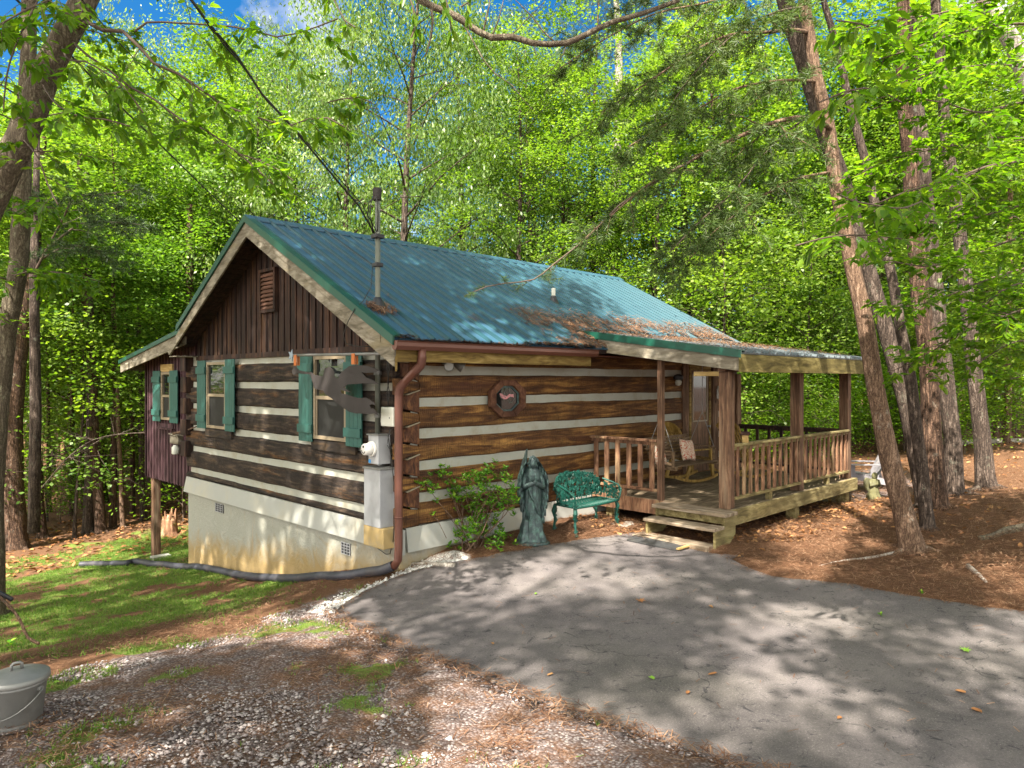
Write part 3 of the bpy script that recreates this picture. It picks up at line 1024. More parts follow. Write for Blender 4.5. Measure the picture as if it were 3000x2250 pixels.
# ---------- roof
rf = None
def ribbed(name, x0, x1, yA, zA, yB, zB, m, parent, thick=.02, rib=.262, ribh=.038):
    """ribbed sheet from eave (yA,zA) to top (yB,zB), ribs run up the slope"""
    prof = [(x0, 0)]
    x = x0 + .1
    while x < x1 - .06:
        prof += [(x - .008, 0), (x + .010, ribh), (x + .036, ribh), (x + .054, 0)]
        prof += [(x + .14, 0), (x + .145, .003), (x + .165, .003), (x + .17, 0)]
        x += rib
    prof.append((x1, 0))
    prof = [p for p in prof if p[0] <= x1]
    n = len(prof)
    d = Vector((0, yB - yA, zB - zA))
    nn = Vector((0, -d.z, d.y)) if d.y > 0 else Vector((0, d.z, -d.y))
    nn.normalize()
    vs_, fs = [], []
    for (yy, zz) in ((yA, zA), (yB, zB)):
        for px_, h in prof: vs_.append((px_, yy + nn.y * h, zz + nn.z * h))
    for (yy, zz) in ((yA, zA), (yB, zB)):
        for px_, h in prof: vs_.append((px_, yy - nn.y * thick, zz - nn.z * thick))
    mis = []
    for i in range(n - 1):
        fs.append((i, i + 1, n + i + 1, n + i))
        mis += [1 if max(prof[i][1], prof[i + 1][1]) > .01 else 0, 0, 0, 0]
        fs.append((2 * n + i, 3 * n + i, 3 * n + i + 1, 2 * n + i + 1))
        fs.append((i, 2 * n + i, 2 * n + i + 1, i + 1))
        fs.append((n + i, n + i + 1, 3 * n + i + 1, 3 * n + i))
    fs.append((0, n, 3 * n, 2 * n))
    fs.append((n - 1, 3 * n - 1 + 0, 4 * n - 1, 2 * n - 1)[:0] or (n - 1, 3 * n - 1, 4 * n - 1, 2 * n - 1))
    mb = MB().add(vs_, fs)
    mb.mi = mis + [0] * (len(fs) - len(mis))
    return cb(mb, name, [m, M['roof_rib']] if m is M['roof'] else m, parent)
RX1 = 15.9
# decking under the metal is the roof part itself
def slab(yA, zA, yB, zB, x0, x1, t0, t1):
    """slab between t0 and t1 below the surface line"""
    return [(x0, yA, zA - t1), (x1, yA, zA - t1), (x1, yB, zB - t1), (x0, yB, zB - t1), (x0, yA, zA - t0), (x1, yA, zA - t0), (x1, yB, zB - t0), (x0, yB, zB - t0)]
mb = MB()
mb.hexa(slab(EY_ + .03, EH + .03 * SL, RY, RH, GX0 + .04, RX1 - .03, .03, .10))
mb.hexa(slab(RY, RH, BY, BH, GX0 + .04, RX1 - .03, .03, .10))
mb.hexa(slab(BY + .02, BH - .003, SY - .03, SH + .005, 5.6, 9.6, .03, .10))
roof = cb(mb, 'roof', M['soffit'])
ribbed('metal_roofing', GX0, RX1, EY_, EH, RY, RH, M['roof'], roof)
ribbed('metal_roofing', GX0, RX1, BY, BH, RY, RH, M['roof'], roof)
ribbed('metal_roofing', 5.55, 9.7, SY, SH, BY, BH + .004, M['roof'], roof)
mb = MB()
mb.hexa([(GX0 - .02, RY - .16, RH - .16 * SL + .012), (RX1 + .02, RY - .16, RH - .16 * SL + .012), (RX1 + .02, RY, RH + .015), (GX0 - .02, RY, RH + .015),
         (GX0 - .02, RY - .16, RH - .16 * SL + .034), (RX1 + .02, RY - .16, RH - .16 * SL + .034), (RX1 + .02, RY, RH + .045), (GX0 - .02, RY, RH + .045)])
mb.hexa([(GX0 - .02, RY, RH + .015), (RX1 + .02, RY, RH + .015), (RX1 + .02, RY + .16, RH - .16 * SL2 + .012), (GX0 - .02, RY + .16, RH - .16 * SL2 + .012),
         (GX0 - .02, RY, RH + .045), (RX1 + .02, RY, RH + .045), (RX1 + .02, RY + .16, RH - .16 * SL2 + .034), (GX0 - .02, RY + .16, RH - .16 * SL2 + .034)])
cb(mb, 'ridge_cap', M['roof'], roof)
# rake trims and barge boards
def rake(x, yA, zA, yB, zB, t0, t1, th, m, name, x2=None):
    mb = MB().hexa([(x, yA, zA - t1), (x + th, yA, zA - t1), (x + th, yB, zB - t1), (x, yB, zB - t1), (x, yA, zA - t0), (x + th, yA, zA - t0), (x + th, yB, zB - t0), (x, yB, zB - t0)])
    return mb
mb = rake(GX0 - .035, EY_ - .01, EH, RY, RH, -.035, .085, .03, 0, 0)
mb.merge(rake(GX0 - .035, BY, BH, RY, RH, -.035, .085, .03, 0, 0))
mb.merge(rake(5.52, SY + .01, SH, BY + .0, BH, -.03, .06, .03, 0, 0))
mb.merge(rake(GX0 - .0045, EY_ - .01, EH, RY, RH, -.035, -.024, .11, 0, 0))
mb.merge(rake(GX0 - .0045, BY, BH, RY, RH, -.035, -.024, .11, 0, 0))
cb(mb, 'drip_trim', M['green'], roof)
mb = MB()
# right barge, ending in a pointed tip
mb.hexa([(GX0, EY_ + .02, EH - .36), (GX0 + .035, EY_ + .02, EH - .36), (GX0 + .035, RY, RH - .33), (GX0, RY, RH - .33),
         (GX0, EY_ - .0, EH - .03), (GX0 + .035, EY_ - .0, EH - .03), (GX0 + .035, RY, RH - .03), (GX0, RY, RH - .03)])
mb.hexa([(GX0 - .012, EY_ + .3, EH + .3 * SL - .20), (GX0 - .003, EY_ + .3, EH + .3 * SL - .20), (GX0 - .003, RY, RH - .20), (GX0 - .012, RY, RH - .20),
         (GX0 - .012, EY_ + .3, EH + .3 * SL - .03), (GX0 - .003, EY_ + .3, EH + .3 * SL - .03), (GX0 - .003, RY, RH - .03), (GX0 - .012, RY, RH - .03)])
ty = 15.42
mb.hexa([(GX0, ty - .12, RH - (ty - .12 - RY) * SL2 - .30), (GX0 + .035, ty - .12, RH - (ty - .12 - RY) * SL2 - .30), (GX0 + .035, RY, RH - .33), (GX0, RY, RH - .33),
         (GX0, ty, RH - (ty - RY) * SL2 - .13), (GX0 + .035, ty, RH - (ty - RY) * SL2 - .13), (GX0 + .035, RY, RH - .03), (GX0, RY, RH - .03)])
cb(mb, 'barge_board', M['barge'], roof, bevel=.004)
mb = MB()
mb.hexa([(5.56, SY - .02, SH - .27), (5.595, SY - .02, SH - .27), (5.595, BY + .1, BH - .34), (5.56, BY + .1, BH - .34),
         (5.56, SY, SH - .04), (5.595, SY, SH - .04), (5.595, BY + .1, BH - .05), (5.56, BY + .1, BH - .05)])
cb(mb, 'barge_board', M['barge'], roof, bevel=.004)
cb(MB().box(GX0 + .04, WX - .02, ty - .45, ty - .02, E + .47, E + .49), 'soffit_return', M['barge'], roof)
mb = MB().box(5.6, 9.6, SY - .035, SY - .01, SH - .22, SH - .02)
cb(mb, 'rear_eave_board', M['barge'], roof)
# soffit planks
mb = MB()
for (ya, za, yb, zb_) in ((EY_ + .1, EH + .1 * SL, RY, RH), (15.3, RH - (15.3 - RY) * SL2, RY, RH)):
    n = 26
    for i in range(n):
        f0, f1 = i / n, (i + .9) / n
        p0 = (ya + (yb - ya) * f0, za + (zb_ - za) * f0)
        p1 = (ya + (yb - ya) * f1, za + (zb_ - za) * f1)
        mb.hexa(slab(p0[0], p0[1], p1[0], p1[1], GX0 + .05, WX + .03, .105, .125))
cb(mb, 'soffit_boards', M['soffit'], roof)
# eave fascia + gutter + downspout
mb = MB().box(GX0 + .02, 9.40, EY_ + .03, EY_ + .06, E + .235, E + .45)
mb.prism([(GX0 + .02, EY_ + .025, E + .30), (GX0 + .02, EY_ - .005, E + .30), (GX0 + .02, EY_ + .01, E + .11)], (.03, 0, 0))
cb(mb, 'eave_board', M['fascia_lo'], roof)
mb = MB().box(GX0 + .02, FX + .4, EY_ + .06, WY + .0, E + .40, E + .415)
cb(mb, 'soffit_boards', wood('red_brown_soffit', (.05, .015, .01), (.11, .035, .02), (.18, .07, .04), (.3, 2, 2)), roof)
def gutter(x0, x1, y, z):
    pr = [(0, .095), (0, 0), (-.03, -.02), (-.075, -.02), (-.11, .03), (-.105, .075), (-.12, .095), (-.105, .10), (-.095, .08), (-.098, .03), (-.07, -.008), (-.03, -.008), (-.012, .005), (-.012, .095)]
    n = len(pr)
    vs_ = [(x, y + a, z + b) for x in (x0, x1) for a, b in pr]
    fs = [(i, (i + 1) % n, n + (i + 1) % n, n + i) for i in range(n)]
    mb = MB().add(vs_, fs)
    for xx in (x0 - .004, x1):
        mb.prism([(xx, y + a, z + b) for a, b in [(0, .095), (0, 0), (-.03, -.02), (-.075, -.02), (-.11, .03), (-.105, .075), (-.12, .095)]], (.004, 0, 0))
    return mb
gut = cb(gutter(GX0 - .01, 9.47, EY_ + .028, E + .405), 'gutter', M['gutter'])
mb = MB()
ox, oy = 5.80, EY_ - .03
dsx, dsy = 5.715, 7.87
pts = [(ox, oy, E + .40), (ox, oy, E + .30), (ox - .0, oy + .02, E + .20), (ox - .03, oy + .10, E + .12), (dsx + .03, dsy - .10, E - .03), (dsx + .01, dsy - .02, E - .10), (dsx, dsy, E - .2),
       (dsx, dsy, E - 1.2), (dsx, dsy, E - 2.25), (dsx - .01, dsy, E - 2.42), (dsx - .05, dsy + .05, E - 2.52)]
def squaretube(pts, w, d):
    mb = MB()
    mb.tube(pts, w * .62, 12)
    return mb
mb = squaretube(pts, .09, .07)
for (k0, k1) in ((1, 3), (4, 6)):
    for j in range(14):
        f = j / 13 * (k1 - k0)
        i = k0 + min(int(f), k1 - k0 - 1)
        p = Vector(pts[i]).lerp(Vector(pts[i + 1]), f - (i - k0))
        d = (Vector(pts[i + 1]) - Vector(pts[i])).normalized() * .0045
        mb.tube([p - d, p + d], .0615, 12)
mb.tube([(dsx, dsy, E - 1.86), (dsx, dsy, E - 1.835)], .06, 12)
cb(mb, 'downspout', M['gutter'], gut, smooth=True)
# plumbing vent on the roof
pz = RH - SL * (RY - 9.44)
mb = MB().tube([(10.6, 9.44, pz - .05), (10.6, 9.44, pz + .27)], .042, 12)
pv = cb(mb, 'vent_pipe', M['offwhite'], roof, smooth=False)
mb = MB().lathe([(.12, -.07), (.10, .0), (.065, .06), (.052, .12)], 14, (10.6, 9.44, pz))
cb(mb, 'pipe_boot', M['black'], pv)

# ---------- windows with shutters
def window(y0, y1, z0, z1, x, sh, sw, name='window', sillb=True, hdr=False):
    fw = .055
    mb = MB()
    mb.box(x - .045, x + .02, y0, y0 + fw, z0, z1).box(x - .045, x + .02, y1 - fw, y1, z0, z1)
    mb.box(x - .045, x + .02, y0 + fw, y1 - fw, z0, z0 + fw).box(x - .045, x + .02, y0 + fw, y1 - fw, z1 - fw, z1)
    zm = (z0 + z1) / 2
    mb.box(x - .036, x + .02, y0 + fw, y1 - fw, zm - .028, zm + .028)
    # inner sash of the lower half, a step further out
    mb.box(x - .030, x + .018, y0 + fw, y0 + fw + .03, z0 + fw, zm - .028).box(x - .030, x + .018, y1 - fw - .03, y1 - fw, z0 + fw, zm - .028)
    w = cb(mb, name, M['frame'], bevel=.003)
    cb(MB().box(x - .008, x + .01, y0 + fw, y1 - fw, zm + .028, z1 - fw), 'upper_pane', M['glass'], w)
    cb(MB().box(x - .010, x + .01, y0 + fw + .03, y1 - fw - .03, z0 + fw, zm - .028), 'lower_screen', M['screen'], w)
    for s, (a, b) in ((1, (y1 + .0, y1 + sw)), (-1, (y0 - sw, y0 - .0))):
        mb = MB()
        nb_ = 4
        a_, b_ = a + .012, b - .012
        for i in range(nb_):
            w_ = (b_ - a_) / nb_
            mb.box(x - .062, x - .04, a_ + i * w_ + .0015, a_ + (i + 1) * w_ - .0015, sh[0], sh[1])
        for zz in (sh[0] + .14, sh[1] - .27):
            mb.box(x - .092, x - .062, a_ - .022 * (s > 0) , b_ + .022 * (s < 0), zz, zz + .135)
        cb(mb, 'shutter', M['shutter'], w, bevel=.004)
    if sillb:
        cb(MB().box(x - .028, x + .03, y0 - .22, y1 + .10, z0 - .18, z0 - .012), 'sill_board', M['sill'], w, bevel=.008)
    if hdr:
        cb(MB().box(x - .02, x + .02, y0 - .06, y1 + .1, z1 + .01, z1 + .18), 'header_board', M['tanwood'], w)
    return w
window(13.56, 14.46, E - .953, E + .35, WX - .01, (E - .975, E + .39), .44)
window(9.30, 10.26, E - .93, E + .375, WX - .01, (E - .985, E + .40), .45)

# ---------- room built out on the left, standing on posts
AX = 5.99
mb = MB()
y = FY + .02
k = 0
while y < 18.55:
    y1 = min(y + .19, 18.58)
    t = lambda yy: SH + (BH - SH) * (SY - yy) / (SY - BY) - .10
    mb.hexa([(AX, y, E - 2.33), (AX + .1, y, E - 2.33), (AX + .1, y1 - .004, E - 2.33), (AX, y1 - .004, E - 2.33),
             (AX, y, t(y)), (AX + .1, y, t(y)), (AX + .1, y1, t(y1)), (AX, y1 - .004, t(y1))])
    mb.box(AX - .018, AX, y1 - .03, y1 + .02, E - 2.34, t(y1) - .02)
    y = y1 + .0001
    k += 1
mb.box(AX, AX + .12, 18.48, 18.585, E - 2.345, E + .33)
mb.box(AX + .12, 9.2, 18.48, 18.585, E - 2.33, E + .4)
mb.box(9.1, 9.2, FY, 18.47, E - 2.33, E + .4)
mb.box(AX + .1, 9.2, FY + .03, 18.47, E - 2.30, E - 2.2)
ad = cb(mb, 'side_room', M['boards_purple'])
window(16.80, 17.37, E - .91, E + .178, AX - .02, (E - .96, E + .21), .5, 'side_room_window', False, True)
cb(MB().box(AX - .09, AX + .0, 16.62, 17.55, E - 1.13, E - 1.09).box(AX - .04, AX, 16.7, 17.5, E - 1.09, E - 1.0), 'window_box_shelf', M['boards_purple'], ad)
gz_ = G(6.08, 18.2)
for (px_, py_) in ((6.10, 18.2), (9.0, 18.2)):
    cb(MB().box(px_ - .085, px_ + .085, py_ - .085, py_ + .085, G(px_, py_) - .2, E - 2.31), 'support_post', M['post'], bevel=.008)
cb(MB().box(5.9, 6.3, 17.75, 18.0, G(6.1, 17.9) - .1, G(6.1, 17.9) + .06), 'concrete_footing', M['chink'])

# ---------- octagonal window
oc = Vector((7.86, WY, E - .29))
KX = 1.34
def octo(r, y0, y1, r_in=None):
    a = [(oc.x + KX * r * math.cos(PI / 8 + k * PI / 4), oc.z + r * math.sin(PI / 8 + k * PI / 4)) for k in range(8)]
    mb = MB()
    if r_in is None:
        mb.prism([(x, y0, z) for x, z in a], (0, y1 - y0, 0))
    else:
        b = [(oc.x + KX * r_in * math.cos(PI / 8 + k * PI / 4), oc.z + r_in * math.sin(PI / 8 + k * PI / 4)) for k in range(8)]
        for k in range(8):
            j = (k + 1) % 8
            A, B_, C_, D_ = a[k], a[j], b[j], b[k]
            mb.hexa([(A[0], y1, A[1]), (B_[0], y1, B_[1]), (C_[0], y1, C_[1]), (D_[0], y1, D_[1]),
                     (A[0], y0, A[1]), (B_[0], y0, B_[1]), (C_[0], y0 , C_[1]), (D_[0], y0, D_[1])])
    return mb
ow = cb(octo(.312, WY - .075, WY + .0, .215), 'octagon_window', wood('red_brown_window_trim', (.04, .015, .008), (.10, .042, .022), (.19, .09, .05), (1, 1, 1)), bevel=.006)
cb(octo(.215, WY - .03, WY - .02, .185), 'inner_frame', M['bronze'], ow)
cb(octo(.19, WY - .018, WY - .01), 'glass_pane', M['glass'], ow)
mb = MB()
q_ = [(-.12, .06), (-.10, .0), (-.05, -.035), (.0, -.03), (.04, .0), (.07, .01), (.12, -.01), (.115, .045), (.07, .04), (.05, .05), (.0, .015), (-.05, .03), (-.08, .06)]
mb.prism([(oc.x + a * 1.3, WY - .026, oc.z + .02 + b) for a, b in q_], (0, .003, 0))
cb(mb, 'pink_glass_bird', plain('pink_stained_glass', (.55, .22, .24), .3), ow)
mb = MB()
random.seed(12)
for i in range(12):
    a = random.uniform(0, 2 * PI); r0 = random.uniform(.02, .08)
    p = [(oc.x + math.cos(a) * r0, WY - .027, oc.z + math.sin(a) * r0 - .02)]
    for j in range(3):
        a += random.uniform(-.5, .5)
        p.append((oc.x + math.cos(a) * (r0 + .05 * (j + 1)) * .85, WY - .027, oc.z + math.sin(a) * (r0 + .05 * (j + 1)) * .85))
    mb.tube(p, .0025, 4)
cb(mb, 'lead_lines', plain('leading_came', (.10, .13, .11), .5), ow)

# ---------- front door under the porch
mb = MB().box(13.22, 13.28, WY - .05, WY + .02, E - 1.95, E + .34).box(14.02, 14.08, WY - .05, WY + .02, E - 1.95, E + .34).box(13.28, 14.02, WY - .05, WY + .02, E + .20, E + .34)
fr = cb(mb, 'door_frame', M['fascia_lo'])
cb(MB().box(13.28, 14.02, WY - .03, WY + .02, E - 1.95, E + .20), 'door', M['doorwood'], fr)
cb(MB().box(13.36, 13.90, WY - .04, WY - .031, E - .86, E + .10), 'door_glass', M['glass'], fr)
mb = MB()
for (a, b, c_, d_) in ((13.33, 13.36, -.89, .13), (13.90, 13.93, -.89, .13), (13.36, 13.90, -.89, -.86), (13.36, 13.90, .10, .13)):
    mb.box(a, b, WY - .05, WY - .03, E + c_, E + d_)
cb(mb, 'glass_frame', M['frame'], fr)
cb(MB().tube([(13.98, WY - .03, E - 1.0), (13.98, WY - .09, E - 1.0)], [.015, .03], 10), 'door_knob', M['galv'], fr)
mb = MB().box(12.98, 13.21, WY - .035, WY + .01, E - 1.95, E + .45).box(14.1, 14.33, WY - .09, WY + .01, E - 1.95, E + .5)
cb(mb, 'jamb_log', M['post'])

# ================================================================= COVERED PORCH
PX0, PX1, PY0 = 9.98, 15.05, 5.27
DZ = E - 1.967
porch = thing('covered_porch', 'brown timber porch with railing and steps along the cabin side', 'porch', (PX0, PY0, G(PX0, PY0)))
def pb(mb, name, m, parent=None, **k):
    return mb.build(name, m, parent or porch, world=True, **k)
mb = MB()
y = PY0 + .03
while y < WY - .07:
    mb.box(PX0 + .0, PX1, y, y + .134, DZ - .035, DZ)
    y += .14
dk = pb(mb, 'deck', M['deck'], bevel=.004)
pb(MB().box(PX0 - .045, PX1 + .045, PY0 - .012, PY0 + .028, DZ - .235, DZ - .002), 'rim_joist', M['deckrim'], bevel=.004)
pb(MB().box(PX0 - .045, PX0 - .004, PY0 + .03, WY - .06, DZ - .235, DZ - .004), 'rim_joist', M['rail'], bevel=.004)
pb(MB().box(PX1 + .003, PX1 + .043, PY0 + .03, WY - .06, DZ - .235, DZ - .004), 'rim_joist', M['rail'], bevel=.004)
mb = MB()
x = PX0 + .4
while x < PX1: 
    mb.box(x, x + .04, PY0 + .03, WY - .06, DZ - .22, DZ - .036)
    x += .41
pb(mb, 'joists', M['soffit'], dk)
piers = [(10.07, 5.42), (12.3, 5.37), (14.85, 5.45), (12.4, 7.6), (10.1, 7.6), (14.85, 7.6)]
for i, (a, b) in enumerate(piers):
    pb(MB().box(a - .085, a + .085, b - .085, b + .085, G(a, b) - .3, DZ - .237), 'pier_post', M['deckrim'], bevel=.006)
posts = [(10.07, 5.42, .088), (12.60, 5.42, .088), (14.87, 5.42, .088), (14.87, 7.78, .088)]
for a, b, r in posts:
    pb(MB().box(a - r, a + r, b - r, b + r, DZ + .001, E + .13), 'post', M['post'], bevel=.01)
pb(MB().box(9.945, 10.035, 6.50, 6.59, DZ - .03, E + .34), 'post', M['post'], bevel=.006)
def balusters(run, fixed, a0, a1, n, z0, z1, w=.062, d=.036):
    for i in range(n):
        a = a0 + (a1 - a0) * (i + .5) / n
        if run == 'x': mb = MB().box(a - w / 2, a + w / 2, fixed - d / 2, fixed + d / 2, z0, z1)
        else: mb = MB().box(fixed - d / 2, fixed + d / 2, a - w / 2, a + w / 2, z0, z1)
        yield mb
def railing(run, fixed, a0, a1, n, m, mt, blocks=1, w=.062):
    zt, zb0 = DZ + .985, DZ + .17
    d = .058
    if run == 'x':
        top = MB().box(a0, a1, fixed - d, fixed + d, zt - .04, zt).box(a0, a1, fixed - .010, fixed + .010, zt - .10, zt - .041)
        bot = MB().box(a0, a1, fixed - .045, fixed + .045, zb0 - .04, zb0)
    else:
        top = MB().box(fixed - d, fixed + d, a0, a1, zt - .04, zt).box(fixed - .010, fixed + .010, a0, a1, zt - .10, zt - .041)
        bot = MB().box(fixed - .045, fixed + .045, a0, a1, zb0 - .04, zb0)
    r = pb(top, 'railing', mt, bevel=.005)
    pb(bot, 'bottom_rail', mt, r, bevel=.004)
    for j in range(blocks):
        a = a0 + (a1 - a0) * (j + .5) / blocks
        mb = MB().box(a - .045, a + .045, fixed - .04, fixed + .04, DZ + .001, zb0 - .041) if run == 'x' else MB().box(fixed - .04, fixed + .04, a - .045, a + .045, DZ + .001, zb0 - .041)
        pb(mb, 'rail_block', mt, r)
    for mb in balusters(run, fixed, a0, a1, n, zb0 + .001, zt - .042, w):
        pb(mb, 'baluster', m, r, bevel=.003)
    return r
railing('x', 5.345, 10.16, 12.51, 11, M['rail'], M['deckrim'])
railing('x', 5.345, 12.69, 14.78, 10, M['rail'], M['deckrim'])
railing('y', 9.99, 6.60, 8.0, 6, M['rail'], M['rail'], 1, .085)
railing('y', 14.87, 5.52, 7.68, 8, M['boards'], M['boards'])
# porch roof
PRX0, PRX1, PRY, PRH = 9.82, 15.25, 5.05, E + .405
PTY, PTH = 8.22, E + .86
SLP = (PTH - PRH) / (PTY - PRY)
mb = MB()
mb.hexa(slab(PRY + .03, PRH + .002, PTY + .6, PTH + .6 * SLP - .0, PRX0 + .03, PRX1 - .02, .025, .06))
pr = pb(mb, 'porch_roof', M['soffit'])
def ribbed2(*a):
    o = ribbed(*a)
    return o
o = ribbed('metal_roofing', PRX0, PRX1, PRY, PRH, PTY + .12, PTH + .12 * SLP, M['roof_dark'], cabin)
o.parent = pr
o.data.transform(Matrix.Translation(OFF[cabin.name] - OFF[porch.name]))
mb = MB()
for i in range(9):
    x = PRX0 + .35 + i * .6
    mb.hexa(slab(PRY + .04, PRH, WY, PRH + (WY - PRY) * SLP, x, x + .04, .061, .19))
pb(mb, 'rafters', M['post'], pr)
mb = rake(PRX0 - .035, PRY - .01, PRH, PTY, PTH, -.035, .08, .03, 0, 0)
mb.merge(rake(PRX0 - .0045, PRY - .01, PRH, PTY, PTH, -.035, -.026, .10, 0, 0))
pb(mb, 'drip_trim', M['green'], pr)
mb = MB().hexa([(PRX0, PRY + .02, PRH - .275), (PRX0 + .035, PRY + .02, PRH - .275), (PRX0 + .035, PTY - .5, PTH - .5 * SLP - .30), (PRX0, PTY - .5, PTH - .5 * SLP - .30),
                (PRX0, PRY, PRH - .03), (PRX0 + .035, PRY, PRH - .03), (PRX0 + .035, PTY - .5, PTH - .5 * SLP - .03), (PRX0, PTY - .5, PTH - .5 * SLP - .03)])
pb(mb, 'barge_board', M['barge'], pr, bevel=.004)
mb = MB().box(PRX0 - .03, PRX1 + .02, PRY - .012, PRY + .028, PRH - .29, PRH - .028)
pb(mb, 'fascia_board', M['fascia_yel'], bevel=.004)
pb(MB().box(9.9, PRX1 - .15, 5.36, 5.48, E + .131, E + .26), 'header_beam', M['post'], bevel=.005)
pb(MB().box(10.0, 10.14, 5.50, 5.95, E + .06, E + .13), 'header_beam', M['tanwood'], bevel=.005)
# steps
st = thing('porch_steps', 'grey brown wooden steps leading up to the porch opening', 'steps', (9.4, 5.8, G(9.4, 5.8)))
def sb(mb, name, m, parent=None, **k): return mb.build(name, m, parent or st, world=True, **k)
sb(MB().box(9.55, 9.93, 5.16, 6.43, DZ - .045, DZ + .004), 'tread', M['step'], bevel=.005)
sb(MB().box(9.30, 9.60, 5.20, 6.42, E - 2.19, E - 2.145), 'tread', M['step'], bevel=.005)
sb(MB().box(9.63, 9.67, 5.25, 6.36, DZ - .16, DZ - .046), 'riser_board', M['deckrim'], bevel=.004)
for yy in (5.20, 6.36):
    g1, g2 = G(9.35, yy) - .08, G(9.9, yy) - .08
    mb = MB().prism([(9.34, yy, g1), (9.34, yy, E - 2.192), (9.61, yy, E - 2.192), (9.61, yy, DZ - .047), (9.93, yy, DZ - .047), (9.93, yy, E - 2.3), (9.62, yy, g2)], (0, .04, 0))
    sb(mb, 'stringer', M['deckrim'], bevel=.004)
pk = MB().box(9.16, 9.45, 5.24, 6.52, G(9.3, 5.9) - .01, G(9.3, 5.9) + .065).build('bottom_plank', M['step'], None, bevel=.006, loc=(9.3, 5.9, G(9.3, 5.9)))
tag(pk, 'loose weathered plank lying at the foot of the porch steps', 'plank')
mb = MB()
p0, p1, p2, p3 = [on_ground(1820 + x / 5.53, 1450 + y / 5.53, .016) for x, y in ((90, 760), (250, 665), (1200, 845), (915, 930))]
for k_, p in enumerate((p0, p1, p2, p3)): pass
mb.hexa([p0, p3, p2, p1] + [p + Vector((0, 0, .02)) for p in (p0, p3, p2, p1)])
mt = mb.build('door_mat', plain('black_rubber_mat', (.03, .031, .032), .8, 0, .3, 30, .6, dirt=(.10, .09, .075, .5), dscale=6), None, loc=tuple((p0 + p2) / 2))
tag(mt, 'dark rubber mat lying on the driveway before the steps', 'mat')
mb = MB().beam(p3 + Vector((0, 0, .03)), p2 + Vector((0, 0, .035)), .05, .02)
w_ = mb.build('wooden_strip', M['tanwood'], None, loc=tuple((p3 + p2) / 2))
tag(w_, 'thin tan wooden strip along the right end of the rubber mat', 'wood strip')
# ================================================================= FITTINGS ON THE CABIN
smast = thing('service_mast', 'tall grey conduit pipe with weather cap rising through the front roof edge', 'mast', (5.78, 8.46, E - .7))
def ab_(mb, name, m, parent, **k): return mb.build(name, m, parent, world=True, **k)
mx, my = 5.785, 8.46
top = E + 2.62
ab_(MB().tube([(mx, my, E - .76), (mx, my, top)], .037, 14), 'conduit_pipe', M['conduit'], smast, smooth=True)
mb = MB().lathe([(.048, -.12), (.056, -.10), (.062, -.04), (.066, .03), (.055, .06), (.01, .07)], 16, (mx - .01, my, top + .02))
wc = ab_(mb, 'weather_cap', M['rust'], smast, smooth=True)
mb = MB()
for dy, sgn_ in ((.05, 1), (-.07, -1), (.02, 1)):
    mb.tube([(mx - .05, my + dy * .4, top - .05), (mx - .09, my + dy * 1.6, top - .12), (mx - .10, my + dy * 2.2, top - .32), (mx - .05, my + dy, top - .55)], .009, 5)
ab_(mb, 'wire_loops', M['wire'], wc, smooth=True)
for z_, w in ((top - .60, .075), (E + 1.62, .06)):
    ab_(MB().box(mx - w, mx + w, my - w * .9, my + w * .9, z_ - .03, z_ + .03), 'pipe_clamp', M['black'], smast, bevel=.01)
ab_(MB().lathe([(.15, -.09), (.11, .0), (.07, .06), (.05, .1)], 16, (mx, my, RH - SL * (RY - my) + .03)), 'roof_boot', M['black'], smast, smooth=True)
for z_ in (E + .10, E - .50):
    ab_(MB().tube([(mx, my, z_ - .03), (mx, my, z_ + .03)], .055, 14), 'conduit_coupling', M['galv'], smast)

me_ = thing('electric_meter', 'grey electric meter box with round white meter below the conduit pipe', 'meter', (5.72, 8.35, E - 1.2))
ab_(MB().box(5.64, 5.845, 8.235, 8.475, E - 1.165, E - .77), 'meter_box', M['grey_paint'], me_, bevel=.006)
ab_(MB().box(5.62, 5.846, 8.215, 8.495, E - .768, E - .75), 'box_lid', M['galv'], me_, bevel=.003)
mr = ab_(MB().tube([(5.638, 8.37, E - .955), (5.60, 8.37, E - .955)], .105, 24), 'meter_ring', M['white'], me_, bevel=.005)
ab_(MB().tube([(5.60, 8.37, E - .955), (5.56, 8.37, E - .955), (5.50, 8.37, E - .955), (5.49, 8.37, E - .955)], [.09, .085, .078, .065], 24), 'meter_dome', M['white'], me_, smooth=True)
ab_(MB().box(5.483, 5.489, 8.35, 8.385, E - .93, E - .90).tube([(5.486, 8.42, E - .965), (5.486, 8.39, E - 1.0), (5.486, 8.35, E - 1.005), (5.486, 8.33, E - .98)], .006, 5), 'meter_dial', M['black'], me_)
ab_(MB().tube([(5.6395, 8.44, E - 1.13), (5.6375, 8.44, E - 1.13)], .028, 16), 'round_sticker', M['blue'], me_)

pn = thing('breaker_panel', 'tall weathered grey steel cabinet on a clay stained plinth below the meter', 'cabinet', (5.7, 8.33, E - 2.2))
ab_(MB().box(5.60, 5.84, 8.135, 8.525, E - 2.02, E - 1.235), 'cabinet_body', M['grey_paint'], pn, bevel=.006)
ab_(MB().box(5.585, 5.842, 8.12, 8.54, E - 1.233, E - 1.205), 'cabinet_lid', M['galv'], pn, bevel=.004)
ab_(MB().box(5.60, 5.84, 8.06, 8.535, E - 2.30, E - 2.022), 'plinth', M['plinth'], pn, bevel=.008)
ab_(MB().tube([(5.74, 8.35, E - 1.20), (5.74, 8.35, E - 1.166)], .03, 10), 'conduit_nipple', M['galv'], pn)

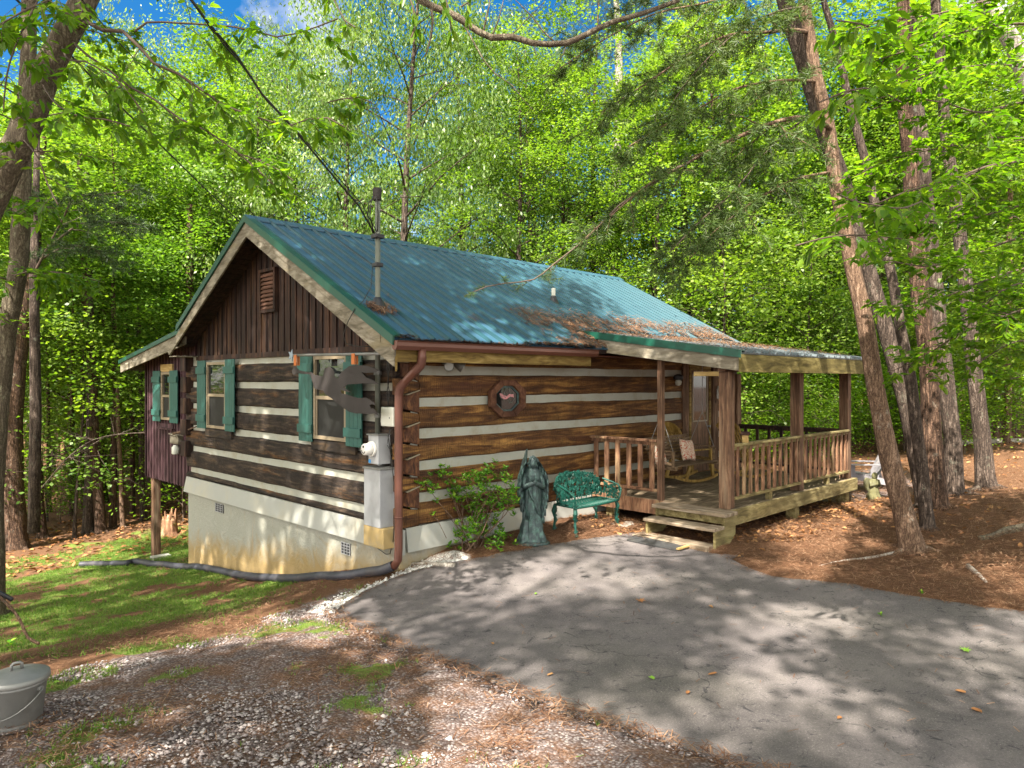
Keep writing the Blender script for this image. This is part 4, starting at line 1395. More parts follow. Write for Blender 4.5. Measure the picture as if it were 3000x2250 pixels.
tb = MB().box(5.73, 5.845, 8.02, 8.31, E - .64, E - .375).build('telephone_box', M['offwhite'], None, bevel=.012, loc=(5.79, 8.16, E - .5))
tag(tb, 'small pale plastic box between the conduit pipe and the downspout', 'box')
ab_(MB().tube([(5.7285, 8.10, E - .52), (5.727, 8.10, E - .52)], .012, 8), 'keyhole', M['black'], None)
kh = bpy.data.objects['keyhole']; kh.data.transform(Matrix.Translation(-tb.location)); kh.parent = tb

cbm = MB()
for dy, x_, amp in ((0, 5.80, .02), (.035, 5.81, -.02)):
    cbm.tube([(x_, 8.22 + dy + amp * math.sin(k_ * 1.7), E + .45 - k_ * .1) for k_ in range(9)], .007, 5)
cbm.tube([(5.80, 8.14, E - .64), (5.78, 8.20, E - .78), (5.79, 8.12, E - 1.2), (5.80, 8.05, E - 1.7), (5.76, 8.06, E - 2.2), (5.74, 8.10, E - 2.38), (5.78, 8.25, E - 2.42), (5.80, 8.6, E - 2.35), (5.80, 8.8, E - 2.15)], .006, 5)
cbm.tube([(5.80, 8.18, E - .64), (5.79, 8.24, E - .9), (5.8, 8.1, E - 1.05)], .004, 5)
o = cbm.build('wall_cable', M['wire'], None, smooth=True, loc=(5.8, 8.2, E - .3))
tag(o, 'thin dark cables hanging down the wall beside the pale box', 'cable')
cbm = MB().tube([(5.34, 8.35, E + .96), (5.33, 8.5, E + .80), (5.33, 8.62, E + .62), (5.36, 8.60, E + .50), (5.45, 8.45, E + .46), (5.60, 8.30, E + .46), (5.8, 8.3, E + .44)], .007, 5)
cbm.tube([(5.34, 8.35, E + .96), (5.50, 8.40, E + 1.08), (5.7, 8.50, E + 1.30), (mx - .05, my + .05, E + 1.62)], .006, 5)
cbm.tube([(mx - .05, my + .05, E + 1.62), (5.9, 9.3, E + 1.95), (6.0, 10.6, E + 2.6), (6.1, RY, RH + .05)], .006, 5)
o = cbm.build('roof_cable', M['wire'], None, smooth=True, loc=(5.34, 8.35, E + .96))
tag(o, 'thin black cable looping over the front roof edge from the mast', 'cable')

# flat metal angel under a rod
rd = thing('hanging_rod', 'long grey metal rod with a star finial above the right gable window', 'rod', (5.5, 9.1, E + .36))
ab_(MB().tube([(5.5, 10.33, E + .385), (5.5, 7.76, E + .345)], .021, 10), 'rod', M['galv'], rd, smooth=True)
mb = MB()
s_ = [(5.495, 10.41 + (.10 if k_ % 2 else .045) * math.cos(k_ * PI / 5), E + .385 + (.10 if k_ % 2 else .045) * math.sin(k_ * PI / 5)) for k_ in range(10)]
mb.prism(s_, (.012, 0, 0))
ab_(mb, 'star_finial', plain('blue_grey_metal', (.2, .25, .30), .5, .4), rd)
for i, (px_, py_, py2) in enumerate(((115, 190, 335), (918, 170, 320))):
    a = on_x(840 + px_ / 4.739, 1000 + py_ / 4.739, 5.47)
    b = on_x(840 + px_ / 4.739, 1000 + py2 / 4.739, 5.47)
    mb = MB().box(5.470, 5.476, a.y - .04, a.y + .04, b.z, a.z).box(5.476, 5.53, a.y - .04, a.y + .04, a.z - .004, a.z + .002).box(5.524, 5.53, a.y - .04, a.y + .04, b.z, a.z - .004)
    ab_(mb, 'strap', M['orange'], rd)
ANG = [(70, 405), (100, 345), (135, 365), (170, 400), (300, 430), (345, 430), (375, 460), (500, 490), (505, 460), (530, 370), (590, 355), (640, 385), (660, 430), (660, 480), (690, 515), (720, 510), (740, 450), (790, 400), (870, 340), (960, 330), (1080, 335), (1180, 360), (1285, 400), (1230, 430), (1100, 440), (1040, 430), (1100, 500), (1200, 540), (1285, 595), (1150, 590), (1050, 585), (940, 595), (840, 600), (800, 640), (850, 680), (900, 712), (860, 705), (800, 690), (760, 675), (745, 690), (760, 725), (820, 735), (900, 765), (1000, 790), (1100, 780), (1170, 820), (1220, 860), (1235, 890), (1180, 870), (1150, 890), (1170, 940), (1200, 930), (1240, 970), (1270, 1030), (1220, 1000), (1160, 1010), (1060, 1005), (960, 1000), (870, 980), (800, 935), (700, 860), (620, 790), (540, 740), (500, 680), (430, 670), (380, 650), (350, 540), (325, 460), (250, 455), (150, 440), (110, 465), (80, 450)]
pts = [on_x(840 + a / 4.739, 1000 + b / 4.739, 5.498) for a, b in ANG]
o = MB().prism(pts, (.005, 0, 0)).build('metal_angel', M['rust'], None, loc=tuple(sum(pts, Vector()) / len(pts)))
tag(o, 'flat rusty metal angel blowing a trumpet, hanging before the right gable window', 'ornament')

# feeder box and jar on the side room
fb = thing('wall_feeder', 'small tan wooden feeder box with glass jar on the plum siding', 'feeder', (5.9, 16.6, E - 1.5))
a, b = on_x(503, 1276, 5.90), on_x(527, 1302, 5.90)
ab_(MB().box(5.86, 5.965, b.y, a.y, b.z, a.z).prism([(5.84, b.y - .03, a.z + .002), (5.84, a.y + .05, a.z + .03), (5.84, a.y + .05, a.z + .055), (5.84, b.y - .03, a.z + .03)], (.13, 0, 0)), 'feeder_box', M['barge'], fb, bevel=.006)
c = on_x(515, 1313, 5.9)
ab_(MB().lathe([(.075, -.13), (.085, -.11), (.085, .02), (.055, .05), (.055, .07)], 14, (5.9, c.y, c.z)), 'glass_jar', M['offwhite'], fb, smooth=True)
a, b = on_x(508, 1270, 5.80), on_x(575, 1250, 5.80)
o = MB().tube([a, a.lerp(b, .5) + Vector((0, 0, -.02)), b], [.03, .022, .012], 7).build('leaning_stick', M['bark_light'], None, smooth=True, loc=tuple(a))
tag(o, 'thin bare stick reaching from the feeder box to the log corner', 'stick')

# floodlight
fl = thing('floodlight', 'twin floodlight under the eave beside the brown downspout', 'floodlight', (6.6, 7.93, E + .25))
ab_(MB().box(6.56, 6.68, 7.93, 7.99, E + .22, E + .34).tube([(6.62, 7.94, E + .28), (6.62, 7.85, E + .28)], .05, 12), 'mounting_box', M['lamp'], fl, bevel=.005)
for dx, d in ((-.09, Vector((-.55, -.7, -.35))), (.12, Vector((.6, -.55, -.5)))):
    d.normalize()
    p = Vector((6.62 + dx * .6, 7.84, E + .24))
    h_ = ab_(MB().tube([p - d * .05, p - d * .02, p + d * .06, p + d * .13], [.03, .045, .065, .075], 16), 'lamp_head', M['lamp'], fl, smooth=True)
    ab_(MB().tube([p + d * .131, p + d * .136], .064, 16), 'lamp_lens', M['lens'], h_)
# porch wall light and wall lantern
pl_ = thing('porch_light', 'small dark round porch light left of the front door', 'light', (12.6, 7.93, E + .0))
c = on_y(1990, 1110, 7.9)
ab_(MB().lathe([(.03, .1), (.09, .07), (.10, .0), (.06, -.02)], 14, (c.x, c.y + .02, c.z)), 'light_shade', M['black'], pl_, smooth=True)
ab_(MB().lathe([(.05, -.02), (.07, -.06), (.055, -.12), (.01, -.14)], 14, (c.x, c.y + .02, c.z)), 'light_globe', M['offwhite'], pl_, smooth=True)
c = on_y(2109, 1150, 7.85)
wl = thing('wall_lantern', 'narrow white lantern on the wall behind the big porch post', 'lantern', (c.x, c.y, c.z))
ab_(MB().box(c.x - .05, c.x + .05, c.y - .05, c.y + .05, c.z - .14, c.z + .08), 'lantern_body', M['white'], wl, bevel=.01)
ab_(MB().lathe([(.08, 0), (.05, .05), (.01, .08)], 4, (c.x, c.y, c.z + .085)), 'lantern_cap', M['offwhite'], wl)

# ================================================================= BLACK DRAIN PIPE
PIPE = [(1140, 1645), (1115, 1662), (1085, 1668), (1003, 1689), (940, 1689), (868, 1694), (810, 1693), (759, 1690), (715, 1685), (678, 1678), (630, 1665), (583, 1656), (550, 1658), (515, 1656), (480, 1650), (447, 1649), (420, 1644), (393, 1641), (370, 1646), (340, 1647), (300, 1648), (265, 1648), (235, 1650)]
pts = []
for i, (a, b) in enumerate(PIPE):
    p = on_ground(a, b + 12, 0)
    p.z = G(p.x, p.y) + .065
    if p.y > WY and p.x > WX - .13: p.x = WX - .13
    pts.append(p)
pts[0] = Vector((5.67, 7.93, E - 2.50)); pts[1] = Vector((5.60, 8.10, E - 2.58)); pts[2] = Vector((5.60, 8.4, E - 2.66))
# resample with corrugation
def resample(pts, step):
    out = [pts[0]]
    n = len(pts)
    for i in range(n - 1):
        p0, p1, p2, p3 = pts[max(i - 1, 0)], pts[i], pts[i + 1], pts[min(i + 2, n - 1)]
        k_ = max(1, int((p2 - p1).length / step))
        for j in range(1, k_ + 1):
            t = j / k_
            out.append(.5 * ((2 * p1) + (p2 - p0) * t + (2 * p0 - 5 * p1 + 4 * p2 - p3) * t * t + (3 * p1 - p0 - 3 * p2 + p3) * t ** 3))
    return out
rp = resample(pts, .02)
o = MB().tube(rp, [.070 if i % 2 else .064 for i in range(len(rp))], 14, False).build('drain_pipe', M['blackpipe'], None, smooth=True, loc=tuple(pts[4]))
tag(o, 'long black corrugated drain pipe snaking along the foundation onto the lawn', 'pipe')
a, b = on_ground(1188, 1660, .03), on_ground(1330, 1663, .03)
o = MB().tube([a, a.lerp(b, .5) + Vector((0, 0, .01)), b], .035, 10).build('edging_log', M['bark_white'], None, smooth=True, loc=tuple(a))
tag(o, 'pale stripped pole lying at the edge of the needle bed by the corner', 'pole')

# ================================================================= BRONZE ANGEL STATUE
sx, sy = 7.72, 7.30
SZ = G(sx, sy) + .0
stt = thing('angel_statue', 'tall green bronze angel with folded wings standing by the log wall', 'statue', (sx, sy, SZ), R_(6))
def prof(z, pr):
    for (z0, r0), (z1, r1) in zip(pr, pr[1:]):
        if z <= z1:
            t = (z - z0) / (z1 - z0)
            t = t * t * (3 - 2 * t)
            return r0 + (r1 - r0) * t
    return pr[-1][1]
PR = [(0, .215), (.06, .20), (.15, .165), (.35, .135), (.6, .125), (.75, .115), (.85, .11), (.98, .125), (1.05, .11), (1.10, .07), (1.14, .05)]
mb = MB()
zz = [i * .012 for i in range(96)]
def rob(a, z, r):
    f = math.sin(a * 9 + z * 3 + math.sin(z * 6) * .8) * .5 + math.sin(a * 17 - z * 5) * .3
    k_ = max(0, 1 - z / 1.0)
    sq = 1 + .18 * math.cos(2 * (a + .8))
    nn_ = noise.noise(Vector((math.cos(a) * 3, math.sin(a) * 3, z * 5))) * .16
    return r * sq * (1 + f * (.05 + .10 * k_) + nn_)
mb.lathe([(prof(z, PR), z) for z in zz], 56, (0, 0, .04), rob)
# sash across the body
pts = [Vector((math.cos(a) * (prof(z, PR) + .012), math.sin(a) * (prof(z, PR) + .012), z + .04)) for a, z in [(-3.6 + i * .13, .95 - i * .033) for i in range(26)]]
mb.tube(pts, [.018 + .008 * math.sin(i) for i in range(26)], 6)
# arms folded on the breast
fdir = Vector((-.55, -.83, 0))
side = Vector((.83, -.55, 0))
for s in (-1, 1):
    sh_ = Vector((0, 0, 1.04)) + side * .13 * s
    el = Vector((0, 0, .86)) + side * .17 * s + fdir * .08
    ha = Vector((0, 0, .95)) + side * -.03 * s + fdir * .17
    mb.tube([sh_, sh_.lerp(el, .5) + side * .01 * s, el, el.lerp(ha, .5) + fdir * .01, ha], [.055, .052, .05, .042, .03], 10)
    for k_ in range(5):
        d = (fdir * .2 + Vector((0, 0, 1)) * (.8 + .1 * k_) - side * s * (.5 - .15 * k_)).normalized()
        b0 = ha + side * (.012 * (k_ - 2)) * s
        mb.tube([b0, b0 + d * .03, b0 + d * (.055 if k_ else .035)], [.008, .007, .004], 6)
mb.lathe([(.30, .0), (.30, .03), (.26, .055), (.2, .07)], 20, (0, 0, 0), lambda a, z, r: r * (.85 + .18 * math.cos(2 * (a + .78)) + .07 * noise.noise(Vector((math.cos(a) * 3, math.sin(a) * 3, 3)))))
mb.build('robed_figure', M['bronze'], stt, smooth=True)
# head bowed
mb = MB()
hc = Vector((0, 0, 1.21)) + fdir * .05
def headshape(c, r, fwd):
    mb = MB()
    n, m_ = 20, 14
    vs_ = []
    rt = Vector((fwd.y, -fwd.x, 0))
    for i in range(m_ + 1):
        th = PI * i / m_
        for k_ in range(n):
            ph = 2 * PI * k_ / n
            d = fwd * (math.sin(th) * math.cos(ph)) + rt * (math.sin(th) * math.sin(ph)) + Vector((0, 0, math.cos(th)))
            cf = math.sin(th) * math.cos(ph)
            zc = math.cos(th)
            rad = r * (1 + .0)
            p = Vector((d.x * .82, d.y * .82, d.z * 1.08)) * rad
            if cf > .3:
                p += fwd * (-.06 * r * (1 - abs(zc)))
                s_ = math.sin(th) * math.sin(ph)
                if abs(s_) < .12 and -.35 < zc < .15: p += fwd * r * .22 * (1 - abs(s_) / .12)       # nose
                if .15 < abs(s_) < .45 and 0 < zc < .25: p -= fwd * r * .10                                  # eye sockets
                if abs(s_) < .3 and -.6 < zc < -.45: p += fwd * r * .06                                       # lips
            if zc < -.4: p *= (1 - .12 * (-zc - .4))
            vs_.append(c + p)
    fs = [(i * n + k_, i * n + (k_ + 1) % n, (i + 1) * n + (k_ + 1) % n, (i + 1) * n + k_) for i in range(m_) for k_ in range(n)]
    return mb.add(vs_, fs)
fw = (fdir * .9 + Vector((0, 0, -.35))).normalized()
hd = headshape(hc, .088, Vector((fw.x, fw.y, 0)).normalized())
hd.tube([Vector((0, 0, 1.08)), hc - Vector((0, 0, .05))], [.05, .04], 10)
hob = hd.build('head', M['bronze'], stt, smooth=True)
mb = MB()
random.seed(3)
for k_ in range(70):
    a = random.uniform(0, 2 * PI)
    th = random.uniform(0, 1.9)
    d = Vector((math.cos(a) * math.sin(th), math.sin(a) * math.sin(th), math.cos(th)))
    if d.dot(fw) > .35: continue
    p = hc + Vector((d.x * .078, d.y * .078, d.z * .098))
    tdir = Vector((random.uniform(-1, 1), random.uniform(-1, 1), -1.2)).normalized() * .05
    mb.tube([p, p + tdir * .5 + d * .014, p + tdir], [.016, .015, .006], 6)
mb.build('hair_curls', M['bronze'], hob, smooth=True)
# wings: layered feather sheets, curving forward around the shoulders
def wing(s):
    mb = MB()
    nu, nv = 12, 30
    vs_ = []
    for lay in (0, 1):
        for i in range(nv + 1):
            v_ = i / nv
            z = (1.40 if s < 0 else 1.30) - 1.02 * v_
            w = (.27 if s < 0 else .26) * math.sin(min(1, v_ * 2.4 + .36) * PI / 2) * (1 - max(0, v_ - .45) ** 1.3 * 1.35)
            for k_ in range(nu + 1):
                u_ = k_ / nu
                arch = -.16 * (u_) ** 2 * (1 - v_) 
                x_ = side * s * (.045 + w * u_ * .92) 
                f_ = fdir * (-.10 + (.33 if s < 0 else .20) * u_ ** 1.5 - .05 * math.sin(v_ * PI))
                fe = .012 * math.sin(u_ * nu * 2.6 + v_ * 8) + .018 * ((v_ * 9 + u_ * 1.5) % 1)
                p = Vector((0, 0, z + arch + .0)) + x_ + f_ + fdir * (-fe if lay else 0) - fdir * (.03 * lay)
                if s < 0: p += Vector((0, 0, .0))
                vs_.append(p)
    W_ = nu + 1
    T_ = (nv + 1) * W_
    fs = []
    for i in range(nv):
        for k_ in range(nu):
            q4 = (i * W_ + k_, i * W_ + k_ + 1, (i + 1) * W_ + k_ + 1, (i + 1) * W_ + k_)
            fs.append(q4)
            fs.append(tuple(T_ + j for j in reversed(q4)))
    bd = [k_ for k_ in range(W_)] + [i * W_ + nu for i in range(1, nv + 1)] + [nv * W_ + k_ for k_ in range(nu - 1, -1, -1)] + [i * W_ for i in range(nv - 1, 0, -1)]
    for a_, b_ in zip(bd, bd[1:] + bd[:1]): fs.append((a_, b_, T_ + b_, T_ + a_))
    mb.add(vs_, fs)
    # feather quills in rows
    random.seed(5 + s)
    for row in range(7):
        v_ = .10 + row * .12
        for k_ in range(5):
            u_ = .15 + k_ * .19
            z = (1.40 if s < 0 else 1.30) - 1.02 * v_ - .16 * u_ ** 2 * (1 - v_)
            w = (.27 if s < 0 else .26) * math.sin(min(1, v_ * 2.4 + .36) * PI / 2) * (1 - max(0, v_ - .45) ** 1.3 * 1.35)
            for bk in (-1, 1):
                p = Vector((0, 0, z)) + side * s * (.045 + w * u_ * .92) + fdir * (-.115 + (.33 if s < 0 else .20) * u_ ** 1.5 - .05 * math.sin(v_ * PI) + .028 * bk)
                d = Vector((0, 0, -1)) + side * s * .12
                mb.tube([p, p + d * .05 + fdir * .008 * bk, p + d * .11, p + d * .145], [.008, .022, .018, .003], 6)
    return mb
for s in (-1, 1):
    wg = wing(s)
    wg.build('wing', M['bronze'], stt, smooth=True)

stt.scale = (.86, .86, 1)
# ================================================================= CAST IRON BENCH
bx, by = 8.96, 7.28
bn = thing('garden_bench', 'small green cast iron bench with openwork grapevine back beside the angel statue', 'bench', (bx, by, G(bx, by)), 0)
BW = .56
zs_ = .42
gl_ = lambda x_, y_: G(bx + x_, by + y_) - G(bx, by)
random.seed(9)
def leafplate(p, nrm, r, th=.006):
    mb = MB()
    nrm = Vector(nrm).normalized()
    s = nrm.orthogonal().normalized()
    u_ = nrm.cross(s)
    a0 = random.uniform(0, 6.28)
    poly = []
    for k_ in range(10):
        rr = r * (1 if k_ % 2 == 0 else .5) * random.uniform(.8, 1.15)
        poly.append(p + (s * math.cos(a0 + k_ * PI / 5) + u_ * math.sin(a0 + k_ * PI / 5)) * rr)
    return mb.prism(poly, nrm * th)
# seat: slightly bowed lattice
mb = MB()
for k_ in range(15):
    x_ = -BW + .04 + k_ * (2 * BW - .08) / 14
    mb.tube([(x_, -.22 - .04 * (1 - (x_ / BW) ** 2), zs_), (x_ * .95, .0, zs_ - .012), (x_ * .9, .22, zs_)], .008, 5)
for k_ in range(6):
    y_ = -.2 + k_ * .08
    mb.tube([(-BW + .03, y_, zs_ - .004), (0, y_ - .02, zs_ - .012), (BW - .03, y_, zs_ - .004)], .007, 5)
fr_ = [(x_, -.23 - .05 * (1 - (x_ / BW) ** 2), zs_ - .005) for x_ in np.linspace(-BW, BW, 13)]
mb.tube(fr_, .018, 8).tube([(-BW, -.23, zs_), (-BW * .93, .22, zs_)], .014, 6).tube([(BW, -.23, zs_), (BW * .93, .22, zs_)], .014, 6).tube([(-BW * .93, .22, zs_), (BW * .93, .22, zs_)], .014, 6)
mb.build('seat', M['cast'], bn, smooth=True)
# back: arched outline, scroll stems, leaves
mb = MB()
def backtop(x_): return zs_ + .38 + .06 * math.cos(x_ / BW * PI * .5) - .10 * max(0, abs(x_) / BW - .75) / .25
yb = lambda x_, z: .22 + (z - zs_) * .25 - .12 * (abs(x_) / BW) ** 2.5
outl = [(x_, yb(x_, backtop(x_)), backtop(x_)) for x_ in np.linspace(-BW, BW, 21)]
mb.tube(outl, .014, 6)
for z_ in (zs_ + .06, zs_ + .2):
    mb.tube([(x_, yb(x_, z_), z_ + .012 * math.sin(x_ * 20)) for x_ in np.linspace(-BW, BW, 25)], .008, 5)
for k_ in range(13):
    x_ = -BW + .03 + k_ * (2 * BW - .06) / 12
    zt = backtop(x_)
    mb.tube([(x_ + .03 * math.sin(z * 22 + k_), yb(x_, z), z) for z in np.linspace(zs_, zt, 8)], .007, 5)
mb_ = mb
bk_ = mb.build('backrest', M['cast'], bn, smooth=True)
mb = MB()
for k_ in range(340):
    x_ = random.uniform(-BW, BW)
    z = random.choice([zs_ + .12, zs_ + .2, zs_ + .3, backtop(x_) - .01, backtop(x_) - .04]) + random.uniform(-.05, .03)
    z = min(z, backtop(x_) + .01)
    mb.merge(leafplate(Vector((x_, yb(x_, z) - random.uniform(-.012, .02), z)), Vector((random.uniform(-.4, .4), -1, random.uniform(-.3, .4))), random.uniform(.03, .052)))
mb.build('vine_leaves', M['cast'], bk_)
for s in (-1, 1):
    mb = MB()
    ap = [(s * BW, .1, zs_ + .32), (s * (BW + .03), -.05, zs_ + .28), (s * (BW + .05), -.18, zs_ + .24), (s * (BW + .03), -.26, zs_ + .17), (s * (BW + .0), -.25, zs_ + .05), (s * BW, -.23, zs_)]
    mb.tube(ap, .016, 7)
    for k_ in range(46):
        t = random.random()
        y_ = .1 - .34 * t
        z = zs_ + random.uniform(.02, .30 - .08 * t)
        mb.merge(leafplate(Vector((s * (BW + .02), y_, z)), Vector((s, random.uniform(-.3, .3), .2)), random.uniform(.024, .038)))
    for t in (.25, .5, .75):
        mb.tube([(s * BW, .1 - .33 * t, zs_), (s * (BW + .03), .1 - .33 * t, zs_ + .27 - .05 * t)], .007, 5)
    mb.build('arm', M['cast'], bn, smooth=False)
for sx_, sy_ in ((-1, -1), (1, -1), (-1, 1), (1, 1)):
    x_, y_ = sx_ * (BW - .04), -.21 if sy_ < 0 else .2
    zg = gl_(x_, y_ + sy_ * .04)
    mb = MB().tube([(x_, y_, zs_ - .01), (x_ + sx_ * .015, y_ + sy_ * .02, zs_ - .1), (x_, y_, (zs_ + zg) / 2), (x_ + sx_ * .01, y_ + sy_ * .02, zg + .05), (x_ + sx_ * .02, y_ + sy_ * .05, zg + .012)], [.03, .034, .018, .02, .028], 8)
    for k_ in range(30):
        z = zg + (zs_ - zg) * (.12 + .88 * random.random())
        mb.merge(leafplate(Vector((x_ + random.uniform(-.03, .03), y_ + random.uniform(-.02, .02), z)), Vector((random.uniform(-1, 1), -1, random.uniform(-.3, .3))), random.uniform(.018, .034)))
    mb.build('leg', M['cast'], bn)
c = on_ground(1825, 1540, .0)
mb = MB()
pl = [(math.cos(a) * r_, math.sin(a) * r_ * .8) for a, r_ in ((0, .26), (.9, .2), (1.7, .22), (2.5, .25), (3.4, .2), (4.2, .24), (5.2, .22))]
mb.prism([(c.x + a, c.y + b, G(c.x, c.y) + .002) for a, b in pl], (0, 0, .035))
o = mb.build('flat_stone', M['stone'], None, bevel=.01, loc=tuple(c))
tag(o, 'flat grey stone slab under the right front leg of the green bench', 'stone')

# ================================================================= PORCH FURNITURE
def slat_rocker(name, label, x, y, rz):
    r = thing(name, label, 'chair', (x, y, DZ), rz, 'golden rockers on the porch')
    # local: faces +x
    mb = MB()
    for i in range(8):
        y_ = -.24 + i * .0686
        hh = .66
        mb.beam((-.16, y_, .40), (-.50, y_ * 1.15, .40 + hh), .042, .016, (1, 0, 0))
    mb.build('back_slats', M['ywood'], r, bevel=.003)
    pts2 = [(-.31 + .0, .36 + 0)]
    poly = []
    for k_ in range(13):
        a = PI * k_ / 12
        poly.append(Vector((-.50 - .02 * 1, math.cos(a) * .31, 1.03 + math.sin(a) * .13)))
    poly += [Vector((-.47, -.28, .97)), Vector((-.47, .28, .97))]
    mb = MB().prism(poly, Vector((-.024, 0, -.012)))
    mb.build('crest_rail', M['ywood'], r, bevel=.006)
    mb = MB()
    for i in range(9):
        t = i / 8
        mb.box(-.18 + t * .50, -.18 + t * .50 + .048, -.27, .27, .40 + .03 * t - .05 * math.sin(PI * t), .418 + .03 * t - .05 * math.sin(PI * t))
    mb.build('seat', M['ywood'], r, bevel=.003)
    for s in (-1, 1):
        mb = MB().beam((-.40, s * .32, .62), (.32, s * .32, .64), .085, .022)
        mb.build('arm', M['ywood'], r, bevel=.004)
        MB().beam((.26, s * .30, .62), (.30, s * .30, .07), .04, .06, (1, 0, 0)).build('leg', M['ywood'], r)
        MB().beam((-.22, s * .30, .42), (-.34, s * .30, .07), .04, .06, (1, 0, 0)).build('leg', M['ywood'], r)
        mb = MB()
        pr = [Vector((-.62 + i * .115, s * .30, .035 + .05 * ((i - 4.6) / 4.6) ** 2 * 2.2)) for i in range(10)]
        for a, b in zip(pr, pr[1:]): mb.beam(a, b, .035, .05)
        mb.build('rocker', M['ywood'], r)
    return r
slat_rocker('rocking_chair', 'golden slatted rocking chair by the door behind the porch swing', 12.35, 7.42, R_(-20))
slat_rocker('rocking_chair', 'golden slatted rocking chair partly hidden behind the big porch post', 13.75, 6.95, R_(-20))
# swing
sw = thing('porch_swing', 'brown slatted porch swing hanging on chains near the wall', 'swing', (11.35, 6.95, E - 1.5))
zs2 = E - 1.5
def swb(mb, name, m, parent=None, **k): return mb.build(name, m, parent or sw, world=True, **k)
mb = MB()
for i in range(8):
    y_ = 6.68 + i * .062
    mb.box(10.62, 12.08, y_, y_ + .05, zs2 - .01 - .03 * math.sin(PI * i / 7), zs2 + .012 - .03 * math.sin(PI * i / 7))
swb(mb, 'seat', M['swing'], bevel=.003)
mb = MB()
for i in range(7):
    z = zs2 + .05 + i * .062
    mb.box(10.62, 12.08, 7.18 + i * .018, 7.20 + i * .018, z, z + .05)
swb(mb, 'backrest', M['swing'], bevel=.003)
for x_ in (10.66, 12.04):
    swb(MB().beam((x_, 6.66, zs2 - .03), (x_, 7.22, zs2 - .03), .04, .06).beam((x_, 6.72, zs2 + .26), (x_, 7.30, zs2 + .28), .07, .022).beam((x_, 6.74, zs2), (x_, 6.74, zs2 + .25), .04, .04), 'arm', M['swing'])
    mb = MB()
    mb.tube([(x_ + .0, 6.74, zs2 + .27), (x_, 6.98, E - .6), (x_, 6.98, E + .5)], .006, 5).tube([(x_, 7.26, zs2 + .28), (x_, 6.98, E - .6)], .006, 5)
    swb(mb, 'chain', M['galv'])
def cushion_mat():
    m, t, bs = nm('red_floral_cushion_cloth')
    v = coords(t, (1, 1, 1))
    vo = N(t, 'ShaderNodeTexVoronoi', feature='SMOOTH_F1')
    vo.inputs['Scale'].default_value = 17
    L(t, v, vo.inputs['Vector'])
    wv = N(t, 'ShaderNodeMath', operation='SINE')
    L(t, math_(t, 'MULTIPLY', vo.outputs['Distance'], 26), wv.inputs[0])
    col = ramp(t, wv.outputs[0], [(.35, (.60, .52, .40)), (.5, (.45, .10, .06))])
    L(t, col, bs.inputs['Base Color'])
    bs.inputs['Roughness'].default_value = .9
    return m
CM = cushion_mat()
def cushion(label, c, u_, v_, w, h, th):
    u_, v_ = Vector(u_).normalized(), Vector(v_).normalized()
    n_ = u_.cross(v_)
    mb = MB()
    K = 12
    vs_ = []
    for sgn_ in (1, -1):
        for i in range(K + 1):
            for j in range(K + 1):
                a, b = i / K * 2 - 1, j / K * 2 - 1
                puff = ((1 - a ** 4) * (1 - b ** 4)) ** .5
                pin = 1 - .10 * (1 - abs(a * b)) * max(abs(a), abs(b)) ** 3
                vs_.append(u_ * a * w / 2 * pin + v_ * b * h / 2 * pin + n_ * sgn_ * th / 2 * puff)
    W_ = K + 1
    fs = []
    for i in range(K):
        for j in range(K):
            f = (i * W_ + j, i * W_ + j + 1, (i + 1) * W_ + j + 1, (i + 1) * W_ + j)
            fs.append(f)
            fs.append(tuple(W_ * W_ + k_ for k_ in reversed(f)))
    mb.add(vs_, fs)
    me = mb.mesh('cushion')
    bm = bmesh.new(); bm.from_mesh(me); bmesh.ops.remove_doubles(bm, verts=bm.verts, dist=.0005); bmesh.ops.recalc_face_normals(bm, faces=bm.faces); bm.to_mesh(me); bm.free()
    o = link_mesh('cushion', me, CM, smooth=True)
    o.location = c
    tag(o, label, 'cushion')
c = on_y(2014, 1318, 7.05)
cushion('red and cream patterned cushion leaning back on the middle of the swing', c, (1, 0, -.10), (.25, .35, .9), .44, .42, .12)
c = on_y(1931, 1330, 6.9)
cushion('patterned cushion at the left end of the swing, half hidden by the thin post', c, (1, .2, -.05), (.0, .3, .95), .4, .42, .12)
# birdhouse on the rail
c = on_y(2184, 1292, 5.345)
bh = thing('birdhouse', 'tiny wooden birdhouse with dark roof standing on the porch rail', 'birdhouse', (c.x, 5.345, DZ + .986), R_(20))
MB().prism([(-.055, -.045, 0), (.055, -.045, 0), (.055, -.045, .12), (0, -.045, .15), (-.055, -.045, .12)], (0, .09, 0)).build('house_body', M['tanwood'], bh, bevel=.003)
MB().beam((-.005, 0, .165), (-.075, 0, .12), .13, .012).beam((.005, 0, .165), (.075, 0, .12), .13, .012).build('house_roof', M['soffit'], bh)
MB().tube([(0, -.0455, .075), (0, -.047, .075)], .016, 12).build('entrance_hole', M['black'], bh)

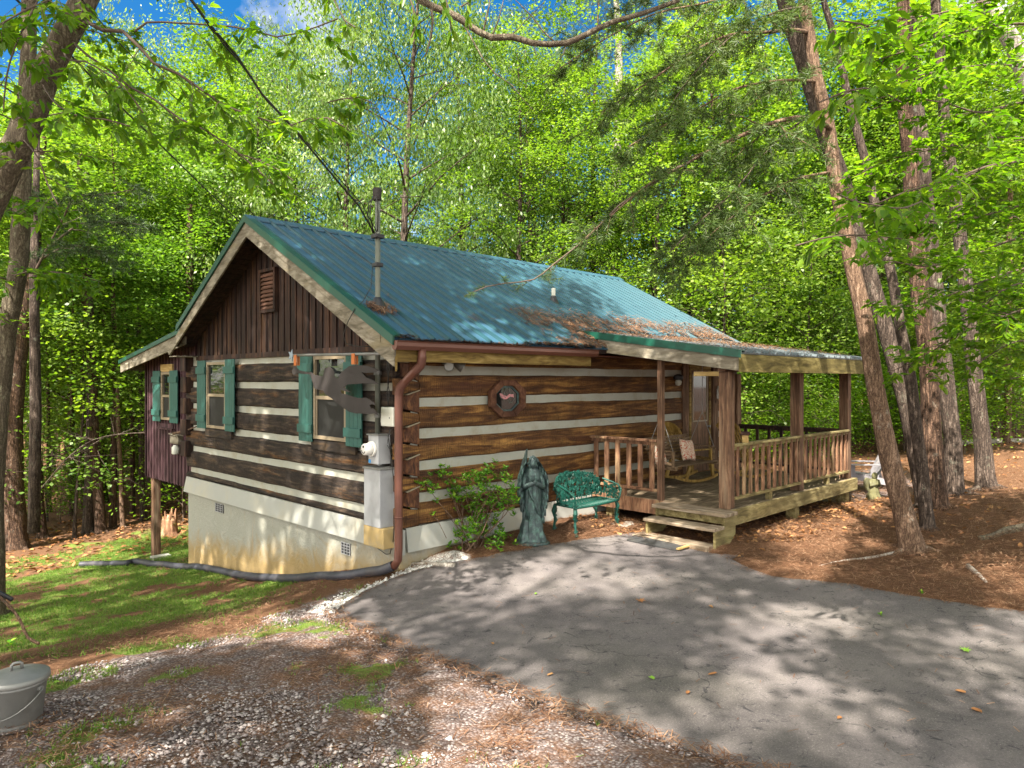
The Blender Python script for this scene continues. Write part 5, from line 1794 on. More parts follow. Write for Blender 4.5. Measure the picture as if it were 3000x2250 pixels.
# ================================================================= ADIRONDACK CHAIR ON THE PATIO
c = on_ground(2542, 1432)
ad_ = thing('adirondack_chair', 'grey white adirondack chair on the gravel patio behind the leaning pine', 'chair', (c.x, c.y, G(c.x, c.y)), math.atan2(.80, -.60))
mb = MB()
for i in range(6):
    y_ = -.23 + i * .092
    hh = .78 - .02 * abs(i - 2.5) ** 2
    mb.beam((-.12, y_, .30), (-.12 - hh * .42, y_ * 1.1, .30 + hh * .9), .082, .02, (1, 0, 0))
mb.build('back_slats', M['adir'], ad_, bevel=.004)
MB().beam((-.30, -.29, .60), (-.30, .29, .60), .03, .08).build('back_brace', M['adir'], ad_)
mb = MB()
for i in range(6):
    t = i / 5
    mb.hexa([(-.14 + i * .1, -.28, .29 + t * .08), (-.05 + i * .1, -.28, .30 + t * .08), (-.05 + i * .1, .28, .30 + t * .08), (-.14 + i * .1, .28, .29 + t * .08),
             (-.14 + i * .1, -.28, .31 + t * .08), (-.05 + i * .1, -.28, .322 + t * .08), (-.05 + i * .1, .28, .322 + t * .08), (-.14 + i * .1, .28, .31 + t * .08)])
mb.build('seat', M['adir'], ad_, bevel=.003)
for s in (-1, 1):
    MB().box(-.42, .50, s * .36 - .065, s * .36 + .065, .555, .58).build('arm', M['adir'], ad_, bevel=.006)
    MB().beam((.42, s * .32, 0), (.42, s * .32, .554), .03, .11, (1, 0, 0)).build('front_leg', M['adir'], ad_, bevel=.004)
    MB().prism([(.46, s * .285, .26), (.46, s * .285, .37), (-.2, s * .285, .28), (-.62, s * .285, .04), (-.55, s * .285, -.01), (-.3, s * .285, .12)], (0, .025, 0)).build('side_rail', M['adir'], ad_, bevel=.004)
    MB().beam((-.30, s * .33, .554), (-.38, s * .33, .18), .03, .07, (1, 0, 0)).build('rear_brace', M['adir'], ad_)

# ================================================================= CHERUB STATUE
c = on_ground(2560, 1462)
ch = thing('cherub_statue', 'small mossy stone cherub with folded wings beyond the far porch corner', 'statue', (c.x, c.y, G(c.x, c.y) - .01), 0)
PR2 = [(0, .155), (.05, .14), (.15, .105), (.26, .085), (.34, .10), (.40, .085), (.43, .05)]
mb = MB().lathe([(prof(i * .0145, PR2), i * .0145) for i in range(30)], 30, (0, 0, 0), lambda a, z, r: r * (1 + .12 * math.sin(a * 7 + z * 6) * (1 - z * 1.6) + .1 * math.cos(2 * a)))
fd2 = Vector((-.4, -.9, 0)).normalized(); sd2 = Vector((.9, -.4, 0)).normalized()
for s in (-1, 1):
    a0_ = Vector((0, 0, .38)) + sd2 * .08 * s
    mb.tube([a0_, a0_ + sd2 * .035 * s + Vector((0, 0, -.09)) + fd2 * .03, Vector((0, 0, .33)) + fd2 * .11 + sd2 * .02 * s, Vector((0, 0, .41)) + fd2 * .105 + sd2 * .012 * s], [.035, .034, .028, .018], 8)
mb.build('cherub_body', M['mosstone'], ch, smooth=True)
headshape(Vector((0, 0, .475)) + fd2 * .02, .07, fd2).build('head', M['mosstone'], ch, smooth=True)
for s in (-1, 1):
    poly = [sd2 * s * .04 + Vector((0, 0, .42)), sd2 * s * .12 + Vector((0, 0, .44)), sd2 * s * .185 + Vector((0, 0, .38)), sd2 * s * .18 + Vector((0, 0, .28)), sd2 * s * .13 + Vector((0, 0, .19)), sd2 * s * .07 + Vector((0, 0, .15)), sd2 * s * .05 + Vector((0, 0, .25))]
    MB().prism([p - fd2 * .06 for p in poly], -fd2 * .035).build('wing', M['mosstone'], ch, bevel=.012)

# ================================================================= GALVANISED PAIL WITH LID
tz = P(49, 2124, 5.3)
gp = thing('ash_pail', 'galvanised metal pail with lid and wire handle at the gravel edge', 'pail', (tz.x, tz.y, G(tz.x, tz.y)))
MB().lathe([(.165, 0), (.172, .012), (.172, .05), (.170, .055), (.174, .06), (.206, .33), (.213, .335), (.206, .342), (.209, .375), (.218, .38), (.211, .388)], 48).build('pail_body', M['galv'], gp, smooth=True)
ld = MB().lathe([(.226, .355), (.231, .36), (.226, .392), (.215, .398), (.16, .412), (.08, .432), (.0, .436)], 48).build('lid', M['galv'], gp, smooth=True)
MB().tube([(-.035, 0, .428), (-.035, 0, .475), (-.02, 0, .487), (.02, 0, .487), (.035, 0, .475), (.035, 0, .428)], .011, 8).build('lid_handle', M['galv'], ld, smooth=True)
hdir = Vector((.6, -.8, 0)).normalized()
for s in (-1, 1):
    ax_ = Vector((hdir.x, hdir.y, 0)) * s
    MB().tube([ax_ * .20 + Vector((0, 0, .30)), ax_ * .225 + Vector((0, 0, .30))], .022, 10).build('handle_lug', M['galv'], gp)
cr = Vector((-hdir.y, hdir.x, 0))
mb = MB()
side_ = Vector((S2, S2, 0)) * -1
pts = []
for i in range(17):
    a = PI * i / 16
    rad = .232
    d = hdir * math.cos(a) * rad + cr * -math.sin(a) * .235 * 1.0
    z = .30 - .17 * math.sin(a)
    pts.append(Vector((d.x, d.y, z)))
mb.tube(pts, .0045, 6).build('wire_handle', M['galv'], gp, smooth=True)

# ================================================================= POWER LINES
def cable(name, label, pts, r):
    o = MB().tube(resample([Vector(p) for p in pts], .6), r, 6).build(name, M['wire'], None, smooth=True, loc=tuple(pts[0]))
    tag(o, label, 'cable')
A_ = [(440, -130, 5.0), (561, 0, 5.6), (610, 68, 6.0), (696, 167, 6.6), (768, 276, 7.2), (859, 375, 7.9), (920, 448, 8.5), (995, 538, 9.2), (1050, 601, 9.7)]
pa = [P(*a) for a in A_] + [Vector((mx - .02, my + .03, top - .58))]
cable('power_line', 'thick twisted overhead service line running down to the mast', pa, .013)
mb = MB().tube([pa[-3] + Vector((0, 0, -.02)), pa[-2] + Vector((.05, 0, -.25)), pa[-2] + Vector((.2, -.1, -.42))], .008, 5)
cable('power_line', 'thinner strand hanging just below the thick service line', [p + Vector((.03, -.03, -.03 - .05 * math.sin(i * .6))) for i, p in enumerate(pa)], .007)
B_ = [(-120, -130, 5.5), (50, 0, 6.3), (212, 167, 7.4), (340, 300, 8.6), (452, 407, 10.0), (560, 513, 11.4), (640, 590, 12.4)]
cable('telephone_line', 'thin dark overhead line running to the peak of the gable', [P(*b) for b in B_] + [Vector((5.75, 12.2, RH - .22))], .011)
for ln, dd_ in (('telephone_line', 0),): pass
C_ = [(190, -60, 6), (300, 70, 6.8), (420, 200, 8), (560, 330, 9.5), (700, 470, 11.5), (900, 590, 14.5), (1000, 672, 17)]
cable('telephone_line', 'faint thin line crossing the treetops left of the mast', [P(*b) for b in C_], .006)
gp.scale = (.93, .93, .95)
# ================================================================= VEGETATION
def unit(v): return v / np.maximum(np.linalg.norm(v, axis=1, keepdims=True), 1e-9)
def leaves_geo(c, length, width, rg, droop=.2, flat=.6, shape='quad', tilt=None, dirs=None, curl=.0):
    """one small blade per centre. returns verts, faces"""
    n = len(c)
    L_ = length * rg.uniform(.65, 1.25, n)[:, None]
    W_ = width * rg.uniform(.7, 1.2, n)[:, None]
    if dirs is None:
        a = rg.uniform(0, 2 * PI, n)
        d = np.stack([np.cos(a), np.sin(a), rg.normal(-droop, .35, n)], 1)
    else:
        d = dirs + rg.normal(0, .25, (n, 3))
    d = unit(d)
    up = np.stack([rg.normal(0, 1 - flat, n), rg.normal(0, 1 - flat, n), np.ones(n)], 1)
    if tilt is not None: up[:, :2] = up[:, :2] * .5 + tilt
    s = unit(np.cross(d, up))
    nn = np.cross(s, d)
    if shape == 'quad':
        v = np.stack([c, c + d * L_ * .5 + s * W_ * .5 - nn * W_ * .12, c + d * L_, c + d * L_ * .5 - s * W_ * .5 - nn * W_ * .12], 1)
        f = np.arange(4 * n).reshape(n, 4)
        return v.reshape(-1, 3), f
    # 'leaf': two quads folded along the midrib
    t1, t2 = .3, .7
    v = np.stack([c,
                  c + d * L_ * t1 + s * W_ * .46 + nn * W_ * .10, c + d * L_ * t2 + s * W_ * .36 + nn * W_ * .08 - nn * L_ * curl * .5,
                  c + d * L_ - nn * L_ * curl,
                  c + d * L_ * t2 - s * W_ * .36 + nn * W_ * .08 - nn * L_ * curl * .5, c + d * L_ * t1 - s * W_ * .46 + nn * W_ * .10], 1)
    b = np.arange(n)[:, None] * 6
    f = np.concatenate([b + np.array([[0, 1, 2, 3]]), b + np.array([[0, 3, 4, 5]])], 1).reshape(-1, 4)
    return v.reshape(-1, 3), f
def needles_geo(c, length, width, rg, per, dirs=None, spread=.8):
    n = len(c) * per
    cc = np.repeat(c, per, 0)
    d = rg.normal(0, 1, (n, 3))
    if dirs is not None: d = np.repeat(unit(dirs), per, 0) + d * spread * .6
    else: d[:, 2] += .25
    d = unit(d)
    L_ = length * rg.uniform(.6, 1.15, n)[:, None]
    s = unit(np.cross(d, rg.normal(0, 1, (n, 3)))) * width * .5
    v = np.stack([cc - s, cc + s, cc + d * L_ + s * .4, cc + d * L_ - s * .4], 1)
    return v.reshape(-1, 3), np.arange(4 * n).reshape(n, 4)
def join_geo(gs):
    vs_, fs, o = [], [], 0
    for v, f in gs:
        vs_.append(v); fs.append(f + o); o += len(v)
    return np.concatenate(vs_), np.concatenate(fs)

def trunk_mesh(H, r0, rg, limbs, base, bend=.4, name='trunk', n=9, crownR=2.5, lean=None, twigs=True):
    """tapered trunk with root flare and limbs; limb ends returned"""
    mb = MB()
    ph = rg.uniform(0, 6)
    def ax(z):
        t = z / H
        return Vector((bend * math.sin(t * 2.6 + ph) * t * 1.2, bend * math.cos(t * 2.1 + ph * 1.7) * t - bend * math.cos(ph * 1.7) * t, z))
    pts = [ax(z) for z in [-.5, 0, .12, .35, .8] + list(np.linspace(1.6, H, 12))]
    pts = [Vector((p.x, p.y, p.z)) for p in pts]
    rad = []
    for p in pts:
        t = max(p.z, 0) / H
        rad.append(r0 * (1 - .86 * t ** .9) * (1 + .55 * math.exp(-max(p.z, 0) / .22)))
    mb.tube(pts, rad, n)
    ends = []
    for i in range(limbs):
        z = base + (H - base) * ((i + rg.uniform(.1, .9)) / limbs) ** .9
        a = i * 2.4 + rg.uniform(-.5, .5)
        t = (z - base) / (H - base)
        ln = crownR * (math.sin(min(1, (t + .18) * 1.0) * PI * .86) ** .6 + .12) * rg.uniform(.75, 1.1)
        o = ax(z)
        up = rg.uniform(.15, .55) + t * .6
        d = Vector((math.cos(a), math.sin(a), up)).normalized()
        q = [o]
        for j in range(1, 5):
            d = (d + Vector((rg.normal(0, .12), rg.normal(0, .12), -.05))).normalized()
            q.append(q[-1] + d * ln / 4)
        r1 = max(.012, r0 * (1 - .86 * (z / H) ** .9) * .42)
        mb.tube(q, [r1, r1 * .75, r1 * .5, r1 * .32, r1 * .12], 5, False)
        ends += [(q[2], d), (q[3], d), (q[4], d)]
        if twigs:
            for k_ in range(3):
                b0 = q[2].lerp(q[4], rg.uniform(0, .9))
                dd = (d + Vector(rg.normal(0, .8, 3))).normalized()
                e = b0 + dd * ln * .35
                mb.tube([b0, b0.lerp(e, .5) + Vector(rg.normal(0, .05, 3)), e], [r1 * .28, r1 * .2, .004], 4, False)
                ends.append((e, dd))
    ends.append((pts[-1], Vector((0, 0, 1))))
    return mb, ends
def clumps(ends, rg, per_end, rad, squash=.5, jit=.35):
    e = np.array([tuple(p) for p, d in ends])
    c = np.repeat(e, per_end, 0)
    return c + rg.normal(0, 1, c.shape) * np.array([rad, rad, rad * squash]) * jit * 1.0

PROTO = {}
def proto(key, H, r0, base, R, limbs, style, seed, barkm, leafm, n_leaf, leaf=(.15, .085), bend=.4, few=None):
    rg = np.random.default_rng(seed)
    mb, ends = trunk_mesh(H, r0, rg, limbs, base, bend, crownR=R)
    tme = mb.mesh(key + '_trunk')
    tme.materials.append(barkm)
    tme.polygons.foreach_set('use_smooth', [True] * len(tme.polygons))
    # sub-clumps round every limb end, then leaves in each
    per = 3 if style != 'pine' else 3
    sub = clumps(ends, rg, per, R * .22, .55, 1.0)
    if few: sub = sub[rg.permutation(len(sub))[:few]]
    k_ = max(1, n_leaf // len(sub))
    if style == 'pine':
        c = np.repeat(sub, k_, 0) + rg.normal(0, 1, (len(sub) * k_, 3)) * np.array([.26, .26, .10])
        v, f = needles_geo(c, .13, .013, rg, 7)
    else:
        sr = rg.uniform(.22, .55, len(sub)) if not few or few > 100 else rg.uniform(.34, .52, len(sub))
        off = rg.normal(0, 1, (len(sub) * k_, 3)) * np.repeat(sr, k_)[:, None] * np.array([1, 1, .48])
        c = np.repeat(sub, k_, 0) + off
        if style == 'droop':
            dirs = np.stack([rg.normal(0, .45, len(c)), rg.normal(0, .45, len(c)), -np.ones(len(c))], 1)
            v, f = leaves_geo(c, leaf[0], leaf[1], rg, dirs=dirs, flat=.2)
        else:
            tl = np.repeat(rg.normal(0, .62, (len(sub), 2)), k_, 0)
            v, f = leaves_geo(c, leaf[0], leaf[1], rg, droop=.25, flat=.45, tilt=tl)
    cme = np_mesh(key + '_crown', v, f)
    cme.materials.append(leafm)
    PROTO[key] = (tme, cme)
def put_tree(key, name, label, x, y, s=1.0, rz=None, group=None, sz=None, cat='tree', tilt=0):
    tme, cme = PROTO[key]
    rz = random.uniform(0, 6.28) if rz is None else rz
    r = thing(name, label, cat, (x, y, G(x, y) - .05), rz, group)
    r.scale = (s, s, sz or s)
    if tilt: r.rotation_euler = (tilt, 0, rz)
    for nm_, me in (('trunk', tme), ('crown', cme)):
        o = bpy.data.objects.new(nm_, me)
        COL.objects.link(o)
        o.parent = r
    return r
proto('maple', 15, .17, 2.2, 3.1, 34, 'leaf', 1, M['bark_grey'], M['leaf_a'], 27000, (.125, .085), few=200)
proto('poplar', 18, .20, 2.8, 3.3, 38, 'droop', 2, M['bark_grey'], M['leaf_b'], 25000, (.16, .06), few=250)
proto('beech', 13, .15, 1.6, 3.3, 34, 'leaf', 3, M['bark_pine'], M['leaf_c'], 22000, (.14, .09), few=230)
proto('oak', 17, .22, 4.0, 3.6, 32, 'leaf', 4, M['bark_pine'], M['leaf_a'], 17000, (.19, .13), few=190)
proto('pine', 19, .20, 7.5, 2.9, 34, 'pine', 5, M['bark_pine'], M['needle'], 7500)
proto('sapling', 5.2, .045, .7, 1.5, 16, 'leaf', 6, M['bark_grey'], M['leaf_a'], 3000, (.11, .075), .25, few=60)
proto('bushling', 2.4, .02, .25, .9, 10, 'leaf', 8, M['twig'], M['leaf_near'], 1100, (.10, .065), .2)

random.seed(21)
def at(px, Z):
    p = P(px, HY, Z)
    return p.x, p.y
# --- the ring of trees right behind the cabin: (px in the 3000 px photo, distance, kind, scale)
LM = [(-9999, 'beyond the left edge trunks'), (50, 'above the thick far left trunk'), (190, 'above the twin dark trunks'), (340, 'left of the room on posts'), (470, 'above the low side roof'),
      (620, 'left of the gable peak'), (720, 'right of the gable peak'), (860, 'between the gable peak and the mast'), (980, 'straight behind the mast'), (1120, 'just right of the mast'),
      (1270, 'above the left half of the roof ridge'), (1430, 'above the roof vent pipe'), (1580, 'just left of the pale white trunk'), (1760, 'close behind the pale white trunk'), (1860, 'just right of the pale white trunk'),
      (1980, 'above the far end of the roof'), (2090, 'above the biggest porch post'), (2230, 'above the middle porch post'), (2360, 'above the far porch post'), (2500, 'behind the leaning tan tree'),
      (2620, 'behind the row of pines'), (2760, 'behind the rightmost pine'), (2880, 'inside the right edge'), (3000, 'at the very right edge')]
USED = set()
def lbl(px_, Z_, adj):
    ph = [p for a, p in LM if px_ >= a][-1]
    row = 'in the front row' if Z_ < 25 else ('in the second row' if Z_ < 31 else ('farther back' if Z_ < 40 else 'deepest in the wood'))
    for ex in ('', 'slightly taller ', 'slightly smaller ', 'looser ', 'fuller '):
        s = ex + adj + ' ' + ph + ', ' + row
        if s not in USED:
            USED.add(s)
            return s
ADJ = {'poplar': 'pale drooping tree', 'maple': 'bright green tree', 'oak': 'spreading green tree', 'beech': 'deep green tree', 'pine': 'feathery pine'}
RING = [(1010, 24, 'poplar', .92), (1190, 22, 'poplar', .95), (1350, 27, 'poplar', .98), (1500, 23.5, 'maple', .92), (1640, 26, 'maple', .95),
        (1900, 24, 'maple', .85), (2020, 27, 'oak', .9), (2130, 23.5, 'oak', .8), (880, 27, 'poplar', .9), (760, 25, 'maple', .95), (2280, 25, 'maple', .85),
        (600, 28, 'poplar', .8), (2420, 27, 'beech', 1.0)]
lab = {'poplar': 'pale leafed tree with drooping foliage behind the cabin roof', 'maple': 'fresh green broadleaf tree behind the cabin roof',
       'oak': 'spreading light green tree behind the porch roof', 'beech': 'deep green leafy tree behind the cabin'}
nmz = {'poplar': 'drooping_tree', 'maple': 'broadleaf_tree', 'oak': 'spreading_tree', 'beech': 'dark_green_tree', 'pine': 'pine_tree'}
for px_, Z_, k_, s_ in RING:
    x_, y_ = at(px_, Z_)
    put_tree(k_, nmz[k_], lbl(px_, Z_, ADJ[k_]), x_, y_, s_, None, nmz[k_].replace('_', ' ') + 's rising behind the cabin', s_ * random.uniform(.92, 1.05))
for a, b in ((-2.5, 25), (-5.5, 33)):
    put_tree('maple', 'broadleaf_tree', 'green tree beside the lawn, mirrored in the gable windows', a, b, 1.0, None, 'trees left of the lawn outside the view')
for px_, Z_, k_, s_ in ((230, 33, 'maple', 1.1), (420, 35, 'maple', 1.15), (590, 32, 'maple', 1.02), (90, 34, 'maple', 1.1), (330, 29, 'poplar', 1.0), (490, 30, 'maple', 1.12)):
    x_, y_ = at(px_, Z_)
    put_tree(k_, nmz[k_], lbl(px_, Z_, 'tall ' + ADJ[k_]), x_, y_, s_, None, 'tall broadleaf trees upper left')
# --- left wood
LEFTW = [(-120, 20, 'oak', .8), (300, 27, 'oak', .85), (470, 25, 'maple', .68), (210, 28, 'oak', .8), (60, 30, 'maple', .9), (400, 31, 'beech', 1.0), (530, 33, 'maple', .9),
         (-180, 24, 'maple', .9), (-120, 32, 'poplar', .8), (670, 35, 'maple', .95), (330, 38, 'oak', .9)]
for px_, Z_, k_, s_ in LEFTW:
    x_, y_ = at(px_, Z_)
    put_tree(k_, nmz[k_], lbl(px_, Z_, ADJ[k_]), x_, y_, s_, None, nmz[k_].replace('_', ' ') + 's in the wood left of the cabin', s_ * random.uniform(.85, 1.05))
# --- right wood
RIGHTW = [(2560, 25, 'maple', .9), (2700, 24, 'oak', .8), (2840, 27, 'maple', .9), (2960, 25, 'oak', .85), (3090, 19, 'maple', .9), (3160, 26, 'beech', 1.0), (2640, 31, 'oak', .9), (2900, 34, 'maple', .95), (3050, 32, 'oak', .9), (2480, 33, 'beech', 1.0)]
for px_, Z_, k_, s_ in RIGHTW:
    x_, y_ = at(px_, Z_)
    put_tree(k_, nmz[k_], lbl(px_, Z_, ADJ[k_]), x_, y_, s_, None, nmz[k_].replace('_', ' ') + 's in the wood right of the porch', s_ * random.uniform(.85, 1.05))
# --- back rows
k_i = 0
for Z_, n_, kinds in ((36, 13, ('maple', 'poplar', 'oak', 'pine')), (44, 15, ('oak', 'beech', 'maple', 'pine'))):
    for i in range(n_):
        px_ = 60 + 2950 * (i + random.uniform(.2, .8)) / n_
        zz_ = Z_ + random.uniform(-3, 3)
        x_, y_ = at(px_, zz_)
        k_ = kinds[k_i % len(kinds)]
        k_i += 1
        s_ = random.uniform(.85, 1.08)
        if 250 < px_ < 780 and Z_ > 40: s_ *= .72
        put_tree(k_, nmz[k_], lbl(px_, Z_, 'distant ' + ADJ[k_]), x_, y_, s_, None, 'distant %ss deep in the wood' % nmz[k_].replace('_', ' '), s_)
# tall pines standing out against the sky
for px_, Z_, s_, lb in ((735, 30, .95, 'tall thin reddish pine against the blue sky at the upper left'), (1745, 28, .95, 'dark pine trunk just left of the pale white trunk'),
                        (1560, 33, 1.0, 'feathery pine crown beside the gap of blue sky'), (2010, 31, .95, 'pine with bare lower trunk behind the porch roof')):
    x_, y_ = at(px_, Z_)
    put_tree('pine', 'pine_tree', lb, x_, y_, s_)

# --- far wood: one mass of foliage and trunks beyond everything that can be told apart
def far_wood():
    rg = np.random.default_rng(77)
    gs, tr = [], MB()
    for i in range(560):
        a = rg.uniform(-52, 52)
        Z_ = rg.uniform(50, 66)
        X_ = math.tan(R_(a) * .86) * Z_
        x_, y_ = S2 * (Z_ + X_), S2 * (Z_ - X_)
        g_ = G(x_, y_)
        top_ = 14 if not (-28 < a < -15) else 8.5
        cz = rg.uniform(0, top_)
        R2 = rg.uniform(1.4, 2.6)
        c = np.array([x_, y_, g_ + cz]) + rg.normal(0, 1, (120, 3)) * np.array([R2, R2, R2 * .5]) * .6
        gs.append(leaves_geo(c, .42, .28, rg, flat=.4))
        if i % 4 == 0:
            tr.tube([(x_, y_, g_ - .3), (x_ + rg.normal(0, .4), y_ + rg.normal(0, .4), g_ + 6), (x_, y_, g_ + 14)], [.22, .16, .05], 6, False)
    v, f = join_geo(gs)
    me = np_mesh('far_wood', v, f)
    o = link_mesh('far_wood', me, M['leaf_a'])
    tag(o, 'dense far wood closing the view beyond the nearer trees', 'wood', kind='stuff')
    t_ = tr.build('far_trunks', M['bark_grey'], o, smooth=True)
far_wood()

# --- understorey
random.seed(33)
n_s = 0
for i in range(40):
    side_l = i % 4 == 0
    px_ = random.uniform(-80, 640) if side_l else random.uniform(2080, 3080)
    Z_ = random.uniform(19.5, 30) if side_l else random.uniform(20, 32)
    x_, y_ = at(px_, Z_)
    if 5 < x_ < 17 and 7.5 < y_ < 20.5: continue
    if side_l and y_ < 21.5: continue
    s_ = random.uniform(.6, 1.35)
    put_tree('sapling', 'sapling', 'slender green sapling under the tall trees ' + ('left of the cabin' if side_l else 'beyond the porch'), x_, y_, s_, None, 'saplings ' + ('left of the cabin' if side_l else 'beyond the porch'), s_ * random.uniform(.8, 1.15), 'sapling')
for i in range(50):
    side_l = i % 5 == 0
    px_ = random.uniform(-60, 560) if side_l else random.uniform(2030, 3080)
    Z_ = random.uniform(20, 27) if side_l else random.uniform(18.5, 27)
    x_, y_ = at(px_, Z_)
    if 4 < x_ < 17.6 and 3 < y_ < 21.5: continue
    if side_l and y_ < 22: continue
    s_ = random.uniform(.6, 1.3)
    put_tree('bushling', 'undergrowth_bush', 'low leafy bush on the forest floor ' + ('left of the cabin' if side_l else 'behind the porch and patio'), x_, y_, s_, None, 'low bushes ' + ('left of the cabin' if side_l else 'behind the porch'), s_, 'bush')

# --- named trunks drawn after the photograph
def trunk_thing(name, label, pts, barkm, crown=None, n=14, crown_parts=(), flare=True, cat='tree', grp=None):
    """pts: (px, py, Z, radius)"""
    w = [P(a, b, c) for a, b, c, r in pts]
    rad = [r for a, b, c, r in pts]
    base = w[0].copy()
    g_ = G(base.x, base.y)
    t = thing(name, label, cat, (base.x, base.y, g_), 0, grp)
    if flare:
        d = (w[1] - w[0]).normalized()
        foot = Vector((base.x, base.y, g_))
        w = [foot - Vector((0, 0, .3)), foot, foot + d * .1, foot + d * .3] + w[1:]
        rad = [rad[0] * 1.45, rad[0] * 1.24, rad[0] * 1.12, rad[0] * 1.02] + rad[1:]
    fine = resample(w, .22)
    # radius by arclength
    al = [0]
    for a, b in zip(w, w[1:]): al.append(al[-1] + (b - a).length)
    fa = [0]
    for a, b in zip(fine, fine[1:]): fa.append(fa[-1] + (b - a).length)
    fr2 = np.interp(np.array(fa) * al[-1] / fa[-1], al, rad)
    fr2 = [float(r * (1 + .05 * noise.noise(p * 2.5))) for r, p in zip(fr2, fine)]
    fine = [p + Vector((noise.noise(p * .9), noise.noise(p * .9 + Vector((9, 0, 0))), 0)) * .035 for p in fine]
    mb = MB().tube(fine, fr2, n)
    if flare:
        random.seed(int(pts[0][0]))
        for k_ in range(5):
            a = k_ * 1.26 + random.uniform(-.3, .3)
            f0 = Vector((base.x, base.y, g_ + .06))
            ln = rad[0] * random.uniform(1.3, 1.9)
            e = f0 + Vector((math.cos(a), math.sin(a), 0)) * ln
            e.z = G(e.x, e.y) - .03
            m_ = f0.lerp(e, .5); m_.z = G(m_.x, m_.y) + .03
            mb.tube([f0, m_, e], [rad[0] * .45, rad[0] * .22, .01], 6, False)
    o = mb.build('trunk', barkm, t, world=True, smooth=True)
    return t, w, o
def crown_cloud(t, centres, R, n, leafm, rg, leaf=(.14, .09), style='leaf', nm_='crown', limbs_from=None, barkm=None):
    c = np.array([tuple(p) for p in centres])
    k_ = max(1, n // len(c))
    cc = np.repeat(c, k_, 0) + rg.normal(0, 1, (len(c) * k_, 3)) * np.array([R, R, R * .5])
    if style == 'pine': v, f = needles_geo(cc, .13, .012, rg, 6)
    else: v, f = leaves_geo(cc, leaf[0], leaf[1], rg, flat=.45)
    v = v - np.array(tuple(OFF[t.name]))
    o = link_mesh(nm_, np_mesh(nm_, v, f), leafm, t)
    if limbs_from:
        mb = MB()
        for a, b in limbs_from:
            a, b = Vector(a), Vector(b)
            m_ = a.lerp(b, .5) + Vector((0, 0, .15))
            mb.tube([a, m_, b], [.05, .03, .008], 5, False)
        mb.build('limbs', barkm, t, world=True, smooth=True)
    return o
rgv = np.random.default_rng(5)
def topcrown(t, w, H0, R, nc, n, leafm, style='leaf', leaf=(.15, .09), barkm=None):
    """crown round the upper trunk, out of the picture above, so that it shades the place"""
    top_ = w[-1]
    d = (w[-1] - w[-2]).normalized()
    cs, lf = [], []
    for i in range(nc):
        f = rgv.uniform(0, 1)
        c = top_ + d * (f * H0) + Vector((rgv.normal(0, R), rgv.normal(0, R), rgv.normal(0, .4)))
        cs.append(c)
        lf.append((top_ + d * (f * H0 * .8), c))
    MB().tube([top_, top_ + d * H0], [.07, .02], 7).build('upper_stem', barkm, t, world=True, smooth=True)
    crown_cloud(t, cs, .42, n, leafm, rgv, leaf, style, 'crown', lf, barkm)

TR = {}
T1, w1, _ = trunk_thing('leaning_pine', 'smooth tan leaning tree nearest the porch, its trunk crossing the view',
    [(2672, 1600, 9.85, .150), (2640, 1480, 9.85, .132), (2610, 1340, 9.85, .125), (2568, 1150, 9.85, .118), (2530, 940, 9.85, .112), (2490, 740, 9.9, .102), (2460, 590, 9.9, .095), (2430, 400, 9.95, .090), (2395, 240, 9.95, .083), (2368, 90, 10, .078), (2350, -40, 10, .075), (2335, -300, 10, .07)], M['bark_light'])
T2, w2, _ = trunk_thing('dark_pine', 'dark rough barked pine leaning just behind the smooth tan tree',
    [(2718, 1462, 12.4, .17), (2665, 1230, 12.4, .15), (2610, 1020, 12.4, .14), (2560, 860, 12.4, .135), (2500, 640, 12.4, .13), (2430, 420, 12.4, .135), (2370, 230, 12.4, .14), (2315, 60, 12.4, .14), (2290, -60, 12.4, .14), (2250, -350, 12.4, .12)], M['bark_grey'])
T3, w3, _ = trunk_thing('thin_pine', 'thin reddish pine trunk between the dark leaning pine and the thick straight one',
    [(2720, 1559, 10.7, .098), (2704, 1442, 10.7, .092), (2688, 1280, 10.7, .083), (2666, 1117, 10.7, .08), (2640, 980, 10.7, .078), (2609, 802, 10.7, .072), (2570, 620, 10.7, .068), (2530, 450, 10.7, .062), (2490, 300, 10.7, .056), (2464, 199, 10.7, .052), (2420, 20, 10.7, .045), (2390, -150, 10.7, .04)], M['bark_grey'])
T4, w4, _ = trunk_thing('straight_pine', 'thickest straight brown pine in the row right of the porch',
    [(2738, 1494, 12.1, .19), (2726, 1225, 12.1, .155), (2715, 1008, 12.1, .148), (2702, 904, 12.1, .145), (2681, 693, 12.1, .135), (2666, 482, 12.1, .128), (2651, 241, 12.1, .115), (2645, 60, 12.1, .11), (2640, -100, 12.1, .10), (2635, -350, 12.1, .09)], M['bark_pine'])
T5, w5, _ = trunk_thing('grey_pine', 'grey barked pine just right of the thickest brown pine',
    [(2797, 1440, 13.0, .17), (2788, 1280, 13, .145), (2775, 1117, 13, .14), (2748, 900, 13, .13), (2735, 784, 13, .125), (2705, 452, 13, .11), (2680, 200, 13, .095), (2665, 0, 13, .085), (2655, -200, 13, .08)], M['bark_grey'])
T6, w6, _ = trunk_thing('upslope_pine', 'purplish brown pine standing alone furthest right on the needle slope',
    [(2894, 1404, 13.7, .17), (2878, 1280, 13.7, .15), (2859, 1117, 13.7, .14), (2834, 900, 13.7, .13), (2814, 723, 13.7, .12), (2784, 482, 13.7, .105), (2760, 250, 13.7, .095), (2745, 30, 13.7, .085), (2735, -150, 13.7, .08)], M['bark_grey'])
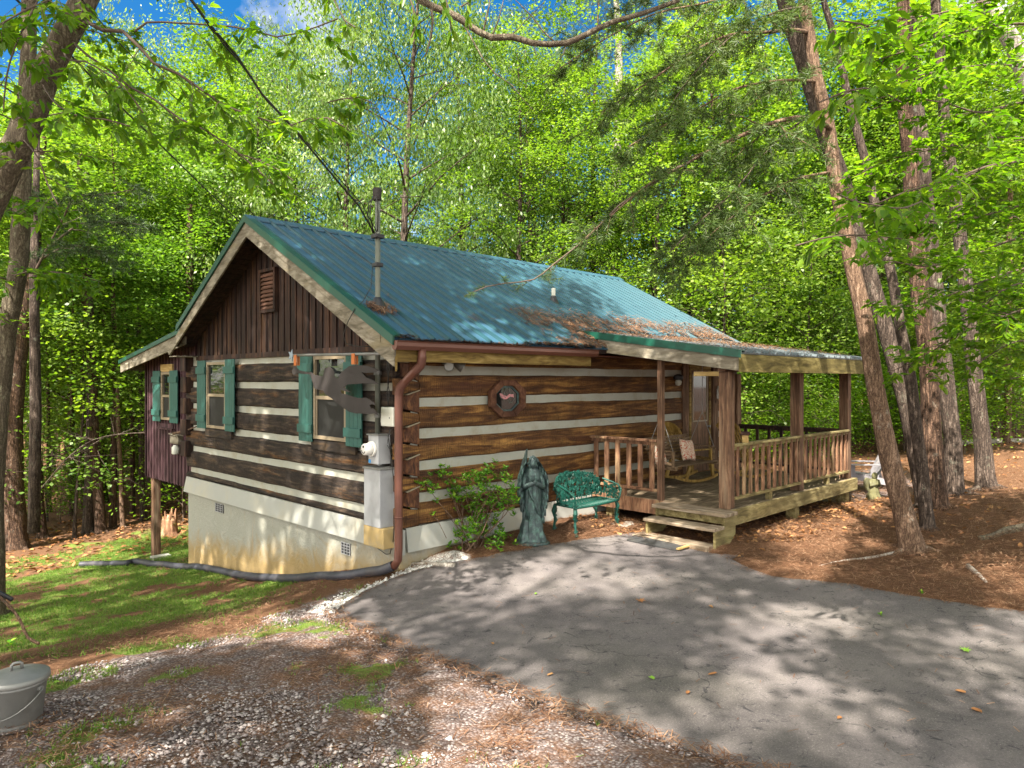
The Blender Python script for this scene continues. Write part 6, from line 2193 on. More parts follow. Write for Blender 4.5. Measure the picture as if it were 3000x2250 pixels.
T7, w7, _ = trunk_thing('pale_trunk_tree', 'tall tree with whitish bark rising behind the cabin roof',
    [(1795, 1180, 29, .26), (1798, 815, 29, .23), (1805, 620, 29, .21), (1810, 420, 29, .19), (1815, 230, 29, .17), (1812, 100, 29, .14), (1800, -60, 29, .1)], M['bark_white'])
topcrown(T7, w7, 3, 1.2, 14, 4000, M['needle'], 'pine', barkm=M['bark_white'])
for t_, w_, lm in ((T1, w1, 'needle'), (T2, w2, 'needle'), (T4, w4, 'needle'), (T5, w5, 'leaf_a'), (T6, w6, 'needle')):
    topcrown(t_, w_, 6, 1.15, 14, 1600 if lm == 'needle' else 3000, M[lm], 'pine' if lm == 'needle' else 'leaf', barkm=M['bark_pine'])
topcrown(T3, w3, 3, .9, 10, 1500, M['needle'], 'pine', barkm=M['bark_pine'])
# left trunks
K1, k1w, _ = trunk_thing('lichen_tree', 'lichen spotted leaning trunk crossing the upper left corner',
    [(-330, 1700, 6.6, .16), (-230, 1250, 6.6, .15), (-130, 860, 6.6, .14), (-40, 610, 6.6, .132), (18, 488, 6.6, .130), (59, 407, 6.6, .126), (97, 316, 6.6, .122), (136, 212, 6.6, .118), (190, 113, 6.6, .113), (238, 23, 6.6, .110), (290, -90, 6.6, .105), (400, -400, 6.6, .09)], M['bark_lichen'])
K2, k2w, _ = trunk_thing('left_edge_tree', 'straight olive barked tree at the left edge behind the lichen spotted trunk',
    [(-24, 1640, 11.5, .17), (-12, 1300, 11.5, .15), (6, 1122, 11.5, .14), (20, 1000, 11.5, .135), (38, 860, 11.5, .135), (56, 740, 11.5, .135), (63, 588, 11.5, .125), (68, 452, 11.5, .12), (76, 249, 11.5, .115), (84, 113, 11.5, .11), (88, 0, 11.5, .105), (92, -200, 11.5, .10)], M['bark_lichen'])
for nm_, lb, pts, bk in (
    ('wood_edge_tree', 'thick brown trunk at the wood edge far left of the lawn', [(50, 1592, 19.5, .27), (40, 1400, 19.5, .24), (38, 1242, 19.5, .23), (60, 1000, 19.5, .2), (100, 700, 19.5, .16), (120, 400, 19.5, .12)], 'bark_pine'),
    ('wood_edge_tree', 'dark trunk with reddish foot just right of the thick far left trunk', [(124, 1590, 21, .13), (112, 1400, 21, .12), (98, 1200, 21, .11), (105, 960, 21, .1), (115, 600, 21, .07)], 'bark_pine'),
    ('wood_edge_tree', 'left one of the twin dark trunks at mid lawn edge', [(260, 1586, 21.5, .15), (262, 1400, 21.5, .14), (268, 1150, 21.5, .13), (262, 900, 21.5, .11), (250, 500, 21.5, .07)], 'bark_grey'),
    ('wood_edge_tree', 'right one of the twin dark trunks at mid lawn edge', [(298, 1576, 21.5, .16), (284, 1400, 21.5, .145), (272, 1200, 21.5, .13), (270, 1000, 21.5, .12), (240, 700, 21.5, .09), (230, 450, 21.5, .06)], 'bark_pine'),
    ('wood_edge_tree', 'short brown trunk right of the twin dark trunks', [(331, 1580, 22, .10), (332, 1380, 22, .09), (338, 1100, 22, .08), (330, 800, 22, .05)], 'bark_pine'),
    ('wood_edge_tree', 'thin yellowish trunk left of the room on posts', [(359, 1583, 22, .075), (353, 1400, 22, .07), (345, 1200, 22, .065), (335, 900, 22, .05)], 'bark_light'),
    ('wood_edge_tree', 'dark trunk close to the left of the support post', [(421, 1572, 23, .10), (416, 1400, 23, .09), (412, 1200, 23, .08), (405, 900, 23, .07)], 'bark_grey'),
    ('wood_edge_tree', 'dark trunk seen between the support post and the foundation', [(557, 1562, 23.5, .17), (560, 1350, 23.5, .15), (560, 1000, 23.5, .13), (555, 600, 23.5, .1)], 'bark_pine'),
    ('pale_slim_tree', 'slim pale trunk beyond the patio at the far right', [(2950, 1300, 21, .10), (2950, 1180, 21, .10), (2952, 1000, 21, .095), (2955, 780, 21, .08), (2965, 500, 21, .06)], 'bark_light'),
    ('pale_slim_tree', 'slim forked pale trunk left of the far right one', [(2916, 1310, 22, .07), (2922, 1180, 22, .07), (2915, 1030, 22, .06), (2905, 850, 22, .05), (2900, 700, 22, .03)], 'bark_light'),
    ('corner_leaning_tree', 'pale leaning trunk in the top right corner', [(3350, 1250, 15, .2), (3200, 700, 15, .19), (3000, 200, 15, .17), (2925, 60, 15, .165), (2860, -60, 15, .16), (2700, -400, 15, .13)], 'bark_white')):
    t_, w_, _ = trunk_thing(nm_, lb, pts, M[bk], n=10)
    up_ = w_[-1]
    cs = [w_[-1] + Vector((rgv.normal(0, 1.2), rgv.normal(0, 1.2), rgv.uniform(-3.5, 1.5))) for _i in range(12)]
    crown_cloud(t_, cs, .5, 3500, M['leaf_a' if 'dark' not in lb else 'leaf_c'], rgv)
proto('pole', 15, .085, 8.5, 1.9, 16, 'leaf', 51, M['bark_pine'], M['leaf_a'], 6000, (.13, .09), .5, few=60)
random.seed(61)
for i in range(34):
    left_ = i < 22
    px_ = random.uniform(-20, 640) if left_ else random.uniform(2080, 2990)
    Z_ = random.uniform(23.5, 42) if left_ else random.uniform(24, 40)
    x_, y_ = at(px_, Z_)
    if 4 < x_ < 18 and 3 < y_ < 22: continue
    s_ = random.uniform(.75, 1.2)
    put_tree('pole', 'slim_tree', 'slim bare trunked tree among the wood ' + ('left of the cabin' if left_ else 'beyond the porch'), x_, y_, s_, None, 'slim trunks in the wood ' + ('left of the cabin' if left_ else 'beyond the porch'), s_)
# stump
c = on_ground(497, 1566)
sp = MB().tube([(c.x, c.y, G(c.x, c.y) - .1), (c.x, c.y, G(c.x, c.y) + .1), (c.x, c.y, G(c.x, c.y) + .42), (c.x + .03, c.y, G(c.x, c.y) + .55)], [.30, .22, .2, .15], 12)
random.seed(2)
for k_ in range(7):
    a = k_ * .9
    p = Vector((c.x + math.cos(a) * .13, c.y + math.sin(a) * .13, G(c.x, c.y) + .35))
    sp.tube([p, p + Vector((math.cos(a) * .04, math.sin(a) * .04, random.uniform(.15, .38)))], [.07, .015], 5)
o = sp.build('tree_stump', M['stump'], None, loc=tuple(c))
tag(o, 'splintered reddish stump at the lawn edge behind the support post', 'stump')

# ---------------------------------------------------------------- branches in front of the view
def branch(t, pts, r0, leafm, rg, kind='leaf', nsub=10, sublen=.9, leaf=(.10, .055), per=9, sag=.15, start=.15, r1=.006, barkm=None, sub2=3, updirs=None, name='branch', density=1.0, plane=None):
    """a limb along pts (world) with side twigs that carry leaves or needles; returns the two meshes"""
    barkm = barkm or M['twig']
    fine = resample([Vector(p) for p in pts], .12)
    n = len(fine)
    mb = MB().tube(fine, [r0 + (r1 - r0) * (i / (n - 1)) ** .8 for i in range(n)], 7, False)
    C_, D_ = [], []
    for i in range(nsub):
        f = start + (1 - start) * (i + rg.uniform(0, 1)) / nsub
        k_ = min(int(f * (n - 1)), n - 2)
        o = fine[k_]
        ax_ = (fine[k_ + 1] - fine[max(k_ - 1, 0)]).normalized()
        s = ax_.cross(Vector((0, 0, 1)))
        if s.length < .1: s = Vector((1, 0, 0))
        s.normalize()
        sg = 1 if i % 2 else -1
        d = (ax_ * rg.uniform(.3, .9) + s * sg * rg.uniform(.5, 1) + Vector((0, 0, rg.normal(.0, .25)))).normalized()
        ln = sublen * rg.uniform(.55, 1.15) * (1.15 - .6 * f)
        q = [o]
        for j in range(5):
            d = (d + Vector((rg.normal(0, .13), rg.normal(0, .13), rg.normal(-sag, .1)))).normalized()
            q.append(q[-1] + d * ln / 5)
        rr = max(.004, r0 * .35 * (1 - .6 * f))
        mb.tube(q, [rr, rr * .8, rr * .6, rr * .45, rr * .3, .0022], 5, False)
        subs = [(q, d)]
        for j in range(sub2):
            kk = rg.integers(1, 5)
            o2 = q[kk]
            d2 = (d + Vector(rg.normal(0, .7, 3)) * np.array(1.0)).normalized()
            d2.z *= .5
            ln2 = ln * rg.uniform(.3, .55)
            q2 = [o2, o2 + d2 * ln2 * .5 + Vector((0, 0, -.01)), o2 + d2 * ln2 + Vector((0, 0, -.04 * ln2))]
            mb.tube(q2, [rr * .4, rr * .3, .002], 4, False)
            subs.append((q2, d2))
        for q_, d_ in subs:
            m_ = int(per * (1 if len(q_) > 3 else .7) * density)
            for j in range(m_):
                ff = .25 + .75 * (j + rg.uniform(0, 1)) / max(m_, 1)
                x = ff * (len(q_) - 1)
                a_ = min(int(x), len(q_) - 2)
                p = q_[a_].lerp(q_[a_ + 1], x - a_)
                C_.append(tuple(p))
                s2 = d_.cross(Vector((0, 0, 1))) * (1 if j % 2 else -1)
                dd = d_ * .6 + s2 * .9 + Vector((0, 0, -.12))
                D_.append(tuple(dd))
    C_, D_ = np.array(C_), np.array(D_)
    if kind == 'leaf':
        v, f = leaves_geo(C_, leaf[0], leaf[1], rg, shape='leaf', dirs=D_, flat=.75, curl=.12)
    else:
        v, f = needles_geo(C_, leaf[0], leaf[1], rg, 9, dirs=D_ * .5, spread=1.3)
    off = OFF[t.name]
    v = v - np.array(tuple(off))
    bo = mb.build(name, barkm, t, world=True, smooth=True)
    lo = link_mesh('foliage', np_mesh('foliage', v, f), leafm, bo)
    return bo
rb = np.random.default_rng(11)
# pine limbs of the leaning tree sweeping left over the roof
LIMBS = [
    ([(2432, 378, 9.9), (2400, 352, 9.7), (2340, 345, 9.5), (2260, 362, 9.3), (2190, 390, 9.1), (2100, 430, 8.9), (2000, 485, 8.7), (1900, 540, 8.5), (1780, 640, 8.3), (1700, 710, 8.2)], .042),
    ([(2368, 95, 10), (2320, 88, 9.6), (2240, 95, 9.4), (2160, 98, 9.3), (2080, 125, 9.1), (2010, 165, 9.0), (1900, 240, 8.8), (1760, 330, 8.6)], .032),
    ([(2400, 240, 10), (2330, 235, 9.5), (2250, 240, 9.2), (2150, 262, 9.0), (2060, 310, 8.8), (1960, 360, 8.6), (1840, 430, 8.5)], .025),
    ([(2430, 505, 9.9), (2400, 510, 9.7), (2330, 525, 9.5), (2270, 555, 9.3), (2180, 610, 9.1), (2080, 690, 8.9), (2020, 760, 8.8)], .022),
    ([(2420, 330, 9.9), (2340, 360, 9.6), (2250, 440, 9.3), (2150, 560, 9.1), (2060, 640, 9.0), (1960, 740, 8.9)], .015),
    ([(2350, 20, 10), (2260, 40, 9.4), (2140, 110, 9), (2020, 230, 8.8), (1960, 320, 8.7)], .015),
    ([(2340, -60, 10), (2200, -30, 9.4), (2060, 10, 9.0), (1920, 40, 8.7), (1780, 110, 8.5), (1640, 200, 8.3)], .022),
    ([(1990, 488, 8.7), (1880, 560, 8.5), (1816, 600, 8.4), (1727, 690, 8.3), (1622, 774, 8.2), (1563, 819, 8.1), (1480, 830, 8.05), (1428, 839, 8.0), (1359, 868, 8.0)], .016)]
for i, (pts, r) in enumerate(LIMBS):
    wp = [P(*a) for a in pts]
    last = i == len(LIMBS) - 1
    branch(T1, wp, r, M['needle_dark'] if last else M['needle'], rb, 'pine', 11 if last else 26, .42 if last else 1.0, (.08, .005) if last else (.10, .0085), 5 if last else 9, .10, .45 if last else .18, barkm=M['bark_light'] if r > .02 else M['twig'], sub2=1 if last else 3)
# bare dead limb crossing the top
Tt = thing('overhead_limb_tree', 'crooked bare limb of a tree reaching in from the top of the view', 'tree', tuple(P(900, -500, 6.2)))
bl = [(1150, -130, 6.3), (1230, 0, 6.3), (1275, 22, 6.3), (1340, 50, 6.3), (1400, 92, 6.3), (1440, 110, 6.3), (1500, 108, 6.3), (1560, 126, 6.3), (1610, 130, 6.3), (1660, 126, 6.3), (1720, 100, 6.3), (1790, 66, 6.3), (1880, 40, 6.3), (1990, 0, 6.3)]
wp = [P(*a) for a in bl]
fine = resample(wp, .08)
n = len(fine)
mb = MB().tube(fine, [(.036 - .018 * i / n) * (1 + .12 * noise.noise(p * 6)) for i, p in enumerate(fine)], 9)
for pp, r in (([(1262, 18), (1268, 60), (1262, 110), (1246, 165)], .014), ([(1415, 100), (1425, 50), (1435, 10), (1430, -20)], .01), ([(1440, 108), (1460, 60), (1475, 0)], .008), ([(1450, 108), (1490, 110), (1540, 60), (1590, 10), (1620, -30)], .006),
              ([(1630, 128), (1590, 90), (1560, 50), (1510, 0)], .009), ([(1345, 50), (1380, 110), (1420, 180), (1450, 215), (1500, 250), (1540, 300), (1570, 330)], .009), ([(1565, 128), (1568, 150), (1573, 170)], .005), ([(1660, 128), (1650, 160), (1620, 200), (1580, 230)], .006)):
    q = [P(a, b, 6.3) for a, b in pp]
    mb.tube(resample(q, .08), [r] * 1 if False else [r * (1 - .75 * i / (len(resample(q, .08)))) for i in range(len(resample(q, .08)))], 6)
    
mb.tube([P(1150, -130, 6.3), P(1060, -260, 6.25), P(1000, -420, 6.2), P(900, -800, 6.2)], [.04, .05, .07, .1], 8)
mb.build('limb', M['bark_lichen'], Tt, world=True, smooth=True)
# leafy sprays: top left, from the lichen tree
LS = [
    ([(215, 90, 6.6), (255, 65, 6.5), (300, 88, 6.5), (360, 92, 6.45), (395, 125, 6.4), (410, 140, 6.4), (450, 185, 6.35), (520, 215, 6.3), (600, 270, 6.3), (650, 305, 6.25), (720, 332, 6.2), (800, 358, 6.2), (850, 368, 6.2)], .021, 12),
    ([(395, 92, 6.4), (430, 66, 6.4), (520, 67, 6.35), (600, 72, 6.3), (680, 78, 6.3), (750, 92, 6.3), (810, 108, 6.25), (870, 98, 6.25), (930, 78, 6.2), (990, 55, 6.2)], .010, 9),
    ([(210, 120, 6.6), (260, 165, 6.4), (320, 205, 6.3), (380, 255, 6.2), (450, 290, 6.1), (530, 350, 6.1), (600, 380, 6.0), (700, 450, 6.0), (800, 540, 6.0)], .012, 13),
    ([(180, 130, 6.6), (200, 175, 6.2), (250, 180, 6.0), (320, 220, 5.9), (360, 250, 5.8), (420, 330, 5.8)], .009, 7),
    ([(120, 240, 6.6), (160, 300, 6.1), (230, 340, 5.9), (310, 350, 5.8), (380, 370, 5.7)], .008, 8),
    ([(60, 400, 6.6), (110, 460, 6.2), (140, 540, 6.0), (170, 600, 5.9)], .007, 6),
    ([(250, -40, 6.6), (120, 10, 6.0), (20, 60, 5.8), (-60, 130, 5.7)], .012, 12),
    ([(160, -90, 6.6), (60, 100, 6.0), (20, 220, 5.8), (10, 330, 5.8)], .010, 10)]
for i, (pts, r, ns) in enumerate(LS):
    branch(K1, [P(*a) for a in pts], r, M['leaf_near'], rb, 'leaf', ns, .62, (.115, .055), 7, .18, .25, sub2=2)
# sprays of the left edge tree
for i in range(15):
    p0 = k2w[5].lerp(k2w[-1], rb.uniform(.0, .95))
    a = rb.uniform(-.2, 1.9)
    d = (Vector((S2, -S2, 0)) * math.sin(a) * rb.uniform(.4, 1) - Vector((S2, S2, 0)) * math.cos(a) + Vector((0, 0, .1))).normalized()
    ln = rb.uniform(1.1, 2.0)
    pts = [p0 + d * ln * t + Vector((0, 0, -.35 * t * t)) for t in (0, .3, .6, 1)]
    branch(K2, pts, .014, M['leaf_near'], rb, 'leaf', 8, .7, (.13, .065), 8, .12, .2, sub2=2)
# dark pine spray at left centre
KB = thing('shaded_pine', 'dark feathery pine branches hanging left of the gable peak', 'tree', tuple(P(100, 1500, 15)))
for pts in ([(100, 800, 15), (180, 650, 14.5), (220, 580, 14), (300, 570, 13.5), (400, 555, 13.5)], [(150, 720, 15), (230, 660, 14.5), (320, 650, 14), (420, 660, 14)], [(120, 760, 15), (200, 720, 14.5), (280, 730, 14)]):
    branch(KB, [P(*a) for a in pts], .03, M['needle_dark'], rb, 'pine', 14, 1.3, (.13, .012), 7, .1, .3, sub2=3)
MB().tube([P(100, 1560, 15), P(105, 1200, 15), P(100, 800, 15), P(110, 400, 15)], [.12, .11, .09, .05], 9).build('trunk', M['bark_grey'], KB, world=True, smooth=True)
# sprays hanging at the top centre
for pts, ns in (([(1180, -60, 5.5), (1210, 20, 5.5), (1220, 70, 5.5), (1205, 110, 5.5)], 4), ([(1290, -60, 5.6), (1310, 10, 5.6), (1320, 70, 5.6), (1330, 110, 5.6)], 4), ([(1390, -40, 5.7), (1375, 5, 5.7), (1350, 20, 5.7)], 3), ([(950, -60, 6), (1010, 60, 6), (1040, 80, 6)], 3)):
    branch(Tt, [P(*a) for a in pts], .006, M['leaf_near'], rb, 'leaf', ns, .22, (.10, .045), 5, .5, .1, sub2=0)
# low hanging sprays of the left tree before the roof: little clusters at (800..1050, 300..440)
for pts, ns in (([(850, 368, 6.2), (900, 350, 6.2), (960, 345, 6.2), (1010, 372, 6.2)], 7), ([(960, 300, 6.6), (1000, 290, 6.6), (1050, 285, 6.6), (1090, 300, 6.6)], 4), ([(700, 450, 6.0), (760, 470, 6), (820, 500, 6), (860, 530, 6)], 6)):
    branch(K1, [P(*a) for a in pts], .006, M['leaf_near'], rb, 'leaf', ns, .4, (.115, .055), 6, .25, .1, sub2=1)

# overhanging broad leaved tree at the right
OB = P(3420, 1500, 9.0)
OBt = thing('overhanging_beech', 'broad leaved tree at the right edge whose bright layered branches hang before the pines', 'tree', (OB.x, OB.y, G(OB.x, OB.y)))
mb = MB().tube([(OB.x, OB.y, G(OB.x, OB.y) - .3), (OB.x, OB.y, 2), (OB.x + .1, OB.y, 5), (OB.x, OB.y + .2, 9)], [.2, .16, .13, .06], 12)
mb.build('trunk', M['bark_grey'], OBt, world=True, smooth=True)
rb2 = np.random.default_rng(23)
OVER = [([(3400, 820), (3200, 860), (3000, 830), (2900, 880), (2840, 950), (2760, 1010), (2680, 1060), (2600, 1090)], 8.6), ([(3400, 640), (3150, 590), (3000, 600), (2850, 640), (2740, 650), (2620, 620)], 8.2),
        ([(3400, 400), (3200, 320), (3000, 300), (2880, 330), (2760, 300), (2640, 290), (2560, 320)], 7.6), ([(3400, 200), (3150, 90), (2960, 70), (2800, 100), (2680, 140), (2560, 180)], 7.4),
        ([(3400, 560), (3100, 480), (2930, 480), (2800, 520), (2660, 560), (2560, 600), (2460, 640)], 6.8), ([(3400, 720), (3150, 700), (2980, 700), (2820, 760), (2700, 780), (2600, 760)], 7.4),
        ([(3400, 60), (3100, -20), (2900, 0), (2750, 40), (2600, 60), (2480, 90)], 7.0), ([(3300, 960), (3150, 880), (3020, 900), (2930, 930)], 7.4), ([(3400, 900), (3250, 980), (3100, 1010), (2980, 1000), (2870, 1060)], 9.2),
        ([(3400, 480), (3100, 430), (2960, 400), (2850, 420), (2720, 440), (2600, 470), (2500, 520)], 8.4), ([(3400, 300), (3100, 220), (2950, 190), (2800, 200), (2650, 230)], 8.8),
        ([(3400, 1010), (3200, 1060), (3060, 1090), (2960, 1110)], 10.5), ([(3400, 760), (3100, 770), (2950, 800), (2840, 840), (2740, 880), (2640, 900), (2560, 900)], 9.6)]
for pts, z in OVER:
    wp = [P(a, b, z + .35 * math.sin(i * 1.1)) for i, (a, b) in enumerate(pts)]
    branch(OBt, wp, .02, M['leaf_near'], rb2, 'leaf', 26, .9, (.108, .060), 9, .05, .22, sub2=3)
# broad leaf sprig (chestnut-like) close to the centre right
for pts in ([(2700, 590, 6.0), (2640, 610, 5.6), (2560, 600, 5.4), (2500, 590, 5.3), (2460, 570, 5.3)], [(2640, 700, 6), (2560, 690, 5.6), (2470, 690, 5.4), (2400, 700, 5.3), (2330, 720, 5.3)], [(2640, 300, 6), (2560, 260, 5.7), (2470, 270, 5.5), (2400, 300, 5.5)],
            [(2600, 100, 6), (2520, 70, 5.7), (2450, 60, 5.5)]):
    branch(OBt, [P(*a) for a in pts], .007, M['leaf_near'], rb2, 'leaf', 8, .36, (.14, .06), 5, .15, .1, sub2=1)

# --- shade trees standing behind and beside the camera: their crowns throw the dappled light
proto('shade', 21, .22, 9.5, 4.2, 26, 'leaf', 41, M['bark_grey'], M['leaf_a'], 5000, (.24, .17), few=27)
SH_ = [(-7.8, -3.4), (-6.0, 2.2), (-2.6, -4.0), (-5.2, 6.6), (-3.4, 10.8), (-3.0, 8.9), (-10.5, 9.5), (-10.2, 2.6), (-9, -9), (7.5, -7.5), (-1.0, 7.6)]
random.seed(8)
for i, (a, b) in enumerate(SH_):
    put_tree('shade', 'shade_tree', 'tall leafy tree standing behind the viewer and shading the drive', a, b, random.uniform(.9, 1.1), None, 'shade trees behind the viewer')

# ================================================================= SHRUB BY THE WALL
c = on_ground(1390, 1618)
shb = thing('wall_shrub', 'glossy light green shrub with leggy stems between the downspout and the angel', 'shrub', (c.x, c.y, G(c.x, c.y)))
rs = np.random.default_rng(3)
mb = MB()
C_, D_ = [], []
root = [Vector((c.x, c.y, G(c.x, c.y) - .05)), Vector((c.x - .18, c.y + .05, G(c.x, c.y) - .05))]
cen = []
for px_, py_ in ((1250, 1420), (1305, 1400), (1290, 1450), (1340, 1440), (1370, 1410), (1400, 1430), (1420, 1395), (1440, 1440), (1465, 1400), (1485, 1440), (1500, 1470), (1480, 1490), (1430, 1480), (1390, 1470), (1350, 1480), (1300, 1485), (1235, 1495), (1410, 1520), (1440, 1530), (1395, 1545), (1375, 1560), (1415, 1565), (1350, 1565), (1455, 1590), (1465, 1575), (1270, 1465), (1330, 1460), (1385, 1500)):
    p = P(px_, py_, 10.35 + rs.uniform(-.35, .35))
    cen.append(p)
for i, p in enumerate(cen):
    r_ = root[0] if p.z > 0 and rs.random() < .6 else root[1]
    m1 = r_.lerp(p, .35) + Vector((rs.normal(0, .04), rs.normal(0, .04), .04))
    m2 = r_.lerp(p, .72) + Vector((rs.normal(0, .05), rs.normal(0, .05), .05))
    mb.tube([r_, m1, m2, p], [.012, .009, .005, .0025], 5, False) if i % 3 == 0 else mb.tube([m1, m2, p], [.006, .005, .0025], 4, False)
    for j in range(14):
        o = p + Vector(rs.normal(0, .075, 3))
        tip = o + Vector((rs.normal(0, .03), rs.normal(0, .03), .05))
        mb.tube([p, o, tip], [.003, .0025, .0015], 4, False)
        for k_ in range(7):
            a = k_ * 2.4
            C_.append(tuple(o.lerp(tip, k_ / 7)))
            D_.append((math.cos(a), math.sin(a), .55))
mb.build('stems', M['bark_light'], shb, world=True, smooth=True)
v, f = leaves_geo(np.array(C_), .066, .034, rs, shape='leaf', dirs=np.array(D_), flat=.6)
v -= np.array(tuple(OFF[shb.name]))
link_mesh('foliage', np_mesh('foliage', v, f), M['leaf_shrub'], shb)
def seedling(px_, py_, lb, s=1, n=9, mat_='leaf_shrub'):
    c = on_ground(px_, py_)
    t = thing('seedling', lb, 'plant', (c.x, c.y, G(c.x, c.y)))
    MB().tube([(0, 0, -.02), (.01, 0, .05 * s), (0, .01, .1 * s)], [.004, .003, .002], 5).build('stem', M['twig'], t)
    cc = np.array([(0, 0, .04 * s + .06 * s * i / n) for i in range(n)])
    dd = np.array([(math.cos(i * 2.4), math.sin(i * 2.4), .35) for i in range(n)])
    v, f = leaves_geo(cc, .075 * s, .04 * s, rs, shape='leaf', dirs=dd, flat=.8)
    link_mesh('foliage', np_mesh('foliage', v, f), M[mat_], t)
seedling(1314, 1617, 'lone yellow green seedling on the needle bed left of the shrub', 1.1)
seedling(1510, 1605, 'small dark green seedling between the shrub and the angel', .9)
seedling(32, 1905, 'bright green seedling at the left edge above the pail', 1.2)
seedling(2580, 1810, 'tiny green seedling at the right edge of the asphalt', .5)
seedling(2700, 1745, 'tiny sprout in the needle litter before the leaning tree', .5)

# bare fallen branches, roots, logs on the right bank
def log_thing(name, label, cat, pts, r, m, n=8):
    wp = []
    for a, b in pts:
        p = on_ground(a, b)
        p.z = G(p.x, p.y) + r[0] * .5
        wp.append(p)
    w = resample(wp, .12)
    k_ = len(w)
    o = MB().tube(w, [r[0] + (r[1] - r[0]) * i / k_ + .15 * r[0] * noise.noise(p * 4) for i, p in enumerate(w)], n).build(name, m, None, smooth=True, loc=tuple(w[0]))
    tag(o, label, cat)
log_thing('exposed_root', 'long pale root crossing the needles towards the asphalt', 'root', [(2640, 1615), (2580, 1630), (2520, 1640), (2470, 1645), (2400, 1662)], (.022, .012), M['bark_white'])
log_thing('exposed_root', 'mossy root arching out of the slope at the right edge', 'root', [(3010, 1552), (2950, 1562), (2900, 1580), (2870, 1585)], (.07, .03), M['bark_lichen'])
log_thing('weathered_branch', 'forked weathered branch lying on the right bank', 'branch', [(2836, 1662), (2870, 1690), (2890, 1710)], (.035, .012), M['bark_white'])
log_thing('weathered_branch', 'short grey branch lying lower on the right bank', 'branch', [(2700, 1708), (2760, 1698), (2800, 1700)], (.015, .008), M['bark_white'])
log_thing('fallen_stick', 'thin straight stick lying on the needles before the porch', 'stick', [(2505, 1525), (2560, 1522), (2600, 1512)], (.010, .006), M['bark_light'])
log_thing('fallen_log', 'pale fallen log lying behind the pines on the right', 'log', [(2700, 1310), (2780, 1305), (2860, 1300), (3010, 1296)], (.10, .08), M['bark_white'])
log_thing('bent_branch', 'curved brown branch rising from the ground at the left edge', 'branch', [(115, 1885), (85, 1870)], (.014, .012), M['bark_light'])
bb = MB().tube(resample([P(115, 1886, 6.9), P(82, 1868, 6.9), P(62, 1825, 6.9), P(40, 1790, 6.9), P(0, 1750, 6.9), P(-60, 1700, 6.9)], .06), .014, 7)
o = bb.build('bent_branch', M['bark_light'], None, smooth=True, loc=tuple(P(115, 1886, 6.9)))
tag(o, 'long curved stem leaning in from the left edge above the pail', 'branch')
bb = MB().tube([P(-60, 1705, 7), P(0, 1737, 7), P(36, 1757, 7)], [.02, .02, .022], 8)
o = bb.build('black_hose_end', M['black'], None, smooth=True, loc=tuple(P(0, 1737, 7)))
tag(o, 'black hose end poking in at the left edge of the lawn', 'hose')
# dead grey twig tangle at the left wood
dt = thing('dead_branch', 'bare grey dead branch reaching right across the left wood', 'branch', tuple(P(100, 1420, 19)))
mb = MB()
main = [P(80, 1480, 19), P(130, 1420, 19), P(200, 1340, 19), P(270, 1290, 19), P(350, 1272, 19), P(425, 1268, 19)]
mb.tube(resample(main, .3), .014, 5, False)
for k_ in range(26):
    b0 = main[rb.integers(0, 5)].lerp(main[rb.integers(1, 6)], rb.uniform(0, 1))
    d = Vector((rb.normal(0, 1), rb.normal(0, 1), rb.normal(-.2, .6))).normalized()
    e = b0 + d * rb.uniform(.4, 1.3)
    mb.tube([b0, b0.lerp(e, .5) + Vector(rb.normal(0, .08, 3)), e], [.008, .006, .003], 4, False)
mb.build('twigs', M['bark_grey'], dt, world=True, smooth=True)

# ================================================================= LITTER
# needles heaped on the roofs: thin strands lying on the sheet
def needle_heap(name, label, samples, rg, L_=.13, W_=.0035, h=.03, parent=None):
    c, nrm = samples
    n = len(c)
    t = np.cross(nrm, rg.normal(0, 1, (n, 3)))
    t = unit(t) + nrm * rg.normal(0, .12, (n, 1))
    s = unit(np.cross(t, nrm)) * W_ * rg.uniform(.7, 1.5, (n, 1))
    Ln = L_ * rg.uniform(.5, 1.2, (n, 1))
    cc = c + nrm * rg.uniform(.004, h, (n, 1))
    v = np.stack([cc - t * Ln / 2 - s, cc - t * Ln / 2 + s, cc + t * Ln / 2 + s, cc + t * Ln / 2 - s], 1).reshape(-1, 3)
    o = link_mesh(name, np_mesh(name, v, np.arange(4 * n).reshape(n, 4)), M['brown_needle'])
    if label: tag(o, label, 'pine needles', kind='stuff')
    return o
rn = np.random.default_rng(19)
def roof_pt(x, y):
    z = RH - SL * (RY - y)
    zp = PRH + SLP * (y - PRY)
    z = np.where((x > PRX0) & (y < PTY), np.maximum(zp, np.where(y > EY_, z, -9)), z)
    return z
n0 = 60000
X_ = rn.uniform(5.4, 15.6, n0)
Y_ = rn.uniform(5.1, 9.6, n0)
nzv = fbm(np.stack([X_, Y_], 1), 2.0, 71, 4)
# main heap along the junction of the two roofs, thinning away
dj = np.abs(Y_ - (8.15 + .0 * X_))
dens = np.where(X_ > 8.6, np.clip(1.25 - (Y_ - 8.15) / .75, 0, 1) * (Y_ > 8.1) * np.clip((X_ - 8.3) / .8, 0, 1) + ((Y_ <= 8.1) & (X_ > 9.85)) * np.clip(1.1 - (8.1 - Y_) / 2.6, .10, 1) * np.clip(1.6 - (X_ - 10) / 7, 0, 1), 0)
dens = np.maximum(dens, ((X_ > 8.5) & (X_ < 9.9) & (Y_ > 7.5) & (Y_ < 8.4)) * np.clip((X_ - 8.5) / .6 + (nzv - .5) * 2, 0, 1))
dens *= np.clip((nzv - .33) * 5, 0, 1)
dens = np.maximum(dens, (np.hypot((X_ - 5.75) / 1.2, (Y_ - 8.33)) < .17 + (nzv - .5) * .25) * 1.0)
dens = np.maximum(dens, (nzv > .66) * .05 * (Y_ > 7.5))
